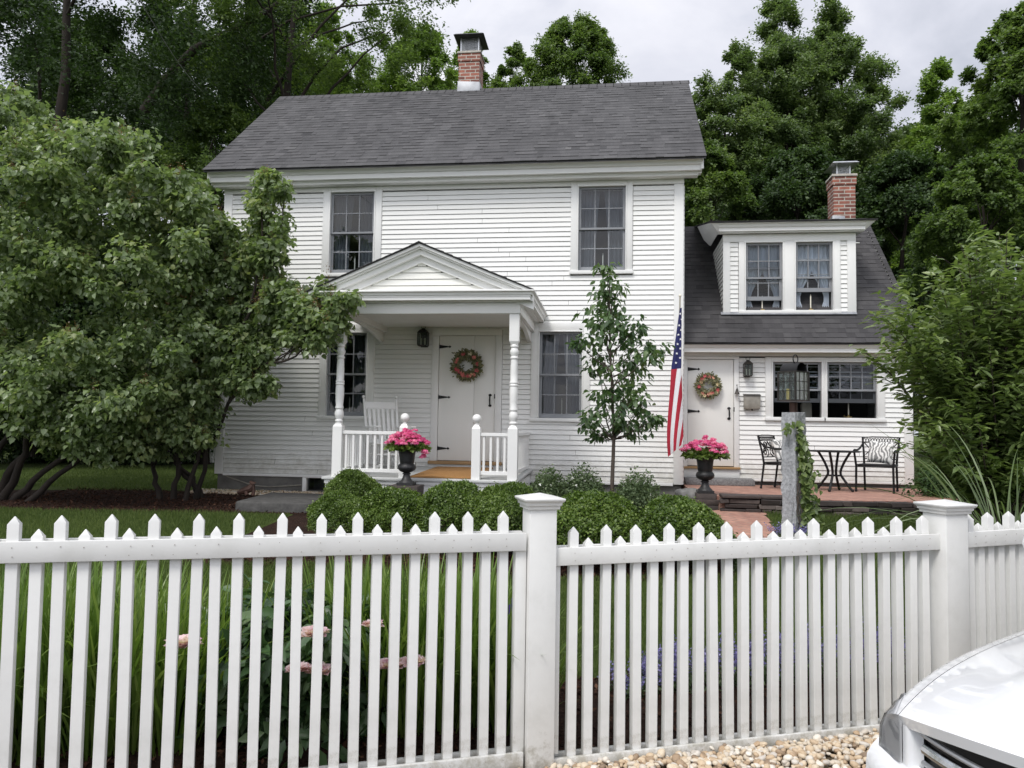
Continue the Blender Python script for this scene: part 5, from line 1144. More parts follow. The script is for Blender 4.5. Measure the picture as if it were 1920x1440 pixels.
# ================================================================= GRANITE LAMP POST
LY = 9.1; lp = at(1489, 995, LY); lt = at(1489, 774, LY); lx = lp.x; lz0 = gz(lx, LY) - .05; lz = lt.z
lamp = thing('lamp_post', 'rough grey granite post carrying a large dark lantern', 'lamp post', (lx, LY, lz0))
bm = bmesh.new(); bmesh.ops.create_cube(bm, size=1); bmesh.ops.subdivide_edges(bm, edges=bm.edges, cuts=14, use_grid_fill=True)
rr = Matrix.Rotation(math.radians(40), 3, 'Z')
for v in bm.verts:
    q = v.co.copy(); z = (q.z + .5) * (lz - lz0); n = .006 * (math.sin(z * 17 + q.x * 40) + math.sin(z * 29 + q.y * 33 + 1) + math.sin(q.x * 71 + q.y * 53 + z * 41))
    w = .183; p = rr @ Vector((q.x * w, q.y * w, 0)); d = Vector((p.x, p.y, 0)); d = d.normalized() * n if d.length > .02 else Vector((0, 0, 0))
    v.co = Vector((p.x + d.x, p.y + d.y, z - (.006 * math.sin(q.x * 30) if q.z > .49 else 0)))
me = bpy.data.meshes.new('granite_post'); bm.to_mesh(me); bm.free(); me.materials.append(M['granite']); me.polygons.foreach_set('use_smooth', [True] * len(me.polygons)); me.set_sharp_from_angle(angle=math.radians(50))
gp = bpy.data.objects.new('granite_post', me); COL.objects.link(gp); gp.parent = lamp
MB().tube([(lx, LY, lz - .01), (lx, LY, lz + .02), (lx, LY, lz + .12)], [.045, .043, .043], 16).build('stem', M['rust'], lamp)
lb, ltp = at(1489, 750, LY).z, at(1489, 699, LY).z
lw = .115; la = math.radians(45 - 5)
def RZ(px, py, z): c, s = math.cos(la), math.sin(la); return (lx + px * c - py * s, LY + px * s + py * c, z)
m = MB()
def rbox(x0, y0, z0, x1, y1, z1): m.hexa([RZ(x0, y0, z0), RZ(x1, y0, z0), RZ(x1, y1, z0), RZ(x0, y1, z0), RZ(x0, y0, z1), RZ(x1, y0, z1), RZ(x1, y1, z1), RZ(x0, y1, z1)])
rbox(-lw - .012, -lw - .012, lb - .012, lw + .012, lw + .012, lb); rbox(-lw - .008, -lw - .008, ltp, lw + .008, lw + .008, ltp + .014)
for sx in (-1, 1):
    for sy in (-1, 1): rbox(sx * lw - .009, sy * lw - .009, lb, sx * lw + .009, sy * lw + .009, ltp)
for s in (-1, 1):
    for k in (-.34, .34): rbox(k * lw - .003, s * lw - .003, lb, k * lw + .003, s * lw + .003, ltp); rbox(s * lw - .003, k * lw - .003, lb, s * lw + .003, k * lw + .003, ltp)
    for q in (1 / 3, 2 / 3): z = lb + (ltp - lb) * q; rbox(-lw, s * lw - .0035, z - .003, lw, s * lw + .0035, z + .003); rbox(s * lw - .0035, -lw, z - .003, s * lw + .0035, lw, z + .003)
lan = m.build('lantern', M['bronze'], lamp)
m = MB(); c8 = []
zc = ltp + .014; rb = lw * .78
m.grid(lambda u, v: (lambda a: RZ(-rb * math.cos(a), (v - .5) * 2 * lw * .98, zc + rb * 1.05 * math.sin(a)))(u * PI), 18, 1)
m.grid(lambda u, v: (lambda a: RZ(-(rb - .008) * math.cos(a), (v - .5) * 2 * lw * .98, zc + (rb - .008) * 1.05 * math.sin(a)))(u * PI), 18, 1)
m.grid(lambda u, v: (lambda a: RZ(-rb * math.cos(a) * v * .8, lw * .45, zc + rb * .85 * math.sin(a) * v))(u * PI), 18, 1)
m.build('lantern_roof', M['iron'], lan, smooth=60, fixn=False)
zr = zc + rb * 1.05 + .046; m = MB(); m.tube([RZ(.048 * math.cos(a), .048 * math.cos(a) * .1 - .03, zr + .048 * math.sin(a)) for a in np.linspace(0, 2 * PI, 25)], .007, 6); m.build('ring', M['iron'], lan)
m = MB(); q = lw - .001
for s in (-1, 1): m.add([RZ(-q, s * q, lb), RZ(q, s * q, lb), RZ(q, s * q, ltp), RZ(-q, s * q, ltp)], [(0, 1, 2, 3)]); m.add([RZ(s * q, -q, lb), RZ(s * q, q, lb), RZ(s * q, q, ltp), RZ(s * q, -q, ltp)], [(0, 1, 2, 3)])
m.build('pane', M['lamp_glass'], lan, smooth=0)
for dx in (-.06, .045):
    MB().tube([(lx + dx, LY - .02, lb + .005), (lx + dx, LY - .02, lb + .125)], .022, 14).build('candle_sleeve', M['candle_yellow'], lan)
    MB().lathe([(.008, .125), (.017, .145), (.018, .165), (.010, .195), (.002, .22)], (lx + dx, LY - .02, lb), 12).build('bulb', M['lamp_glass'], lan)

# ================================================================= PICKET FENCE
fence = thing('picket_fence', 'white wooden picket fence with alternating tall and short pickets and capped posts', 'fence', (FP1.x, FP1.y, -.15))
def picket_mesh(zb, zt):
    b = .0224; m = MB()
    m.hexa([(-b, -b, zb), (b, -b, zb), (b, b, zb), (-b, b, zb), (-b, -b, zt - .034), (b, -b, zt - .034), (b, b, zt - .034), (-b, b, zt - .034)])
    m.f.pop(1); m.m.pop(); m.t.pop()
    o = len(m.v); m.add([(0, 0, zt)], []); m.f += [[4, 5, 8], [5, 6, 8], [6, 7, 8], [7, 4, 8]]; m.m += [0] * 4; m.t += [.5] * 4
    ob = m.build('picket', M['fence'], None, loc=(0, 0, 0), bevel=.0018, seg=1); return ob
_pk = {}
def section(A, B, za0, za1, zb0, zb1, first_tall, n, tall=.146, short=.089, ea=.06, eb=.06):
    """A-B ground points of the picket line; za/zb rail centre heights (top/bottom) at A and B"""
    d = (B - A); d.z = 0; Ln = d.length; d.normalize(); nd = Vector((d.y, -d.x, 0)); ang = math.atan2(d.y, d.x)
    for zA, zB in ((za0, za1), (zb0, zb1)):
        for off, th, hh, lift in ((.0345, .022, .086, 0), (-.0345, .022, .075, .006)):
            r = MB(); a = A + nd * off - d * ea; b = B + nd * off + d * eb
            r.bar((a.x, a.y, zA + lift), (b.x, b.y, zB + lift), th, hh)
            if off > 0:
                for i in range(n):
                    u = (i + .5) / n; P = A + d * (Ln * u) + nd * (off + th / 2 + .0005)
                    for dz in (-.02, .018): r.obox((P.x + d.x * random.uniform(-.006, .006), P.y, zA + (zB - zA) * u + dz + random.uniform(-.003, .003)), (.0036, .002, .0036), rz=ang, mi=1)
            r.build('fence_rail', [M['fence'], M['nail']], fence, bevel=.003, seg=2, minlen=.015)
    for i in range(n):
        u = (i + .5) / n; P = A + d * (Ln * u); zt = za0 + (za1 - za0) * u + random.uniform(-.003, .003); zb = zb0 + (zb1 - zb0) * u - .035
        tl = (i % 2 == 0) == first_tall; top = zt + (tall if tl else short)
        H = top - zb; key = 'tall' if tl else 'short'
        if key not in _pk: _pk[key] = picket_mesh(0, H); o = _pk[key]; o['_h'] = H
        else: o = _pk[key].copy(); COL.objects.link(o)
        o.parent = fence; o.location = Vector((P.x, P.y, zb)) - fence.location; o.rotation_euler = (random.gauss(0, .003), random.gauss(0, .004), ang + random.gauss(0, .02)); o.scale = (1, 1, H / _pk[key]['_h'])
def fpost(P, ang, zb, zt, w=.15):
    m = MB(); b = w / 2; m.obox((P.x, P.y, (zb + zt - .075) / 2), (w, w, zt - .075 - zb), rz=ang)
    o = m.build('fence_post', M['fence'], fence, bevel=.004)
    R = Matrix.Rotation(ang, 3, 'Z'); c = MB()
    def ring(k, z): return [tuple(Vector((P.x, P.y, z)) + R @ Vector((sx * k, sy * k, 0))) for sx, sy in ((-1, -1), (1, -1), (1, 1), (-1, 1))]
    lv = [(b + .002, zt - .076), (b + .012, zt - .075), (b + .013, zt - .058), (b + .02, zt - .056), (b + .021, zt - .043), (b + .032, zt - .034), (b + .034, zt - .026), (b + .033, zt - .022), (.001, zt)]
    vs = []; fs = []
    for k, z in lv: vs += ring(k, z)
    for i in range(len(lv) - 1): fs += [(i * 4 + j, i * 4 + (j + 1) % 4, (i + 1) * 4 + (j + 1) % 4, (i + 1) * 4 + j) for j in range(4)]
    fs.append((3, 2, 1, 0)); c.add(vs, fs); c.build('post_cap', M['fence'], o, bevel=.002)
a1 = math.atan2(fdir.y, fdir.x); d2 = (FP2 - FP1).normalized(); a2 = math.atan2(d2.y, d2.x); d3 = (FP3 - FP2).normalized(); a3 = math.atan2(d3.y, d3.x)
# left run: pickets land on the photograph's count between the frame edge and the post
LA = FP1 - fdir * (.0865 * 42 + .14); section(LA, FP1 - fdir * .14, .98, .953, -.07, -.083, False, 42)
fpost(FP1 + fdir * 0, a1 * .5 + a2 * .5, -.25, 1.185, .136)
MB().obox((FP1 - fdir * .10 + Vector((0, 0, .42))), (.055, .052, .98), rz=a1).build('fence_post', M['fence'], fence, bevel=.003)
MB().obox((FP1 + d2 * .088 + Vector((0, 0, .40))), (.03, .052, .94), rz=a2).build('fence_post', M['fence'], fence, bevel=.003)
sA, sB = FP1 + d2 * .128, FP2 - d2 * .105
section(sA, sB, .876, .911, -.128, -.085, True, 25)
fpost(FP2, a2 + .10, -.2, 1.14, .158)
section(FP2 + d3 * .13, FP2 + d3 * 1.72, .915, .935, -.08, -.05, True, 20)
fpost(FP2 + d3 * 1.82, a3, -.2, 1.2, .17)
print('fence lens', (LA - FP1).length, (sB - sA).length)

# ================================================================= CAR (front corner in view, whole body built)
def car():
    t = thing('parked_car', 'white car parked outside the fence with its front corner in view', 'car', (0, 0, 0))
    W = M['carpaint']; bend = lambda y: .40 * (abs(y) / .93) ** 2.5
    HE = .80
    def hood(y, u):     # y across, u from lip to windscreen
        x = -bend(y) * (1 - .72 * u) + .0 - 1.60 * u
        z = .775 + .105 * (1 - (1 - u) ** 5) - .085 * (abs(y) / HE) ** 2.6 * (1 - .2 * u) + .018 * math.exp(-((abs(y) - .5) / .09) ** 2) * min(1, u * 4)
        return (x, y, z)
    m = MB(); m.grid(lambda a, b: hood((a * 2 - 1) * HE, b ** 1.5), 48, 26)
    m.grid(lambda a, b: (lambda p: (p[0] - .012 * b, p[1], p[2] - .035 * b))(hood((a * 2 - 1) * HE, 0)), 48, 2)
    hd = m.build('hood', W, t, smooth=60)
    b = MB()
    def fend_s(a, v):
        y0, z0 = HE + .0022, hood(HE, a ** 1.5)[2]; x0 = hood(HE, a ** 1.5)[0]
        ys = float(np.interp(v, [0, .2, .4, .62, 1], [y0, .865, .905, .925, .92])); zs = float(np.interp(v, [0, .2, .4, .62, 1], [z0, z0 - .022, z0 - .085, z0 - .24, .52]))
        return (x0 - (bend(ys) - bend(HE)) * (1 - .9 * a), ys, zs)
    for s in (-1, 1):
        def fend(a, v):     # a along (0 front..1 cowl), v from hood edge over the crest and down the side
            y0, z0 = HE + .0022, hood(HE, a ** 1.5)[2]; x0 = hood(HE, a ** 1.5)[0]
            ys = np.interp(v, [0, .2, .4, .62, 1], [y0, .865, .905, .925, .92]); zs = np.interp(v, [0, .2, .4, .62, 1], [z0, z0 - .022, z0 - .085, z0 - .24, .52 + .0 * a])
            xs = x0 - (bend(ys) - bend(HE)) * (1 - .9 * a)
            return (xs, s * ys, zs)
        b.grid(fend, 30, 16)
        # side below and behind
        secs = [-.36, -.55, -.78, -1.1, -1.60, -2.2, -3.2, -4.0, -4.35]
        def side(a, v):
            x = float(np.interp(a, np.linspace(0, 1, len(secs)), secs)); top = .52 if x > -1.60 else .98
            z = top + (.26 - top) * v; return (x, s * (.92 + .012 * math.sin(v * PI) - (.12 * max(0, (-4.0 - x) / .35))), z)
        b.grid(side, 40, 10)
    # bumper and fascia
    # rear: deck, tail
    b.grid(lambda a, v: (-4.35 - .10 * math.sin(v * PI), (a * 2 - 1) * .80, .26 + v * .74), 20, 10)
    b.grid(lambda a, v: (-1.60 - 2.75 * a, (v * 2 - 1) * .92, .98 + .04 * (1 - (v * 2 - 1) ** 2)), 20, 12)
    b.grid(lambda a, v: (lambda x: (x, (v * 2 - 1) * .58, 1.47 - .05 * ((v * 2 - 1) ** 2) - .03 * ((x + 2.9) / .9) ** 2))(-2.1 - 1.7 * a), 14, 10)
    bo = b.build('body', W, t, smooth=50)
    f = MB()
    def fas(y, z): # bumper skin
        k = np.interp(z, [.16, .26, .42, .50, .545, .56], [-.05, .03, .07, .06, .02, -.03]); yy = y * np.interp(z, [.16, .3, .5, .56], [.93, 1.0, 1.0, .985])
        return (k - bend(y) * 1.0 - .02, yy * 1.03, z)
    f.grid(lambda a, v: fas((a * 2 - 1) * .93, .16 + .40 * v), 56, 14)
    f.build('bumper', W, t, smooth=60)
    g = MB(); g.grid(lambda a, v: (-.075 - bend((a * 2 - 1) * .72), (a * 2 - 1) * .72, .545 + (hood((a * 2 - 1) * .72, 0)[2] - .03 - .545) * v), 30, 6); g.build('grille', M['car_black'], t)
    g = MB()
    g.tube([(-.035 - bend(y), y, .632) for y in np.linspace(-.69, .69, 31)], .018, 10); gr = g.build('grille_bar', M['chrome'], t)
    g = MB(); g.tube([(-.03 - bend(y), y, .59) for y in np.linspace(-.70, .66, 31)], .008, 8); g.tube([(-.03 - bend(y), y, .672) for y in np.linspace(-.70, .66, 31)], .008, 8); g.build('grille_slat', M['silver'], t)
    for s in (-1, 1):   # frame cheek beside the grille
        g = MB(); g.grid(lambda a, v: (-.010 - bend(.72 + .068 * a) - .05 * max(0, 1 - a * 1.8), s * (.72 + .068 * a), .545 + (hood(.72, 0)[2] - .03 - .545) * v), 6, 6); g.build('grille_surround', W, t, smooth=60)
        h = MB()
        def lam(t_, v, o=0):     # front strip beside the grille, wrapping into a tapering strip along the fender
            inner = (-.012 - bend(.787), .787, .692 - .142 * v)
            if t_ < .35:
                k = t_ / .35; q = fend_s(0, .03 + .92 * v); p = tuple(inner[j] + (q[j] - inner[j]) * k for j in range(3))
            else:
                k = (t_ - .35) / .65; vv = .03 + .92 * v; p = fend_s(.36 * k, vv + (.50 - vv) * k ** 1.6)
            return (p[0] + .010 + o, s * (p[1] + .008 + o), p[2])
        h.grid(lambda a, v: lam(a, v), 30, 10); hl = h.build('headlight', M['lens'], t, smooth=80)
        h = MB(); h.grid(lambda a, v: lam(a, v, -.006), 30, 10); h.build('reflector', M['reflector'], hl, smooth=80)
        h = MB()
        for i in range(9): h.tube([lam(.30 + i * .035, v, -.001) for v in np.linspace(.62, .97, 5)], .004, 5)
        h.build('lamp_ribs', M['chrome'], hl)
        # wing mirror, windows
        k = MB(); k.ball((-2.05, s * 1.0, 1.06), .11, sc=(.7, 1, .75)); k.build('wing_mirror', W, t)
        k = MB(); k.add([(-1.66, s * .84, 1.0), (-2.15, s * .60, 1.42), (-3.75, s * .60, 1.40), (-4.2, s * .82, 1.0)], [(0, 1, 2, 3)]); k.build('side_window', M['car_glass'], t)
        for xw in (-.98, -3.55):
            k = MB(); k.lathe([(.20, -.1), (.31, -.11), (.335, -.08), (.335, .08), (.31, .11), (.20, .1)], (0, 0, 0), 32)
            k.v = [(xw + p[0], s * .80 + p[2], .335 + p[1]) for p in k.v]; w = k.build('wheel', M['rubber'], t, smooth=40)
            k = MB()
            k.lathe([(.03, .08), (.19, .06), (.205, .105), (.2, -.05)], (0, 0, 0), 28); k.v = [(xw + p[0], s * (.80 + p[2]), .335 + p[1]) for p in k.v]; k.build('rim', M['silver'], w)
            k = MB(); k.lathe([(.0, -.0), (.345, -.0), (.345, .004), (.0, .004)], (0, 0, 0), 28); k.v = [(xw + p[0], s * (.930 + p[2]), .335 + p[1]) for p in k.v]; k.build('wheel_arch', M['car_black'], t)
    k = MB(); k.add([(-1.60, -.70, 1.03), (-1.60, .70, 1.03), (-2.12, .57, 1.44), (-2.12, -.57, 1.44)], [(0, 1, 2, 3)]); k.build('windscreen', M['car_glass'], t)
    k = MB(); k.add([(-4.25, -.70, 1.0), (-4.25, .70, 1.0), (-3.78, .56, 1.42), (-3.78, -.56, 1.42)], [(0, 1, 2, 3)]); k.build('rear_window', M['car_glass'], t)
    MB().box((-4.2, -.85, .2), (-.3, .85, .25)).build('underbody', M['car_black'], t)
    return t
m_, nt, out = new_mat('white_car_paint'); b_ = N(nt, 'ShaderNodeBsdfPrincipled', i_Roughness=.22); b_.inputs['Base Color'].default_value = (.80, .81, .82, 1); b_.inputs['Coat Weight'].default_value = 1; b_.inputs['Coat Roughness'].default_value = .03
n_ = N(nt, 'ShaderNodeTexNoise', i_Scale=220.0); L(nt, coords(nt), n_.inputs['Vector']); bp_ = N(nt, 'ShaderNodeBump', i_Strength=.015); L(nt, n_.outputs['Fac'], bp_.inputs['Height']); L(nt, bp_.outputs[0], b_.inputs['Normal']); L(nt, b_.outputs[0], out.inputs[0]); M['carpaint'] = m_
M['reflector'] = simple('lamp_reflector', (.66, .665, .67), .35, metal=0, var=.1)
M['car_black'] = simple('black_plastic', (.008, .008, .009), .45, var=.2); M['chrome'] = simple('chrome', (.7, .71, .73), .08, metal=1, var=.05); M['silver'] = simple('silver_trim', (.42, .43, .45), .3, metal=.8, var=.05)
M['lens'] = glass_mat('headlamp_lens', (.95, .955, .96), 1.4, .02); M['car_glass'] = simple('tinted_car_glass', (.01, .011, .012), .05, var=.1, spec=.8); M['rubber'] = simple('tyre_rubber', (.015, .015, .015), .85, var=.2, bump=.3)
CAR = car()
_cf = (rel(-.81, -.587, 0) - rel(0, 0, 0)); CAR.rotation_euler = (0, 0, math.atan2(_cf.y, _cf.x)); CAR.location = rel(1.50, 1.72, -.10); CAR.scale = (1, 1, 1.02)
# ================================================================= VEGETATION
def np_tubes(name, paths, mat, parent, n=6):
    """paths: list of (points list, radii list) joined into one branch mesh"""
    mb = MB()
    for pts, rs in paths: mb.tube(pts, rs, n, cap=False)
    return mb.build(name, mat, parent, smooth=180, fixn=False)
def curve_pts(a, c, b, n=8, wob=.0, rng=random):
    a, b, c = Vector(a), Vector(b), Vector(c); out = []
    for i in range(n + 1):
        t = i / n; p = a * (1 - t) ** 2 + c * 2 * t * (1 - t) + b * t * t
        if 0 < i < n: p = p + Vector((rng.uniform(-wob, wob), rng.uniform(-wob, wob), rng.uniform(-wob, wob)))
        out.append(p)
    return out
def bg_tree(name, label, px, Y, top_py, wpx, bot_py, mat, seed, nclump=70, per=420, leaf=.16, style='round', bark='bark_dark', lean=0, trunk_r=.22, flat=.55, up=.6, limbs=18, group=None, rc=.22, depth=1.0, dens=1.9, extra=(), spup=.28, spdr=.22):
    rg = np.random.default_rng(seed); rr = random.Random(seed)
    base = at(px, 800, Y); bx, by = base.x, Y; z0 = gz(bx, by)
    zt = at(px, top_py, Y).z; zb = max(z0 + .2, at(px, bot_py, Y).z); R = wpx / 2 * Y / 1450
    t = thing(name, label, 'tree', (bx, by, z0), group=group)
    leaders = [(rr.uniform(-.75, .75), rr.uniform(-.5, .5), rr.uniform(.62, .92), rr.uniform(.26, .40)) for _ in range(6)] + [(rr.uniform(-.15, .15), 0, 1.0, .34)]
    H = zt - zb; C, RR = [], []; nclump = int(nclump * 2.2); rc *= .70; per = int(per / 1.3); leaf *= .82
    i = 0
    while len(C) < nclump:
        i += 1; u = rg.random() if i % 3 else 1 - .35 * rg.random(); a = rg.random() * 2 * PI
        if style == 'round': prof = max(.12, math.sin(PI * min(1, (u * .90 + .07)) ** .8)) ** .6
        elif style == 'spire': prof = min(1, 1.25 * (1 - u) ** .62) * min(1, .5 + u * 2.4)
        elif style == 'wide': prof = math.sqrt(max(0.02, 1 - (2 * u - 1) ** 2)) ** .5
        else: prof = min(1, (1 - u) ** .4 * 1.1) * min(1, .6 + u * 2)
        k = (.35 + .65 * math.sqrt(rg.random())); r = R * prof * k; ox = oy = 0.0
        if style == 'plume':      # several ascending leaders, each a narrow feathery spire
            if rg.random() < .62:
                lx_, ly_, lh_, lr_ = leaders[-1 if rg.random() < .28 else int(rg.random() * len(leaders))]; u = rg.random() ** .85; r = R * (.10 + lr_ * 1.25 * min(1, 1.2 * (1 - u) ** .42) * min(1, .55 + 1.4 * u)) * k; ox = lx_ * R * (.35 + .65 * u); oy = ly_ * R * (.35 + .65 * u); u *= lh_
            else: u = .80 * rg.random(); r = R * .95 * k * max(.05, math.sin(PI * (.2 + .72 * u / .80))) ** .6
        cr = R * rc * rr.uniform(.55, 1.45) * (.75 if u > .8 and style != 'plume' else 1)
        if rg.random() < .12 and u < .8: continue
        x = bx + ox + lean * u * H + max(0, r - cr * .5) * math.cos(a); y = by + oy + max(0, r - cr * .5) * math.sin(a) * depth; z = zb + u * H - cr * .3
        C.append((x, y, z)); RR.append(cr)
    zl = at(px, -90, Y).z; lo = [q for q in range(len(C)) if C[q][2] - RR[q] < zl]; hi = [q for q in range(len(C)) if q not in set(lo)]; parts_ = []
    for ids, pp in ((lo, int(per * dens)), (hi, int(per * .35))):
        if ids: parts_.append(spray_cloud([C[q] for q in ids], [RR[q] for q in ids], [(bx + lean * (C[q][2] - zb), by, C[q][2] - .3 * R) for q in ids], pp, rg, up=spup, size=leaf, droop=spdr))
    P, Nn, D, S, T = (np.concatenate(z_) for z_ in zip(*parts_))
    leaves('crown', P, Nn, D, S, T, M[mat], t, .62, 'quad', smooth=False)
    paths = []; tip = Vector((bx + lean * H * .8, by, zb + H * .82))
    tp = curve_pts((bx, by, z0 - .2), (bx + rr.uniform(-.3, .3), by, (z0 + zb) / 2 + H * .2), tip, 12, .06, rr)
    paths.append((tp, [trunk_r * (1 - .88 * k / 12) + (.12 * trunk_r if k == 0 else 0) for k in range(13)]))
    order = sorted(range(len(C)), key=lambda q: rr.random())[:limbs]
    for q in order:
        c = Vector(C[q]); f = min(.95, max(.12, (c.z - z0 - .45 * math.hypot(c.x - bx, c.y - by)) / (tip.z - z0)))
        s = tp[min(11, int(f * 12))]
        rad = trunk_r * (1 - .85 * f) * .5
        paths.append((curve_pts(s, (s + c) / 2 + Vector((0, 0, .12 * (c - s).length)), c, 7, .05 * (c - s).length * .3, rr), [rad * (1 - .8 * k / 7) for k in range(8)]))
    for pl, r0_ in extra:
        paths.append(([at(a_, b_, Y) for a_, b_ in pl], [r0_ * (1 - .6 * k / (len(pl) - 1)) for k in range(len(pl))]))
    np_tubes('trunk', paths, M[bark], t, 7)
    return t
GW = 'trees of the wood behind the house'
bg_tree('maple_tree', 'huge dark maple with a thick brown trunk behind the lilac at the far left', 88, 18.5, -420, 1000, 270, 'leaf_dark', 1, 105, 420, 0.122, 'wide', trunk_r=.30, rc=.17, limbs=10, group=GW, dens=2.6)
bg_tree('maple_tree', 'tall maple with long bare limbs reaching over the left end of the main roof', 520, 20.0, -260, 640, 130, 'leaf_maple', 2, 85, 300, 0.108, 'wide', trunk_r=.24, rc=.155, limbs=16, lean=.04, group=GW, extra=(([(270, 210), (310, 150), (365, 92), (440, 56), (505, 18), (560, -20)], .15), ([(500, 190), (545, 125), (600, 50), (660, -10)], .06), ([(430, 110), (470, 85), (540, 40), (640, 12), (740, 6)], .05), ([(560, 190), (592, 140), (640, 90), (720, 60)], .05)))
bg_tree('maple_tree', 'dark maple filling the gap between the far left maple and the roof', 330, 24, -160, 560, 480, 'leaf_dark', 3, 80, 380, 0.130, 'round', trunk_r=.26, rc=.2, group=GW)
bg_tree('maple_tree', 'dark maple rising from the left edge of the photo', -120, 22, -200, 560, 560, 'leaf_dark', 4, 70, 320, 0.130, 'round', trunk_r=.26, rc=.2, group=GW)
bg_tree('maple_tree', 'yellow green maple glowing behind the bare limbs above the roof slope', 560, 28, 20, 330, 420, 'leaf_bright', 5, 60, 300, 0.122, 'round', trunk_r=.2, rc=.2, group=GW)
bg_tree('maple_tree', 'shaded undergrowth maple low behind the lilac and left of the roof', 390, 19, 200, 300, 700, 'leaf_maple', 6, 50, 320, 0.101, 'round', trunk_r=.14, rc=.22, group=GW)
bg_tree('maple_tree', 'bright maple left of the main chimney', 775, 27, 66, 225, 330, 'leaf_bright', 7, 50, 360, 0.108, 'round', trunk_r=.18, rc=.22, group=GW)
bg_tree('maple_tree', 'slender bright maple directly behind the main chimney', 872, 30, 66, 150, 330, 'leaf_bright', 8, 36, 360, 0.108, 'spire', trunk_r=.16, rc=.25, group=GW)
bg_tree('maple_tree', 'rounded deep green maple above the middle of the main roof', 1068, 27, 48, 275, 420, 'leaf_maple', 9, 75, 460, 0.108, 'round', trunk_r=.22, rc=.2, group=GW)
bg_tree('maple_tree', 'small maple shoulder between the main chimney and the rounded maple', 955, 29, 92, 130, 330, 'leaf_maple', 10, 26, 330, 0.108, 'round', trunk_r=.14, rc=.25, group=GW)
bg_tree('ash_tree', 'tallest ash tree with a pointed top behind the wing', 1478, 26, -12, 240, 520, 'leaf_ash', 11, 150, 430, 0.108, 'plume', trunk_r=.2, rc=.2, spup=.75, spdr=.05, group=GW)
bg_tree('ash_tree', 'second tall ash tree close right of the tallest ash', 1585, 27, 5, 250, 520, 'leaf_ash', 12, 145, 430, 0.108, 'plume', trunk_r=.2, rc=.2, spup=.75, spdr=.05, group=GW)
bg_tree('ash_tree', 'lower ash tree beside the right end of the main roof', 1362, 25, 92, 230, 560, 'leaf_ash', 13, 120, 400, 0.108, 'plume', trunk_r=.18, rc=.2, spup=.7, spdr=.05, group=GW)
bg_tree('ash_tree', 'loose open ash tree behind the wing chimney', 1672, 28, 165, 200, 560, 'leaf_ash', 14, 70, 330, 0.108, 'plume', trunk_r=.16, rc=.2, spup=.7, spdr=.05, group=GW)
bg_tree('maple_tree', 'light green maple with a knobbly top right of the ash trees', 1775, 25, 122, 190, 560, 'leaf_bright', 15, 110, 380, 0.108, 'plume', trunk_r=.2, rc=.2, group=GW)
bg_tree('maple_tree', 'dark tall maple at the right edge of the photo', 1935, 20, 30, 300, 620, 'leaf_maple', 16, 80, 460, 0.108, 'round', trunk_r=.26, rc=.2, group=GW)
bg_tree('maple_tree', 'low maple in the corner between main roof and wing roof', 1330, 20, 275, 190, 620, 'leaf_maple', 17, 50, 420, 0.094, 'round', trunk_r=.14, rc=.22, group=GW)
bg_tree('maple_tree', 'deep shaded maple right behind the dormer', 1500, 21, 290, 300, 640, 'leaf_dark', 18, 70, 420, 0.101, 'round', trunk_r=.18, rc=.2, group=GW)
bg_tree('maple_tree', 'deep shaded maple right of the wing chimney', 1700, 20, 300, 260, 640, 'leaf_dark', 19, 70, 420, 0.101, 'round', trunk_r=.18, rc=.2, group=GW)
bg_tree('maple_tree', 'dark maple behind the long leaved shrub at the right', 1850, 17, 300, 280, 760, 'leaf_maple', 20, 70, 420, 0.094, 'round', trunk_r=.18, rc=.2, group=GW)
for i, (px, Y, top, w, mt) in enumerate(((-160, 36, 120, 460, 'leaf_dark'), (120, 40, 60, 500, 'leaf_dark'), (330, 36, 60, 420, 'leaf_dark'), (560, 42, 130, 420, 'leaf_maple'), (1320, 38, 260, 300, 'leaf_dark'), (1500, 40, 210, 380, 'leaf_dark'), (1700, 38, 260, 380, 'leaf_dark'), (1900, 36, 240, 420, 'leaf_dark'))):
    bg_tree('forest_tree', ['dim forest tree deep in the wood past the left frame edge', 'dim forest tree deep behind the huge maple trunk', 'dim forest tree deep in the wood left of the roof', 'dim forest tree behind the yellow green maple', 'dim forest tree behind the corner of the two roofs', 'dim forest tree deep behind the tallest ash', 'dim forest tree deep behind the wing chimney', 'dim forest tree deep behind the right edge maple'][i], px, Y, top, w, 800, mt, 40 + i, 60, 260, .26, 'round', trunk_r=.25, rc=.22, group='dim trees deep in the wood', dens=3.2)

# shrubs under the trees at the far side of the lawn
def bush(name, label, cat, c, r, mat, seed, n, leaf, shape='quad', aspect=.6, group=None, nclump=26, rc=.42, flat=.8, stems=7, up=.5, droop=.2):
    rg = np.random.default_rng(seed); t = thing(name, label, cat, c, group=group); C, RR = [], []
    for i in range(nclump):
        d = rdir(1, rg)[0]; d[2] = abs(d[2]); k = .75 * rg.random() ** .5
        C.append((c[0] + d[0] * r[0] * k, c[1] + d[1] * r[1] * k, c[2] + .12 * r[2] + d[2] * r[2] * k * .95)); RR.append(min(r) * rc * (.7 + .6 * rg.random()))
    P, Nn, D, S, T = clump_cloud(C, RR, n // nclump, rg, flat, up, leaf, droop)
    leaves('foliage', P, Nn, D, S, T, M[mat], t, aspect, shape)
    rr = random.Random(seed); np_tubes('stems', [(curve_pts((c[0] + rr.uniform(-.08, .08), c[1] + rr.uniform(-.08, .08), c[2] - .05), (c[0], c[1], c[2] + r[2] * .5), C[rr.randrange(nclump)], 5, .02, rr), [.018, .016, .014, .012, .009, .005]) for _ in range(stems)], M['bark_dark'], t, 5)
    return t
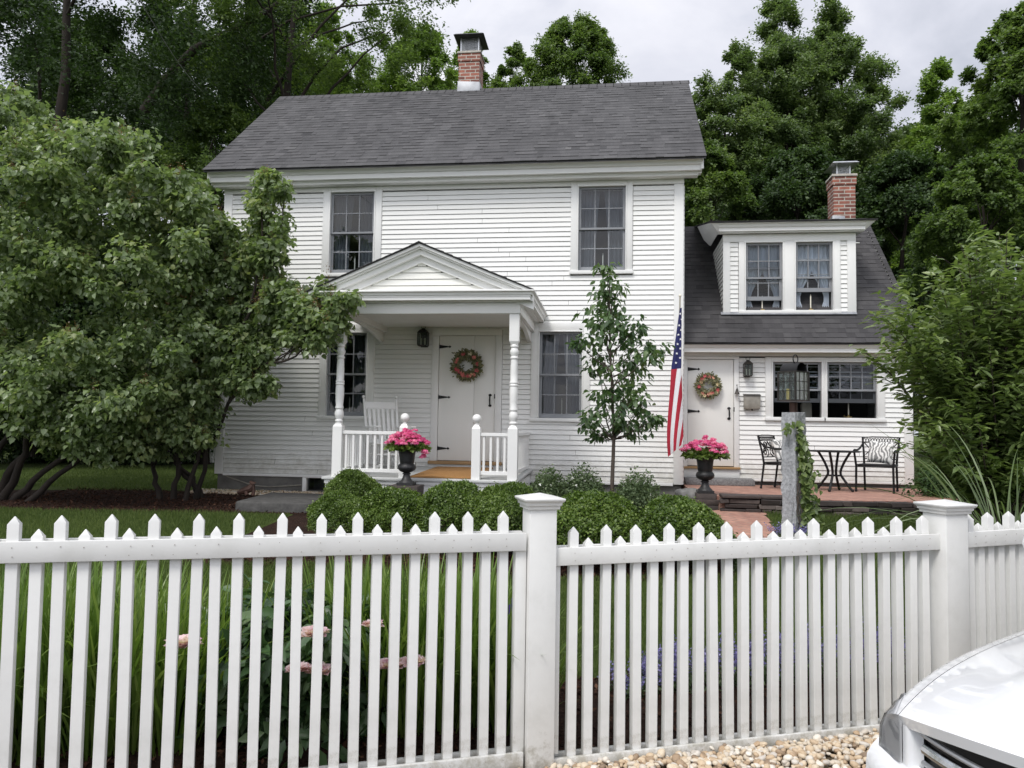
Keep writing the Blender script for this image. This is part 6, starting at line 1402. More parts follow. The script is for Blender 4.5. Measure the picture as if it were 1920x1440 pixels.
for i, (px, Y, h, w, mt) in enumerate(((-60, 17.5, 2.2, 1.5, 'leaf_dark'), (70, 18.5, 1.5, 1.2, 'leaf_dark'), (165, 18, 2.0, 1.3, 'leaf_maple'), (255, 18.5, 1.6, 1.2, 'leaf_dark'), (330, 19, 2.4, 1.2, 'leaf_dark'), (395, 21, 2.6, 1.1, 'leaf_maple'))):
    b = at(px, 850, Y)
    bush('understory_shrub', ['dark shrub at the left frame edge beyond the lawn', 'low dark shrub beyond the lawn behind the leaning lilac trunks', 'rounded shrub beyond the lawn, right of the leaning trunks', 'low dark shrub beyond the middle of the far lawn', 'dark tall shrub beyond the lawn behind the crooked lilac stems', 'shrub beyond the lawn beside the house corner'][i], 'shrub', (b.x, Y, gz(b.x, Y)), (w, w * .8, h), mt, 60 + i, 9000, .11, group='shrubs under the trees')

# ---- lilacs (world clumps filling a measured outline)
def in_poly(x, y, P):
    c = False; j = len(P) - 1
    for i in range(len(P)):
        if (P[i][1] > y) != (P[j][1] > y) and x < (P[j][0] - P[i][0]) * (y - P[i][1]) / (P[j][1] - P[i][1]) + P[i][0]: c = not c
        j = i
    return c
def poly_clumps(P, n, Yc, Yd, r, seed, inset=0):
    rg = random.Random(seed); x0, x1 = min(p[0] for p in P), max(p[0] for p in P); y0, y1 = min(p[1] for p in P), max(p[1] for p in P); C, R = [], []
    while len(C) < n:
        x, y = rg.uniform(x0, x1), rg.uniform(y0, y1)
        if not in_poly(x, y, P): continue
        rr = r * rg.uniform(.7, 1.25); k = rr * 1450 / Yc * .62
        if not all(in_poly(x + dx * k, y + dy * k, P) for dx, dy in ((1, 0), (-1, 0), (0, 1), (0, -1))):
            rr *= .55; k *= .55
            if not all(in_poly(x + dx * k, y + dy * k, P) for dx, dy in ((1, 0), (-1, 0), (0, 1), (0, -1))): continue
        Yv = Yc + Yd * (rg.random() * 2 - 1) if not callable(Yd) else Yc + Yd(x, y) + .35 * (rg.random() * 2 - 1)
        C.append(tuple(at(x, y, Yv))); R.append(rr)
    return C, R
def lilac(label, P, n, Yc, Yd, r, per, seed, trunks, leaf=.078, extra=()):
    rg = np.random.default_rng(seed); rr = random.Random(seed)
    C, R = poly_clumps(P, int(n * 2.3), Yc, Yd, r * .62, seed)
    for (x, y, Yv, rp) in extra: C.append(tuple(at(x, y, Yv))); R.append(rp)
    b0 = trunks[0][0]
    t = thing('lilac_bush', label, 'lilac', (b0[0], b0[1], gz(b0[0], b0[1])), group='lilac bushes')
    Pp, Nn, D, S, T = clump_cloud(C, R, int(per * .60), rg, flat=.95, up=.6, size=leaf, droop=.55, shell=.15, spray=8, tight=.34)
    # a few brown spent flower heads
    leaves('foliage', Pp, Nn, D, S, np.clip(T + .15, 0, .9), M['leaf_lilac'], t, .78, 'heart')
    k = len(C) // 3; PP, NN, DD, SS, TT = [], [], [], [], []
    for i in range(k):
        c = np.array(C[rr.randrange(len(C))]) + rdir(1, rg)[0] * np.array([.8, .8, .7]) * R[0] * .9 + np.array([0, -.05, .12])
        for q in range(46):
            PP.append(c + rg.normal(size=3) * np.array([.03, .03, .06])); DD.append(rdir(1, rg)[0] + np.array([0, 0, .6])); NN.append(rdir(1, rg)[0]); SS.append(.022); TT.append(1.0)
    leaves('spent_blossoms', np.array(PP), unit(np.array(NN)), unit(np.array(DD)), np.array(SS), np.array(TT), M['leaf_lilac'], t, .6, 'quad')
    paths = []
    for tr in trunks:
        base, mid, end, rad = tr; pts = curve_pts(base, mid, end, 10, .03, rr); paths.append((pts, [rad * (1 - .65 * i / 10) for i in range(11)]))
        near = sorted(range(len(C)), key=lambda q: (Vector(C[q]) - Vector(end)).length)[:10]
        for q in rr.sample(near, 5):
            s = pts[rr.randrange(5, 11)]; c = Vector(C[q]); paths.append((curve_pts(s, (s + c) / 2 + Vector((0, 0, .1)), c, 6, .03, rr), [rad * .35 * (1 - .7 * i / 6) for i in range(7)]))
    np_tubes('stems', paths, M['bark_dark'], t, 8)
    return t
PA = [(-220, 130), (0, 165), (60, 185), (105, 235), (200, 222), (262, 255), (330, 305), (385, 335), (420, 420), (390, 520), (385, 620), (330, 740), (245, 800), (195, 850), (140, 825), (100, 800), (0, 790), (-220, 790)]
g = lambda px, py, Y: (lambda p: (p.x, Y, gz(p.x, Y) - .08))(at(px, py, Y))
for i, (px, Y, h, w, mt) in enumerate(((-90, 15.5, 7.5, 2.0, 'leaf_dark'), (60, 16.5, 7.6, 2.0, 'leaf_dark'), (215, 17, 7.0, 1.9, 'leaf_dark'), (345, 17, 5.0, 1.3, 'leaf_dark'), (150, 20, 9.5, 2.4, 'leaf_dark'))):
    b = at(px, 850, Y); bush('understory_tree', ['tall dark thicket tree at the left frame edge behind the large lilac', 'tall dark thicket tree behind the leaning lilac trunks', 'tall dark thicket tree behind the middle of the two lilacs', 'tall dark thicket tree left of the house corner', 'tallest thicket tree seen through the large lilac'][i], 'tree', (b.x, Y, gz(b.x, Y) + .3), (w, w * .7, h), mt, 80 + i, 36000, .10, group='thicket trees beyond the lawn', nclump=60, rc=.5)
lilac('large lilac on fanned leaning trunks at the far left of the garden', PA, 150, 10.6, 1.1, .36, 380, 71,
      [(g(-10, 925, 10.9), at(30, 850, 10.8), at(130, 770, 10.6), .075), (g(0, 930, 10.8), at(60, 850, 10.7), at(60, 740, 10.5), .07), (g(20, 925, 10.8), at(90, 870, 10.7), at(210, 800, 10.6), .06), (g(45, 922, 10.7), at(110, 880, 10.6), at(290, 760, 10.5), .055), (g(-40, 925, 11), at(-30, 820, 11), at(80, 660, 10.7), .07), (g(-60, 930, 10.7), at(0, 800, 10.6), at(110, 730, 10.4), .06), (g(-90, 920, 10.9), at(-80, 800, 10.9), at(-60, 600, 10.7), .07)],
      extra=((150, 800, 10.0, .26), (195, 815, 10.2, .24), (235, 795, 10.2, .26), (60, 760, 10.0, .28), (110, 780, 10.0, .25), (0, 745, 9.9, .3), (175, 770, 9.9, .28), (260, 760, 10.3, .28), (215, 825, 10.4, .2), (20, 180, 10.6, .22), (55, 200, 10.6, .2), (150, 405, 10.4, .3), (180, 430, 10.3, .26), (120, 420, 10.4, .26), (60, 400, 10.4, .26), (40, 800, 10.0, .2), (150, 840, 10.2, .18), (200, 850, 10.3, .17), (245, 835, 10.4, .2), (90, 815, 10.1, .2), (205, 240, 10.6, .22), (120, 250, 10.6, .2), (265, 270, 10.6, .2)))
PB = [(300, 300), (395, 335), (430, 430), (460, 350), (495, 308), (540, 345), (552, 440), (535, 500), (555, 560), (600, 520), (655, 540), (662, 600), (610, 668), (540, 655), (490, 690), (522, 748), (425, 752), (405, 700), (405, 820), (330, 840), (240, 805), (215, 720), (300, 640), (330, 470)]
lilac('second lilac with crooked stems whose branches hang across the house front', PB, 120, 10.7, lambda x, y: -.55 * sstep(420, 640, x) + .2, .25, 250, 72,
      [(g(300, 925, 11.3), at(285, 870, 11.3), at(280, 840, 11.2), .05), (g(325, 925, 11.3), at(335, 850, 11.2), at(335, 770, 11.1), .05), (g(345, 925, 11.2), at(360, 870, 11.2), at(440, 650, 10.7), .045), (g(375, 915, 11.7), at(350, 870, 11.4), at(285, 835, 11.1), .05), (g(385, 912, 11.6), at(360, 880, 11.5), at(300, 845, 11.2), .04), (g(365, 918, 11.4), at(400, 760, 11.0), at(500, 670, 10.4), .04),
       (at(420, 640, 10.7), at(520, 720, 10.4), at(585, 640, 10.1), .028), (at(430, 660, 10.7), at(500, 560, 10.5), at(490, 380, 10.5), .03), (at(440, 600, 10.7), at(520, 540, 10.4), at(530, 400, 10.4), .022)],
      extra=((640, 570, 10.0, .16), (655, 560, 9.95, .14), (620, 610, 10.0, .16), (590, 640, 10.05, .15), (500, 330, 10.5, .13), (505, 360, 10.5, .17), (475, 722, 10.4, .15), (440, 715, 10.5, .16), (500, 715, 10.35, .12), (455, 690, 10.45, .18), (430, 670, 10.5, .16), (480, 665, 10.4, .16), (425, 630, 10.5, .2), (460, 640, 10.45, .18), (380, 790, 10.9, .2), (350, 810, 10.9, .18), (300, 800, 10.9, .24), (260, 790, 10.8, .22), (330, 770, 10.7, .26), (370, 750, 10.7, .24), (290, 760, 10.6, .26), (390, 720, 10.7, .22), (340, 830, 11.0, .2), (385, 820, 11.0, .18), (270, 830, 10.9, .2), (300, 845, 11.0, .16), (360, 840, 11.1, .16), (400, 770, 10.9, .18)))

# ---- right hand shrub: arching twigs with lance leaves
def twig_shrub(name, label, cat, base, targets, mat, seed, per, leaf, aspect, droop=.35, arch=.25, spread=.5, t0=.35, bark='bark_young', stem_every=4):
    rg = np.random.default_rng(seed); t = thing(name, label, cat, base)
    n = len(targets); E = np.array(targets, float); B = np.array(base)[None] + rg.normal(0, .12, (n, 3)) * np.array([1, 1, .2]); Cn = B * .45 + E * .55 + np.array([0, 0, 1.]) * arch * np.linalg.norm(E - B, axis=1, keepdims=True)
    u = t0 + (1 - t0) * (np.arange(per)[None] + rg.random((n, per))) / per; u = np.minimum(u, 1)[..., None]
    Pt = B[:, None] * (1 - u) ** 2 + Cn[:, None] * 2 * u * (1 - u) + E[:, None] * u * u
    Tg = 2 * (1 - u) * (Cn - B)[:, None] + 2 * u * (E - Cn)[:, None]; Tg = unit(Tg.reshape(-1, 3))
    P = Pt.reshape(-1, 3) + rg.normal(0, .03, (n * per, 3)); sd = unit(np.cross(Tg, np.array([0, 0, 1.])) + 1e-5) * np.where(np.arange(n * per) % 2 == 0, 1, -1)[:, None]
    D = Tg * .75 + sd * spread + rg.normal(0, .25, P.shape) - np.array([0, 0, droop]); Nn = unit(np.array([0, 0, 1.]) + .35 * rg.normal(size=P.shape) + .25 * sd)
    tint = np.clip(.42 + .25 * (u.reshape(-1) - .6) + np.repeat(rg.normal(0, .1, n), per) + rg.normal(0, .14, n * per), 0, 1)
    leaves('foliage', P, Nn, unit(D), leaf * (.7 + .6 * rg.random(n * per)), tint, M[mat], t, aspect, 'oval')
    paths = []
    for i in range(0, n, stem_every):
        pts = [Vector(B[i] * (1 - q) ** 2 + Cn[i] * 2 * q * (1 - q) + E[i] * q * q) for q in np.linspace(0, 1, 9)]; paths.append((pts, [.014 * (1 - .8 * k / 8) for k in range(9)]))
    np_tubes('stems', paths, M[bark], t, 5); return t
PR = [(1612, 648), (1640, 690), (1720, 700), (1745, 730), (1690, 775), (1720, 860), (1760, 880), (1850, 905), (2060, 900), (2060, 440), (1920, 445), (1845, 425), (1795, 455), (1760, 500), (1690, 520), (1660, 560), (1625, 585), (1670, 620)]
rg_ = random.Random(31); tg = []
while len(tg) < 560:
    x, y = rg_.uniform(1600, 2060), rg_.uniform(415, 905)
    if in_poly(x, y, PR): tg.append(tuple(at(x, y, 8.3 + rg_.uniform(-.8, .9))))
for x, y in ((1612, 655), (1625, 585), (1660, 545), (1690, 525), (1800, 455), (1845, 428), (1640, 700), (1690, 790), (1700, 830), (1730, 515), (1770, 490), (1905, 440)): tg.append(tuple(at(x, y, 8.2 + rg_.uniform(-.4, .4))))
bs = at(1860, 900, 8.6)
twig_shrub('garden_shrub', 'broad green shrub of arching twigs and lance leaves at the right end of the wing', 'shrub', (bs.x, 8.6, gz(bs.x, 8.6)), tg, 'leaf_right', 33, 46, .105, .34)
for i, (px, Y, w, top, lab) in enumerate(((1795, 11.7, .62, 850, 'clipped dark yew standing at the right end of the brick patio'), (1900, 11.2, .8, 830, 'clipped dark yew half hidden behind the tall ornamental grass'))):
    b = at(px, 930, Y); zt = at(px, top, Y).z; z0 = gz(b.x, Y); bush('yew_bush', lab, 'yew', (b.x, Y, z0), (w, w, zt - z0), 'leaf_yew', 90 + i, 15000, .05, group='yews right of the patio', rc=.5)
# white board screen far right
a, b = at(1868, 965, 10.2), at(2010, 965, 10.2); ws = thing('board_screen', 'white horizontal board screen behind the tall ornamental grass', 'fence', (a.x, 10.2, gz(a.x, 10.2)))
m = MB(); zt = at(1868, 872, 10.2).z; n = 9; z0 = gz(a.x, 10.2) + .02
for i in range(n): z = z0 + (zt - z0) * i / n; m.box((a.x + .05 * 0, 10.19, z), (b.x, 10.21, z + (zt - z0) / n - .006))
m.build('boards', M['trim'], ws, bevel=.002); m = MB()
for x in (a.x + .02, b.x - .05): m.box((x - .04, 10.212, z0 - .1), (x + .04, 10.29, zt + .03))
m.build('post', M['trim'], ws, bevel=.003)

# ---- young tree in front of the house
def young_tree():
    Y = 10.15; base = at(1148, 925, Y); rg = np.random.default_rng(51); rr = random.Random(51)
    t = thing('young_tree', 'slender young tree with drooping dark leaves in front of the main house', 'tree', (base.x, Y, gz(base.x, Y)))
    Cp = [(1138, 505, 16), (1142, 530, 20), (1132, 560, 22), (1152, 575, 24), (1118, 590, 22), (1165, 602, 26), (1135, 620, 26), (1108, 640, 24), (1160, 640, 30), (1192, 612, 18), (1200, 645, 24), (1232, 652, 20), (1085, 642, 14), (1130, 665, 28), (1180, 672, 24), (1215, 668, 18), (1115, 690, 22), (1150, 700, 26), (1190, 700, 20), (1145, 730, 22), (1195, 735, 20), (1172, 752, 20), (1150, 770, 22), (1130, 745, 16), (1112, 780, 16), (1105, 800, 14), (1122, 815, 14), (1165, 795, 16), (1185, 810, 16), (1212, 795, 16), (1226, 785, 10), (1205, 765, 16), (1150, 545, 18), (1122, 605, 18)]
    C = [tuple(at(x, y, Y + rg.normal(0, .16))) for x, y, r in Cp]; R = [r * 10.4 / 1450 * 1.15 for x, y, r in Cp]
    P, Nn, D, S, T = clump_cloud(C, R, 63, rg, flat=.8, up=.45, size=.092, droop=.9, shell=.2, spray=7, tight=.3)
    leaves('crown', P, Nn, D, S, T, M['leaf_pear'], t, .5, 'oval')
    tr = [Vector((base.x, Y, gz(base.x, Y) - .05)), at(1148, 900, Y), at(1150, 850, Y), at(1151, 815, Y), at(1149, 760, Y), at(1146, 700, Y), at(1144, 640, Y), at(1141, 580, Y), at(1138, 500, Y)]
    paths = [(tr, [.030, .026, .023, .021, .017, .014, .011, .008, .004])]
    for (x, y, r), c in zip(Cp, C):
        s = at(1150 if y > 650 else 1144, min(825, y + 55), Y); c = Vector(c); paths.append((curve_pts(s, (s + c) / 2 + (c - s).cross(Vector((0, 1, 0))) * 0 + Vector((0, 0, -.04)), c, 6, .01, rr), [.010, .009, .008, .007, .006, .005, .003]))
    for e, q in (((1128, 750), .012), ((1172, 752), .012), ((1118, 800), .009), ((1190, 800), .009)):
        paths.append((curve_pts(at(1150, 822, Y), at((1150 + e[0]) / 2 + (e[0] - 1150) * .25, 800, Y), at(e[0], e[1] - 30, Y), 7, .008, rr), [q * (1 - .6 * k / 7) for k in range(8)]))
    np_tubes('trunk', paths, M['bark_young'], t, 8)
young_tree()

# ---- boxwoods (built twice, then copied)
def boxwood(seed, label):
    rg = np.random.default_rng(seed); t = thing('boxwood', label, 'shrub', (0, 0, 0), group='clipped boxwoods along the bed')
    n = 30000; d = rdir(n, rg); d[:, 2] = np.where(d[:, 2] < -.25, -d[:, 2], d[:, 2])
    ph = rg.random(12) * 6
    k = 1 + .06 * np.sin(d[:, 0] * 2.7 + ph[6]) * np.sin(d[:, 1] * 2.9 + ph[7] + d[:, 2] * 2) + .06 * np.sin(d[:, 0] * 5 + ph[0]) * np.sin(d[:, 1] * 5 + ph[1]) + .05 * np.sin(d[:, 2] * 7 + d[:, 0] * 4 + ph[2]) + .035 * np.sin(d[:, 0] * 13 + ph[3]) * np.sin(d[:, 1] * 12 + ph[4] + d[:, 2] * 9)
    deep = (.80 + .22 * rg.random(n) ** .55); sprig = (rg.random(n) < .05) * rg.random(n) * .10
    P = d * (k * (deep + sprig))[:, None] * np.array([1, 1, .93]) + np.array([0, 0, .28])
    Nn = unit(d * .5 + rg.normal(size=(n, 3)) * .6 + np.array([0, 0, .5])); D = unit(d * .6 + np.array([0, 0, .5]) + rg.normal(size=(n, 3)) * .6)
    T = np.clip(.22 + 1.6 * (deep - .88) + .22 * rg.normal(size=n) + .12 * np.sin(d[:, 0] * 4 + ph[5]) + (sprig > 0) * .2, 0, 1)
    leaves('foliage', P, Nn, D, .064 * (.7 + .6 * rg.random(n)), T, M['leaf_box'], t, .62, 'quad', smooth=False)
    rr = random.Random(seed); np_tubes('stems', [(curve_pts((rr.uniform(-.1, .1), rr.uniform(-.1, .1), -.65), (0, 0, 0), tuple(rdir(1, rg)[0] * .7 + np.array([0, 0, .3])), 5, .02, rr), [.03, .026, .022, .018, .012, .008]) for _ in range(14)], M['bark_dark'], t, 5)
    return t
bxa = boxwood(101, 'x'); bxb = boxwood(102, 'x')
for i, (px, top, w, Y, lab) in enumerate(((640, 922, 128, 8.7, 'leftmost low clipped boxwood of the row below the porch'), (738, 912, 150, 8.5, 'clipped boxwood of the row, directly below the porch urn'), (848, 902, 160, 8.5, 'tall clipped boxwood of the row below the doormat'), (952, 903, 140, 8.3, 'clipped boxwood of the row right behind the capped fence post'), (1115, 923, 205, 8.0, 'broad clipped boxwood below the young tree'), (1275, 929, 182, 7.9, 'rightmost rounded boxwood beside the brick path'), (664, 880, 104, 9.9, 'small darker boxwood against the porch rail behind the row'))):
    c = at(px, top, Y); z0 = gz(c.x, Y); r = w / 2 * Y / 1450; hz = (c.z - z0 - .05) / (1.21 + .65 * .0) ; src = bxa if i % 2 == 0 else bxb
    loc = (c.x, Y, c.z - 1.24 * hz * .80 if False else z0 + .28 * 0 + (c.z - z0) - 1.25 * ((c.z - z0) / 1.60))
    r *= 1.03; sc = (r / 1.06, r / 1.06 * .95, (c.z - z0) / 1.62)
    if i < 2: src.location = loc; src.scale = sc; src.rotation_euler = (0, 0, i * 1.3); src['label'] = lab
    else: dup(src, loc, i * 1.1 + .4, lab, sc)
# ---- airy perennials with tiny white flowers
for i, (px, top, w, Y, lab) in enumerate(((1030, 868, 75, 10.0, 'airy grey green perennial with white flowers right of the porch'), (1095, 864, 80, 10.2, 'taller airy perennial between porch and young tree'), (1197, 872, 90, 9.9, 'airy perennial dotted with white flowers right of the young tree'))):
    c = at(px, top, Y); z0 = gz(c.x, Y); r = w / 2 * Y / 1450; h = c.z - z0; rg = np.random.default_rng(110 + i)
    t = thing('perennial', lab, 'plant', (c.x, Y, z0), group='airy white flowering perennials')
    n = 420; a = rg.random(n) * 2 * PI; q = np.sqrt(rg.random(n)) * r; tx_ = np.stack([c.x + q * np.cos(a), Y + q * np.sin(a), z0 + h * (.55 + .45 * rg.random(n)) * (1 - .35 * (q / r) ** 2)], 1)
    root = np.array([c.x, Y, z0]) + np.stack([q * .35 * np.cos(a), q * .35 * np.sin(a), np.zeros(n)], 1)
    strands('stems', root, tx_ - root, np.linalg.norm(tx_ - root, axis=1), np.full(n, .005), np.full(n, .08), M['leaf_grey'], t, 4, rng=rg)
    k = 34; u = .15 + .85 * rg.random((n, k, 1)); P = (root[:, None] * (1 - u) + tx_[:, None] * u).reshape(-1, 3) + rg.normal(0, .012, (n * k, 3))
    leaves('foliage', P, unit(rg.normal(size=P.shape) + np.array([0, -.2, .8])), rdir(len(P), rg) + np.array([0, 0, .4]), .036 * (.6 + .8 * rg.random(len(P))), np.clip(rg.normal(.45, .2, len(P)), 0, 1), M['leaf_grey'], t, .55, 'quad')
    m_ = rg.choice(n, 26); PP = np.repeat(root[m_] + (tx_[m_] - root[m_]) * (.55 + .4 * rg.random((26, 1))) + np.array([0, -.03, 0]), 4, 0)
    leaves('blossoms', PP, unit(rg.normal(size=PP.shape) * .3 + np.array([0, -1, .6])), rdir(len(PP), rg), np.full(len(PP), .022), rg.random(len(PP)), M['whiteflower'], t, .8, 'quad')
# small plants by the path and under the lamp
for i, (px, py, Y, h, w, lab) in enumerate(((1425, 992, 8.2, .28, .16, 'small loose plant beside the brick path left of the granite post'), (1393, 1000, 7.9, .16, .2, 'low pale green plant at the edge of the brick path'))):
    b = at(px, py, Y); bush('path_plant', lab, 'plant', (b.x, Y, gz(b.x, Y)), (w, w, h), 'leaf_grey', 120 + i, 900, .035, group='small plants beside the path', nclump=10, rc=.5)
# ---- vine on the lamp post
rg = np.random.default_rng(130); n = 620; yy = 790 + 215 * rg.random(n) ** .75; side = np.interp(yy, [790, 830, 870, 930, 1005], [2, 8, 16, 20, 24])
xx = 1497 + np.abs(rg.normal(0, 1, n)) * side * .55 + np.interp(yy, [790, 840, 900, 1000], [0, 2, 8, 12]); xx = np.where((yy < 812) & (rg.random(n) < .5), 1470 + 22 * rg.random(n), xx)
P = np.array([tuple(at(x, y, LY - .10 - .10 * q)) for x, y, q in zip(xx, yy, rg.random(n))])
vt = thing('climbing_vine', 'green vine climbing up the right side of the granite lamp post', 'vine', (lx + .1, LY - .1, lz0))
leaves('foliage', P, unit(np.array([.2, -.9, .5]) + rg.normal(size=(n, 3)) * .5), unit(np.array([.2, -.2, -.8]) + rg.normal(size=(n, 3)) * .5), .05 + .035 * rg.random(n), np.clip(rg.normal(.5, .2, n), 0, 1), M['leaf_right'], vt, .8, 'heart')
np_tubes('stems', [([at(1500 + 6 * math.sin(k * 1.3 + j), 1005 - k * 24, LY - .13) for k in range(9 - j)], [.006] * (9 - j)) for j in range(3)], M['bark_young'], vt, 5)
# ---- tall ornamental grass at the right
rg = np.random.default_rng(140); b = at(1895, 985, 6.6); bz = gz(b.x, 6.6); n = 170; a = rg.random(n) * 2 * PI
roots = np.array([b.x, 6.6, bz]) + np.stack([np.cos(a), np.sin(a), 0 * a], 1) * (.16 * rg.random((n, 1))); dr = np.stack([np.cos(a) * .17, np.sin(a) * .17, 1 + 0 * a], 1) + rg.normal(0, .06, (n, 3))
gt = thing('ornamental_grass', 'tall fountain of arching ornamental grass behind the right fence run', 'ornamental grass', (b.x, 6.6, bz))
strands('blades', roots, dr, 1.35 + 1.0 * rg.random(n), .012 + .009 * rg.random(n), .3 + .6 * rg.random(n), M['reed'], gt, 12, rng=rg)

# ---- behind the fence: strap-leaved clumps, peony, salvia, iris
GF = 'strap leaved daylily clumps behind the fence'
def daylily(px, dy, h, n, lab, seed, yellow=0.):
    dep = 3.3 + (px / 960) * .5; p = rel((px - 960) / 1450 * (dep + dy), dep + dy, 0); z0 = gz(p.x, p.y); rg = np.random.default_rng(seed)
    n = int(n * 1.6); t = thing('daylily', lab, 'plant', (p.x, p.y, z0), group=GF); a = rg.random(n) * 2 * PI; q = rg.random(n)
    roots = np.array([p.x, p.y, z0]) + np.stack([np.cos(a), np.sin(a), 0 * a], 1) * (.14 * q[:, None]); dr = np.stack([np.cos(a) * .32 * q, np.sin(a) * .32 * q, 1 + 0 * a], 1) + rg.normal(0, .06, (n, 3))
    dr[:, 2] = np.abs(dr[:, 2])
    strands('blades', roots, dr, h * (.6 + .5 * rg.random(n)), .014 + .012 * rg.random(n), .05 + .55 * rg.random(n) ** 2.2, M['blade'], t, 9, np.clip(rg.normal(.48 + yellow, .2, n), 0, 1), rg)
where = ['at the far left frame edge', 'second from the left frame edge', 'behind the third tall picket from the left', 'left of the blush peony bloom', 'with yellowish tips left of the peony bush', 'right before the peony bush', 'at the left flank of the peony bush', 'right of the peony bush', 'between peony bush and the purple pink blooms', 'behind the two pink blooms', 'right of the two pink blooms', 'with tall upright blades left of the capped post', 'beside the violet iris', 'low and dark against the capped post', 'in the second row at far left', 'in the second row left of the peony', 'in second row behind the fourth tall picket', 'in the second row at the frame edge', 'in second row against the peony bush', 'in second row right of the peony bush', 'in the second row behind the pink blooms', 'in the second row left of the violet iris']
for i, (px, dy, h, n) in enumerate(((-40, .5, .98, 120), (40, .55, .98, 130), (120, .6, 1.0, 140), (205, .55, .98, 140), (280, .6, .95, 130), (345, .55, .9, 110), (420, .75, .85, 90), (660, .8, .98, 90), (720, .6, .95, 120), (775, .55, .98, 130), (835, .55, .92, 130), (890, .6, .98, 130), (945, .5, .86, 120), (985, .45, .7, 60), (80, .95, .95, 110), (240, 1.0, .95, 110), (150, 1.15, .95, 120), (0, 1.1, .95, 110), (320, 1.0, .85, 100), (690, 1.05, .9, 110), (790, 1.0, .9, 120), (870, 1.05, .85, 110))):
    daylily(px, dy, h, n, 'green strap leaved clump behind the fence ' + where[i], 150 + i, .08 if i in (1, 4, 11) else 0)
pc = rel((570 - 960) / 1450 * 4.35, 4.35, 0); pz = gz(pc.x, pc.y)
peony = bush('peony_bush', 'dark leafy peony bush with pink blooms behind the left fence run', 'peony', (pc.x, pc.y, pz), (.74, .46, .72), 'peony_leaf', 171, 9000, .115, 'oval', .38, nclump=34, rc=.5, stems=16, droop=.35)
def peony_bloom(px, py, dep, r, mat, seed):
    c = CAM + (_ray(px, py)) * dep; rg = np.random.default_rng(seed); PP, NN, DD, SS, TT = [], [], [], [], []
    for ring, (el, k, s) in enumerate(((-.2, 9, 1.0), (.1, 9, .95), (.4, 8, .85), (.7, 8, .7), (1.0, 7, .55), (1.3, 5, .45))):
        for q in range(k):
            a = q * 2 * PI / k + ring * .4 + rg.normal(0, .15); d = np.array([math.cos(a) * math.cos(el), math.sin(a) * math.cos(el), math.sin(el)])
            PP.append(np.array(c) + d * r * .25); DD.append(d); NN.append(np.array([0, 0, 1.]) - d * .5 + rg.normal(0, .2, 3)); SS.append(r * 1.05 * s); TT.append(np.clip(rg.normal(.5, .2), 0, 1))
    leaves('bloom', np.array(PP), unit(np.array(NN)), unit(np.array(DD)), np.array(SS), np.array(TT), M[mat], peony, .95, 'oval')
for i, (px, py, dep, r, mt) in enumerate(((342, 1212, 3.62, .075, 'blush'), (590, 1192, 3.75, .065, 'blush'), (560, 1258, 3.75, .055, 'blush'), (600, 1262, 3.78, .06, 'blush'), (699, 1175, 3.85, .05, 'blush'), (735, 1252, 3.8, .065, 'blush'), (775, 1246, 3.82, .065, 'blush'))): peony_bloom(px, py, dep, r, mt, 180 + i)
c = CAM + _ray(969, 1150) * 4.15; it = thing('iris', 'single violet iris bloom left of the capped fence post', 'flower', (c.x, c.y, gz(c.x, c.y))); rg = np.random.default_rng(190)
PP = np.repeat(np.array([[c.x, c.y, c.z]]), 14, 0) + rg.normal(0, .012, (14, 3)) * np.array([1, 1, 3]); leaves('bloom', PP, rdir(14, rg), rdir(14, rg) + np.array([0, 0, -.2]), np.full(14, .07), rg.random(14), M['violet'], it, .8, 'oval')
MB().tube([(c.x, c.y, gz(c.x, c.y)), (c.x + .01, c.y, c.z * .5), (c.x, c.y, c.z)], .006, 6).build('stalk', M['blade_plain'] if 'blade_plain' in M else M['leaf_yew'], it)
def salvia(px, dep, h, lab, seed, n=32):
    p = rel((px - 960) / 1450 * dep, dep, 0); z0 = gz(p.x, p.y); rg = np.random.default_rng(seed); t = thing('salvia', lab, 'plant', (p.x, p.y, z0), group='purple flower spikes behind the right fence run')
    a = rg.random(n) * 2 * PI; q = np.sqrt(rg.random(n)) * .17; r0 = np.array([p.x, p.y, z0]) + np.stack([q * np.cos(a) * .5, q * np.sin(a) * .5, 0 * a], 1); tp = np.array([p.x, p.y, z0]) + np.stack([q * np.cos(a) * 1.3, q * np.sin(a) * 1.3, h * (.6 + .45 * rg.random(n))], 1)
    k = 30; u = .5 + .5 * rg.random((n, k, 1)); P = (r0[:, None] * (1 - u) + tp[:, None] * u).reshape(-1, 3) + rg.normal(0, .008, (n * k, 3))
    leaves('spikes', P, rdir(len(P), rg), rdir(len(P), rg) + np.array([0, 0, .5]), .017 * (.7 + .6 * rg.random(len(P))), np.clip(rg.normal(.5, .25, len(P)), 0, 1), M['mauve'], t, .6, 'quad')
    k = 16; u = .0 + .55 * rg.random((n, k, 1)); P = (r0[:, None] * (1 - u) + tp[:, None] * u).reshape(-1, 3) + rg.normal(0, .02, (n * k, 3))
    leaves('foliage', P, unit(rdir(len(P), rg) + np.array([0, 0, .8])), rdir(len(P), rg), .035 * (.7 + .6 * rg.random(len(P))), np.clip(rg.normal(.4, .2, len(P)), 0, 1), M['leaf_grey'], t, .45, 'quad')
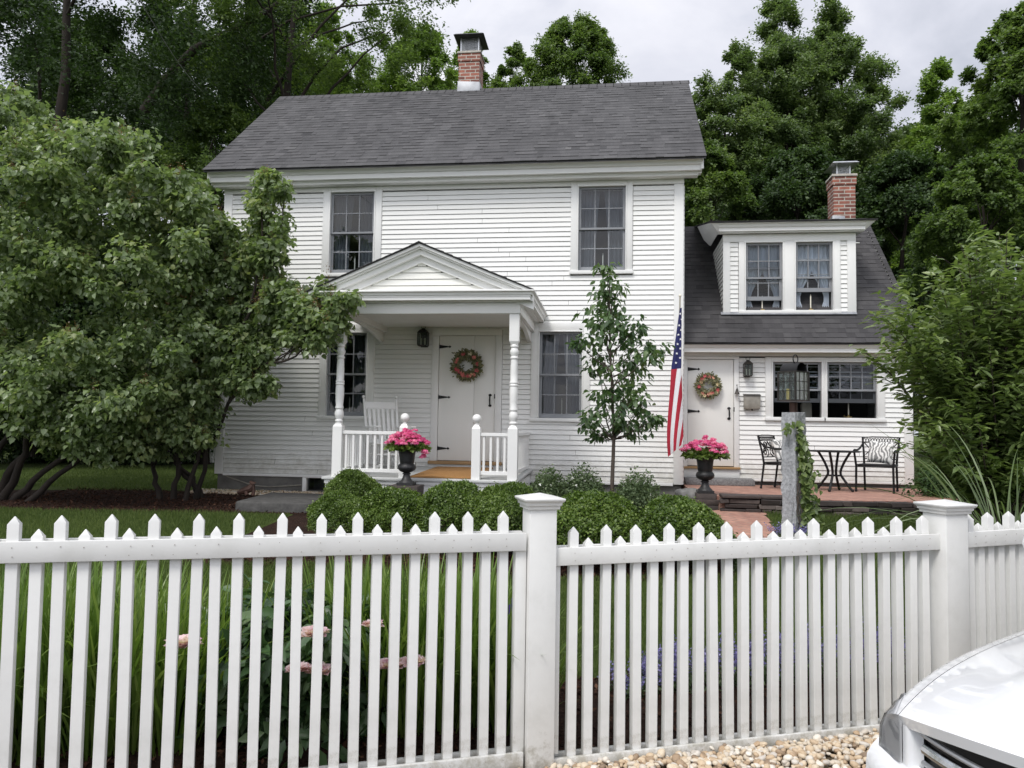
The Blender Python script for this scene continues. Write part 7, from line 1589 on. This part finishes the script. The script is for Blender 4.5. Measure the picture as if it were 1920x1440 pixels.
for i, (px, dep, h) in enumerate(((1195, 4.75, .16), (1240, 4.8, .26), (1290, 4.85, .30), (1332, 4.9, .26), (1405, 4.9, .28), (1448, 4.95, .32), (1490, 5.0, .36), (1545, 5.0, .34), (1600, 5.05, .30), (1655, 5.1, .36), (1475, 8.4, .2))):
    salvia(px, dep, h, 'purple flower spikes ' + ['starting small at the left end of the row', 'second in the row behind the right fence run', 'tallest of the left group behind the right fence run', 'closing the left group behind the right fence run', 'opening the middle group behind the right fence run', 'in the middle group left of the granite post', 'tall and dense below the granite lamp post', 'right below the vine of the granite post', 'in the right group between vine and second post', 'nearest the second capped post', 'in the bed at the foot of the granite post'][i], 200 + i)

# ---- lawn blades, mulch chips, pebbles (uncountable: one object each)
def scatter(n, x0, x1, y0, y1, cond, rg):
    X = x0 + (x1 - x0) * rg.random(n); Y = y0 + (y1 - y0) * rg.random(n); k = np.array([cond(a, b) for a, b in zip(X, Y)]); X, Y = X[k], Y[k]
    return np.stack([X, Y, np.array([gz(a, b) for a, b in zip(X, Y)])], 1)
rg = np.random.default_rng(300)
Pg = np.concatenate([scatter(200000, -9.5, 3.2, 3.9, 7.7, lambda x, y: y > fence_y(x) + 1.08 + .1 * math.sin(x * 2.1) and y < 7.5 + .12 * math.sin(x * 1.7) and not (.95 - (10.4 - y) * .08 < x < 2.0 - (10.4 - y) * .10 and y > 8.2), rg),
                     scatter(30000, 1.2, 4.6, 7.2, 10.35, lambda x, y: x > 2.0 - (10.4 - y) * .10 or (y < 8.2 and x > 1.2), rg), scatter(60000, -9.5, -3.2, 7.4, 10.2, lambda x, y: y < 10.15 + .1 * math.sin(x) + .02 * (x + 6) and (x < -4.3), rg), scatter(40000, -13, -5.5, 12.2, 17.5, lambda x, y: not (x > -6.7 and y > 12.4), rg)])
n = len(Pg); patch = np.sin(Pg[:, 0] * 2.3 + 1) * np.sin(Pg[:, 1] * 1.9) * .1
o = leaves('grass', Pg, unit(rg.normal(size=(n, 3)) * np.array([1, 1, .15])), unit(np.array([0, 0, 1.]) + rg.normal(0, .38, (n, 3))), .038 + .035 * rg.random(n), np.clip(.48 + patch + rg.normal(0, .2, n), 0, 1), M['grass'], None, .10, 'quad', smooth=False); tag(o, 'short mown grass of the front lawn', 'grass', kind='stuff')
Pm = np.concatenate([scatter(26000, -4, 4, 3.3, 6, lambda x, y: fence_y(x) < y < fence_y(x) + 1.15, rg), scatter(16000, -4.3, 1.1, 7.4, 8.8, lambda x, y: True, rg), scatter(12000, -9, -4.1, 10.1, 12.3, lambda x, y: y > 10.15 + .1 * math.sin(x) + .02 * (x + 6), rg)]) + np.array([0, 0, .012])
n = len(Pm); o = leaves('mulch_chips', Pm, unit(np.array([0, 0, 1.]) + rg.normal(0, .6, (n, 3))), rdir(n, rg) * np.array([1, 1, .3]), .018 + .04 * rg.random(n) ** 2, np.clip(rg.normal(.42, .25, n), 0, 1), M['chip'], None, .4, 'quad', smooth=False); tag(o, 'brown bark mulch chips in the planting beds', 'mulch', kind='stuff')
def pebbles(name, P, r0, r1, sub, seed, tintshift=0.):
    rg = np.random.default_rng(seed); bm = bmesh.new(); bmesh.ops.create_icosphere(bm, subdivisions=sub, radius=1); bm.verts.ensure_lookup_table()
    T = np.array([v.co for v in bm.verts]); Fc = np.array([[v.index for v in f.verts] for f in bm.faces]); bm.free(); n = len(P)
    S = (r0 + (r1 - r0) * rg.random((n, 1)) ** 1.6) * np.stack([1 + .35 * rg.random(n), .75 + .3 * rg.random(n), .5 + .3 * rg.random(n)], 1)
    ph = rg.random((n, 3)) * 6; V = T[None] * (1 + .10 * np.sin(T[None, :, 0:1] * 2.5 + ph[:, None, 0:1]) + .10 * np.sin(T[None, :, 1:2] * 3.1 + ph[:, None, 1:2]))
    V = np.sign(V) * np.abs(V) ** .88 * S[:, None]
    a = rg.random(n) * 2 * PI; b = rg.normal(0, .35, n); ca, sa, cb, sb = np.cos(a), np.sin(a), np.cos(b), np.sin(b)
    X = V[..., 0] * cb[:, None] + V[..., 2] * sb[:, None]; Z = -V[..., 0] * sb[:, None] + V[..., 2] * cb[:, None]; Yv = V[..., 1]
    W = np.stack([X * ca[:, None] - Yv * sa[:, None], X * sa[:, None] + Yv * ca[:, None], Z], -1) + P[:, None]
    f = (np.arange(n)[:, None, None] * len(T) + Fc[None]).reshape(-1, 3)
    return np_mesh(name, W.reshape(-1, 3), f, np.repeat(np.clip(rg.random(n) + tintshift, 0, 1), len(Fc)), M['pebble'], None, (0, 0, 0), True)
def road_side(x, y): return fence_y(x) - .75 < y < fence_y(x) - .055
Pp = scatter(15000, -.5, 2.9, 2.6, 4.8, lambda x, y: fence_y(x) - .62 < y < fence_y(x) - .05, rg); Pp[:, 2] += .008 + .028 * rg.random(len(Pp)) + np.clip(.05 - .25 * np.abs(np.array([fence_y(a) - b for a, b in Pp[:, :2]]) - .3), 0, .03)
tag(pebbles('gravel', Pp, .011, .023, 2, 310), 'tan rounded river gravel along the foot of the fence', 'gravel', kind='stuff')
Pf = np.concatenate([scatter(3200, -6.9, -3.9, 11.75, 12.48, lambda x, y: y > 11.75 + .25 * math.sin(x * .9 + 1), rg)]) + np.array([0, 0, .02])
tag(pebbles('foundation_gravel', Pf, .012, .026, 1, 311, -.1), 'pale gravel strip at the foot of the house foundation', 'gravel', kind='stuff')
# ---- little fence far behind the house corner, overhead wire
bf = thing('back_fence', 'small white picket fence far behind the left house corner', 'fence', (at(385, 840, 19).x, 19, gz(-9, 19)))
m = MB(); x0, x1 = at(345, 840, 19).x, at(420, 840, 19).x; z0 = gz(-9, 19); zt = at(385, 816, 19).z; nn = 14
for i in range(nn): x = x0 + (x1 - x0) * (i + .5) / nn; m.box((x - .025, 18.98, z0 + .05), (x + .025, 19.0, zt - .03)); m.prism([(x - .025, zt - .029), (x + .025, zt - .029), (x, zt)], 18.98, 19.0)
m.build('pickets', M['trim'], bf, smooth=0); m = MB(); m.box((x0, 19.001, zt - .2), (x1, 19.03, zt - .12)); m.box((x0, 19.001, z0 + .15), (x1, 19.03, z0 + .22)); m.build('fence_rail', M['trim'], bf, smooth=0); MB().box((x0 - .08, 18.95, z0 - .1), (x0, 19.05, zt + .06)).build('fence_post', M['trim'], bf, bevel=.01)
w0, w1 = at(255, -12, 9.0), at(380, 172, 17.0); m = MB(); m.tube([w0 + (w0 - w1) * 2.5 + Vector((0, 0, .2))] + [w0.lerp(w1, k / 8) + Vector((0, 0, -.12 * math.sin(k / 8 * PI))) for k in range(9)], .006, 5); tag(m.build('overhead_wire', M['wire'], None, loc=w1), 'thin overhead wire slanting across the dark trees', 'wire')
# ================================================================= CAMERA, SKY, SUN
cam = bpy.data.cameras.new('camera'); co = bpy.data.objects.new('camera', cam); COL.objects.link(co)
cam.sensor_fit = 'HORIZONTAL'; cam.sensor_width = 36; cam.lens = 36 * F / 1920; cam.clip_start = .05; cam.clip_end = 2000
co.matrix_world = Matrix(((RT.x, UP.x, -FW.x, CAM.x), (RT.y, UP.y, -FW.y, CAM.y), (RT.z, UP.z, -FW.z, CAM.z), (0, 0, 0, 1)))
SC.camera = co
SUN_AZ = math.radians(205)      # compass style, clockwise from +Y: sun high behind the left shoulder of the viewer
SUN_EL = math.radians(54)
sd = Vector((math.sin(SUN_AZ) * math.cos(SUN_EL), math.cos(SUN_AZ) * math.cos(SUN_EL), math.sin(SUN_EL)))
w = bpy.data.worlds.new('World'); SC.world = w; w.use_nodes = True; nt = w.node_tree; nt.nodes.clear()
out = N(nt, 'ShaderNodeOutputWorld')
sky = N(nt, 'ShaderNodeTexSky', sky_type='NISHITA', sun_disc=False, sun_elevation=SUN_EL, sun_rotation=SUN_AZ)
b1 = N(nt, 'ShaderNodeBackground'); b1.inputs[1].default_value = .09; L(nt, sky.outputs[0], b1.inputs[0])
tc = N(nt, 'ShaderNodeTexCoord'); sp = N(nt, 'ShaderNodeSeparateXYZ'); L(nt, tc.outputs['Generated'], sp.inputs[0])
# project the view direction on a cloud deck so clouds shrink towards the horizon
mz = N(nt, 'ShaderNodeMath', operation='MAXIMUM'); mz.inputs[1].default_value = .06; L(nt, sp.outputs[2], mz.inputs[0])
dx = N(nt, 'ShaderNodeMath', operation='DIVIDE'); dy = N(nt, 'ShaderNodeMath', operation='DIVIDE'); L(nt, sp.outputs[0], dx.inputs[0]); L(nt, mz.outputs[0], dx.inputs[1]); L(nt, sp.outputs[1], dy.inputs[0]); L(nt, mz.outputs[0], dy.inputs[1])
cbn = N(nt, 'ShaderNodeCombineXYZ'); L(nt, dx.outputs[0], cbn.inputs[0]); L(nt, dy.outputs[0], cbn.inputs[1])
n1 = N(nt, 'ShaderNodeTexNoise', i_Scale=.8, i_Detail=8.0, i_Roughness=.55, i_Distortion=.7); L(nt, cbn.outputs[0], n1.inputs['Vector'])
n2 = N(nt, 'ShaderNodeTexNoise', i_Scale=1.7, i_Detail=6.0, i_Roughness=.55); L(nt, cbn.outputs[0], n2.inputs['Vector'])
cr = ramp(nt, n1.outputs['Fac'], [(.36, (.56, .59, .68)), (.47, (.72, .74, .83)), (.55, (.86, .87, .945)), (.64, (1.0, 1.0, 1.01))])
# thin cloud glows around the hidden sun
vd = N(nt, 'ShaderNodeVectorMath', operation='DOT_PRODUCT'); vd.inputs[1].default_value = sd; L(nt, tc.outputs['Generated'], vd.inputs[0])
gl = N(nt, 'ShaderNodeMapRange', interpolation_type='SMOOTHSTEP'); gl.inputs[1].default_value = -.15; gl.inputs[2].default_value = 1.0; gl.inputs[3].default_value = 1.0; gl.inputs[4].default_value = 1.75; L(nt, vd.outputs['Value'], gl.inputs[0])
b2 = N(nt, 'ShaderNodeBackground'); L(nt, cr.outputs[0], b2.inputs[0]); ms = N(nt, 'ShaderNodeMath', operation='MULTIPLY'); ms.inputs[1].default_value = .735; L(nt, gl.outputs[0], ms.inputs[0]); L(nt, ms.outputs[0], b2.inputs[1])
mk = ramp(nt, n2.outputs['Fac'], [(.30, (.78, .78, .78)), (.45, (1, 1, 1))]); mx = N(nt, 'ShaderNodeMixShader'); L(nt, mk.outputs[0], mx.inputs[0]); L(nt, b1.outputs[0], mx.inputs[1]); L(nt, b2.outputs[0], mx.inputs[2]); L(nt, mx.outputs[0], out.inputs[0])
sun = bpy.data.lights.new('sun', 'SUN'); sun.energy = 1.5; sun.angle = math.radians(16); sun.color = (1, .965, .91)
so = bpy.data.objects.new('sun', sun); COL.objects.link(so); so.rotation_euler = (-sd).to_track_quat('-Z', 'Y').to_euler()
SC.view_settings.view_transform = 'Standard'; SC.view_settings.look = 'None'; SC.view_settings.exposure = 0.52; SC.view_settings.gamma = 1
SC.render.engine = 'CYCLES'; cy = SC.cycles
cy.max_bounces = 9; cy.diffuse_bounces = 5; cy.glossy_bounces = 3; cy.transmission_bounces = 4; cy.transparent_max_bounces = 10; cy.caustics_reflective = False; cy.caustics_refractive = False
cy.use_denoising = True
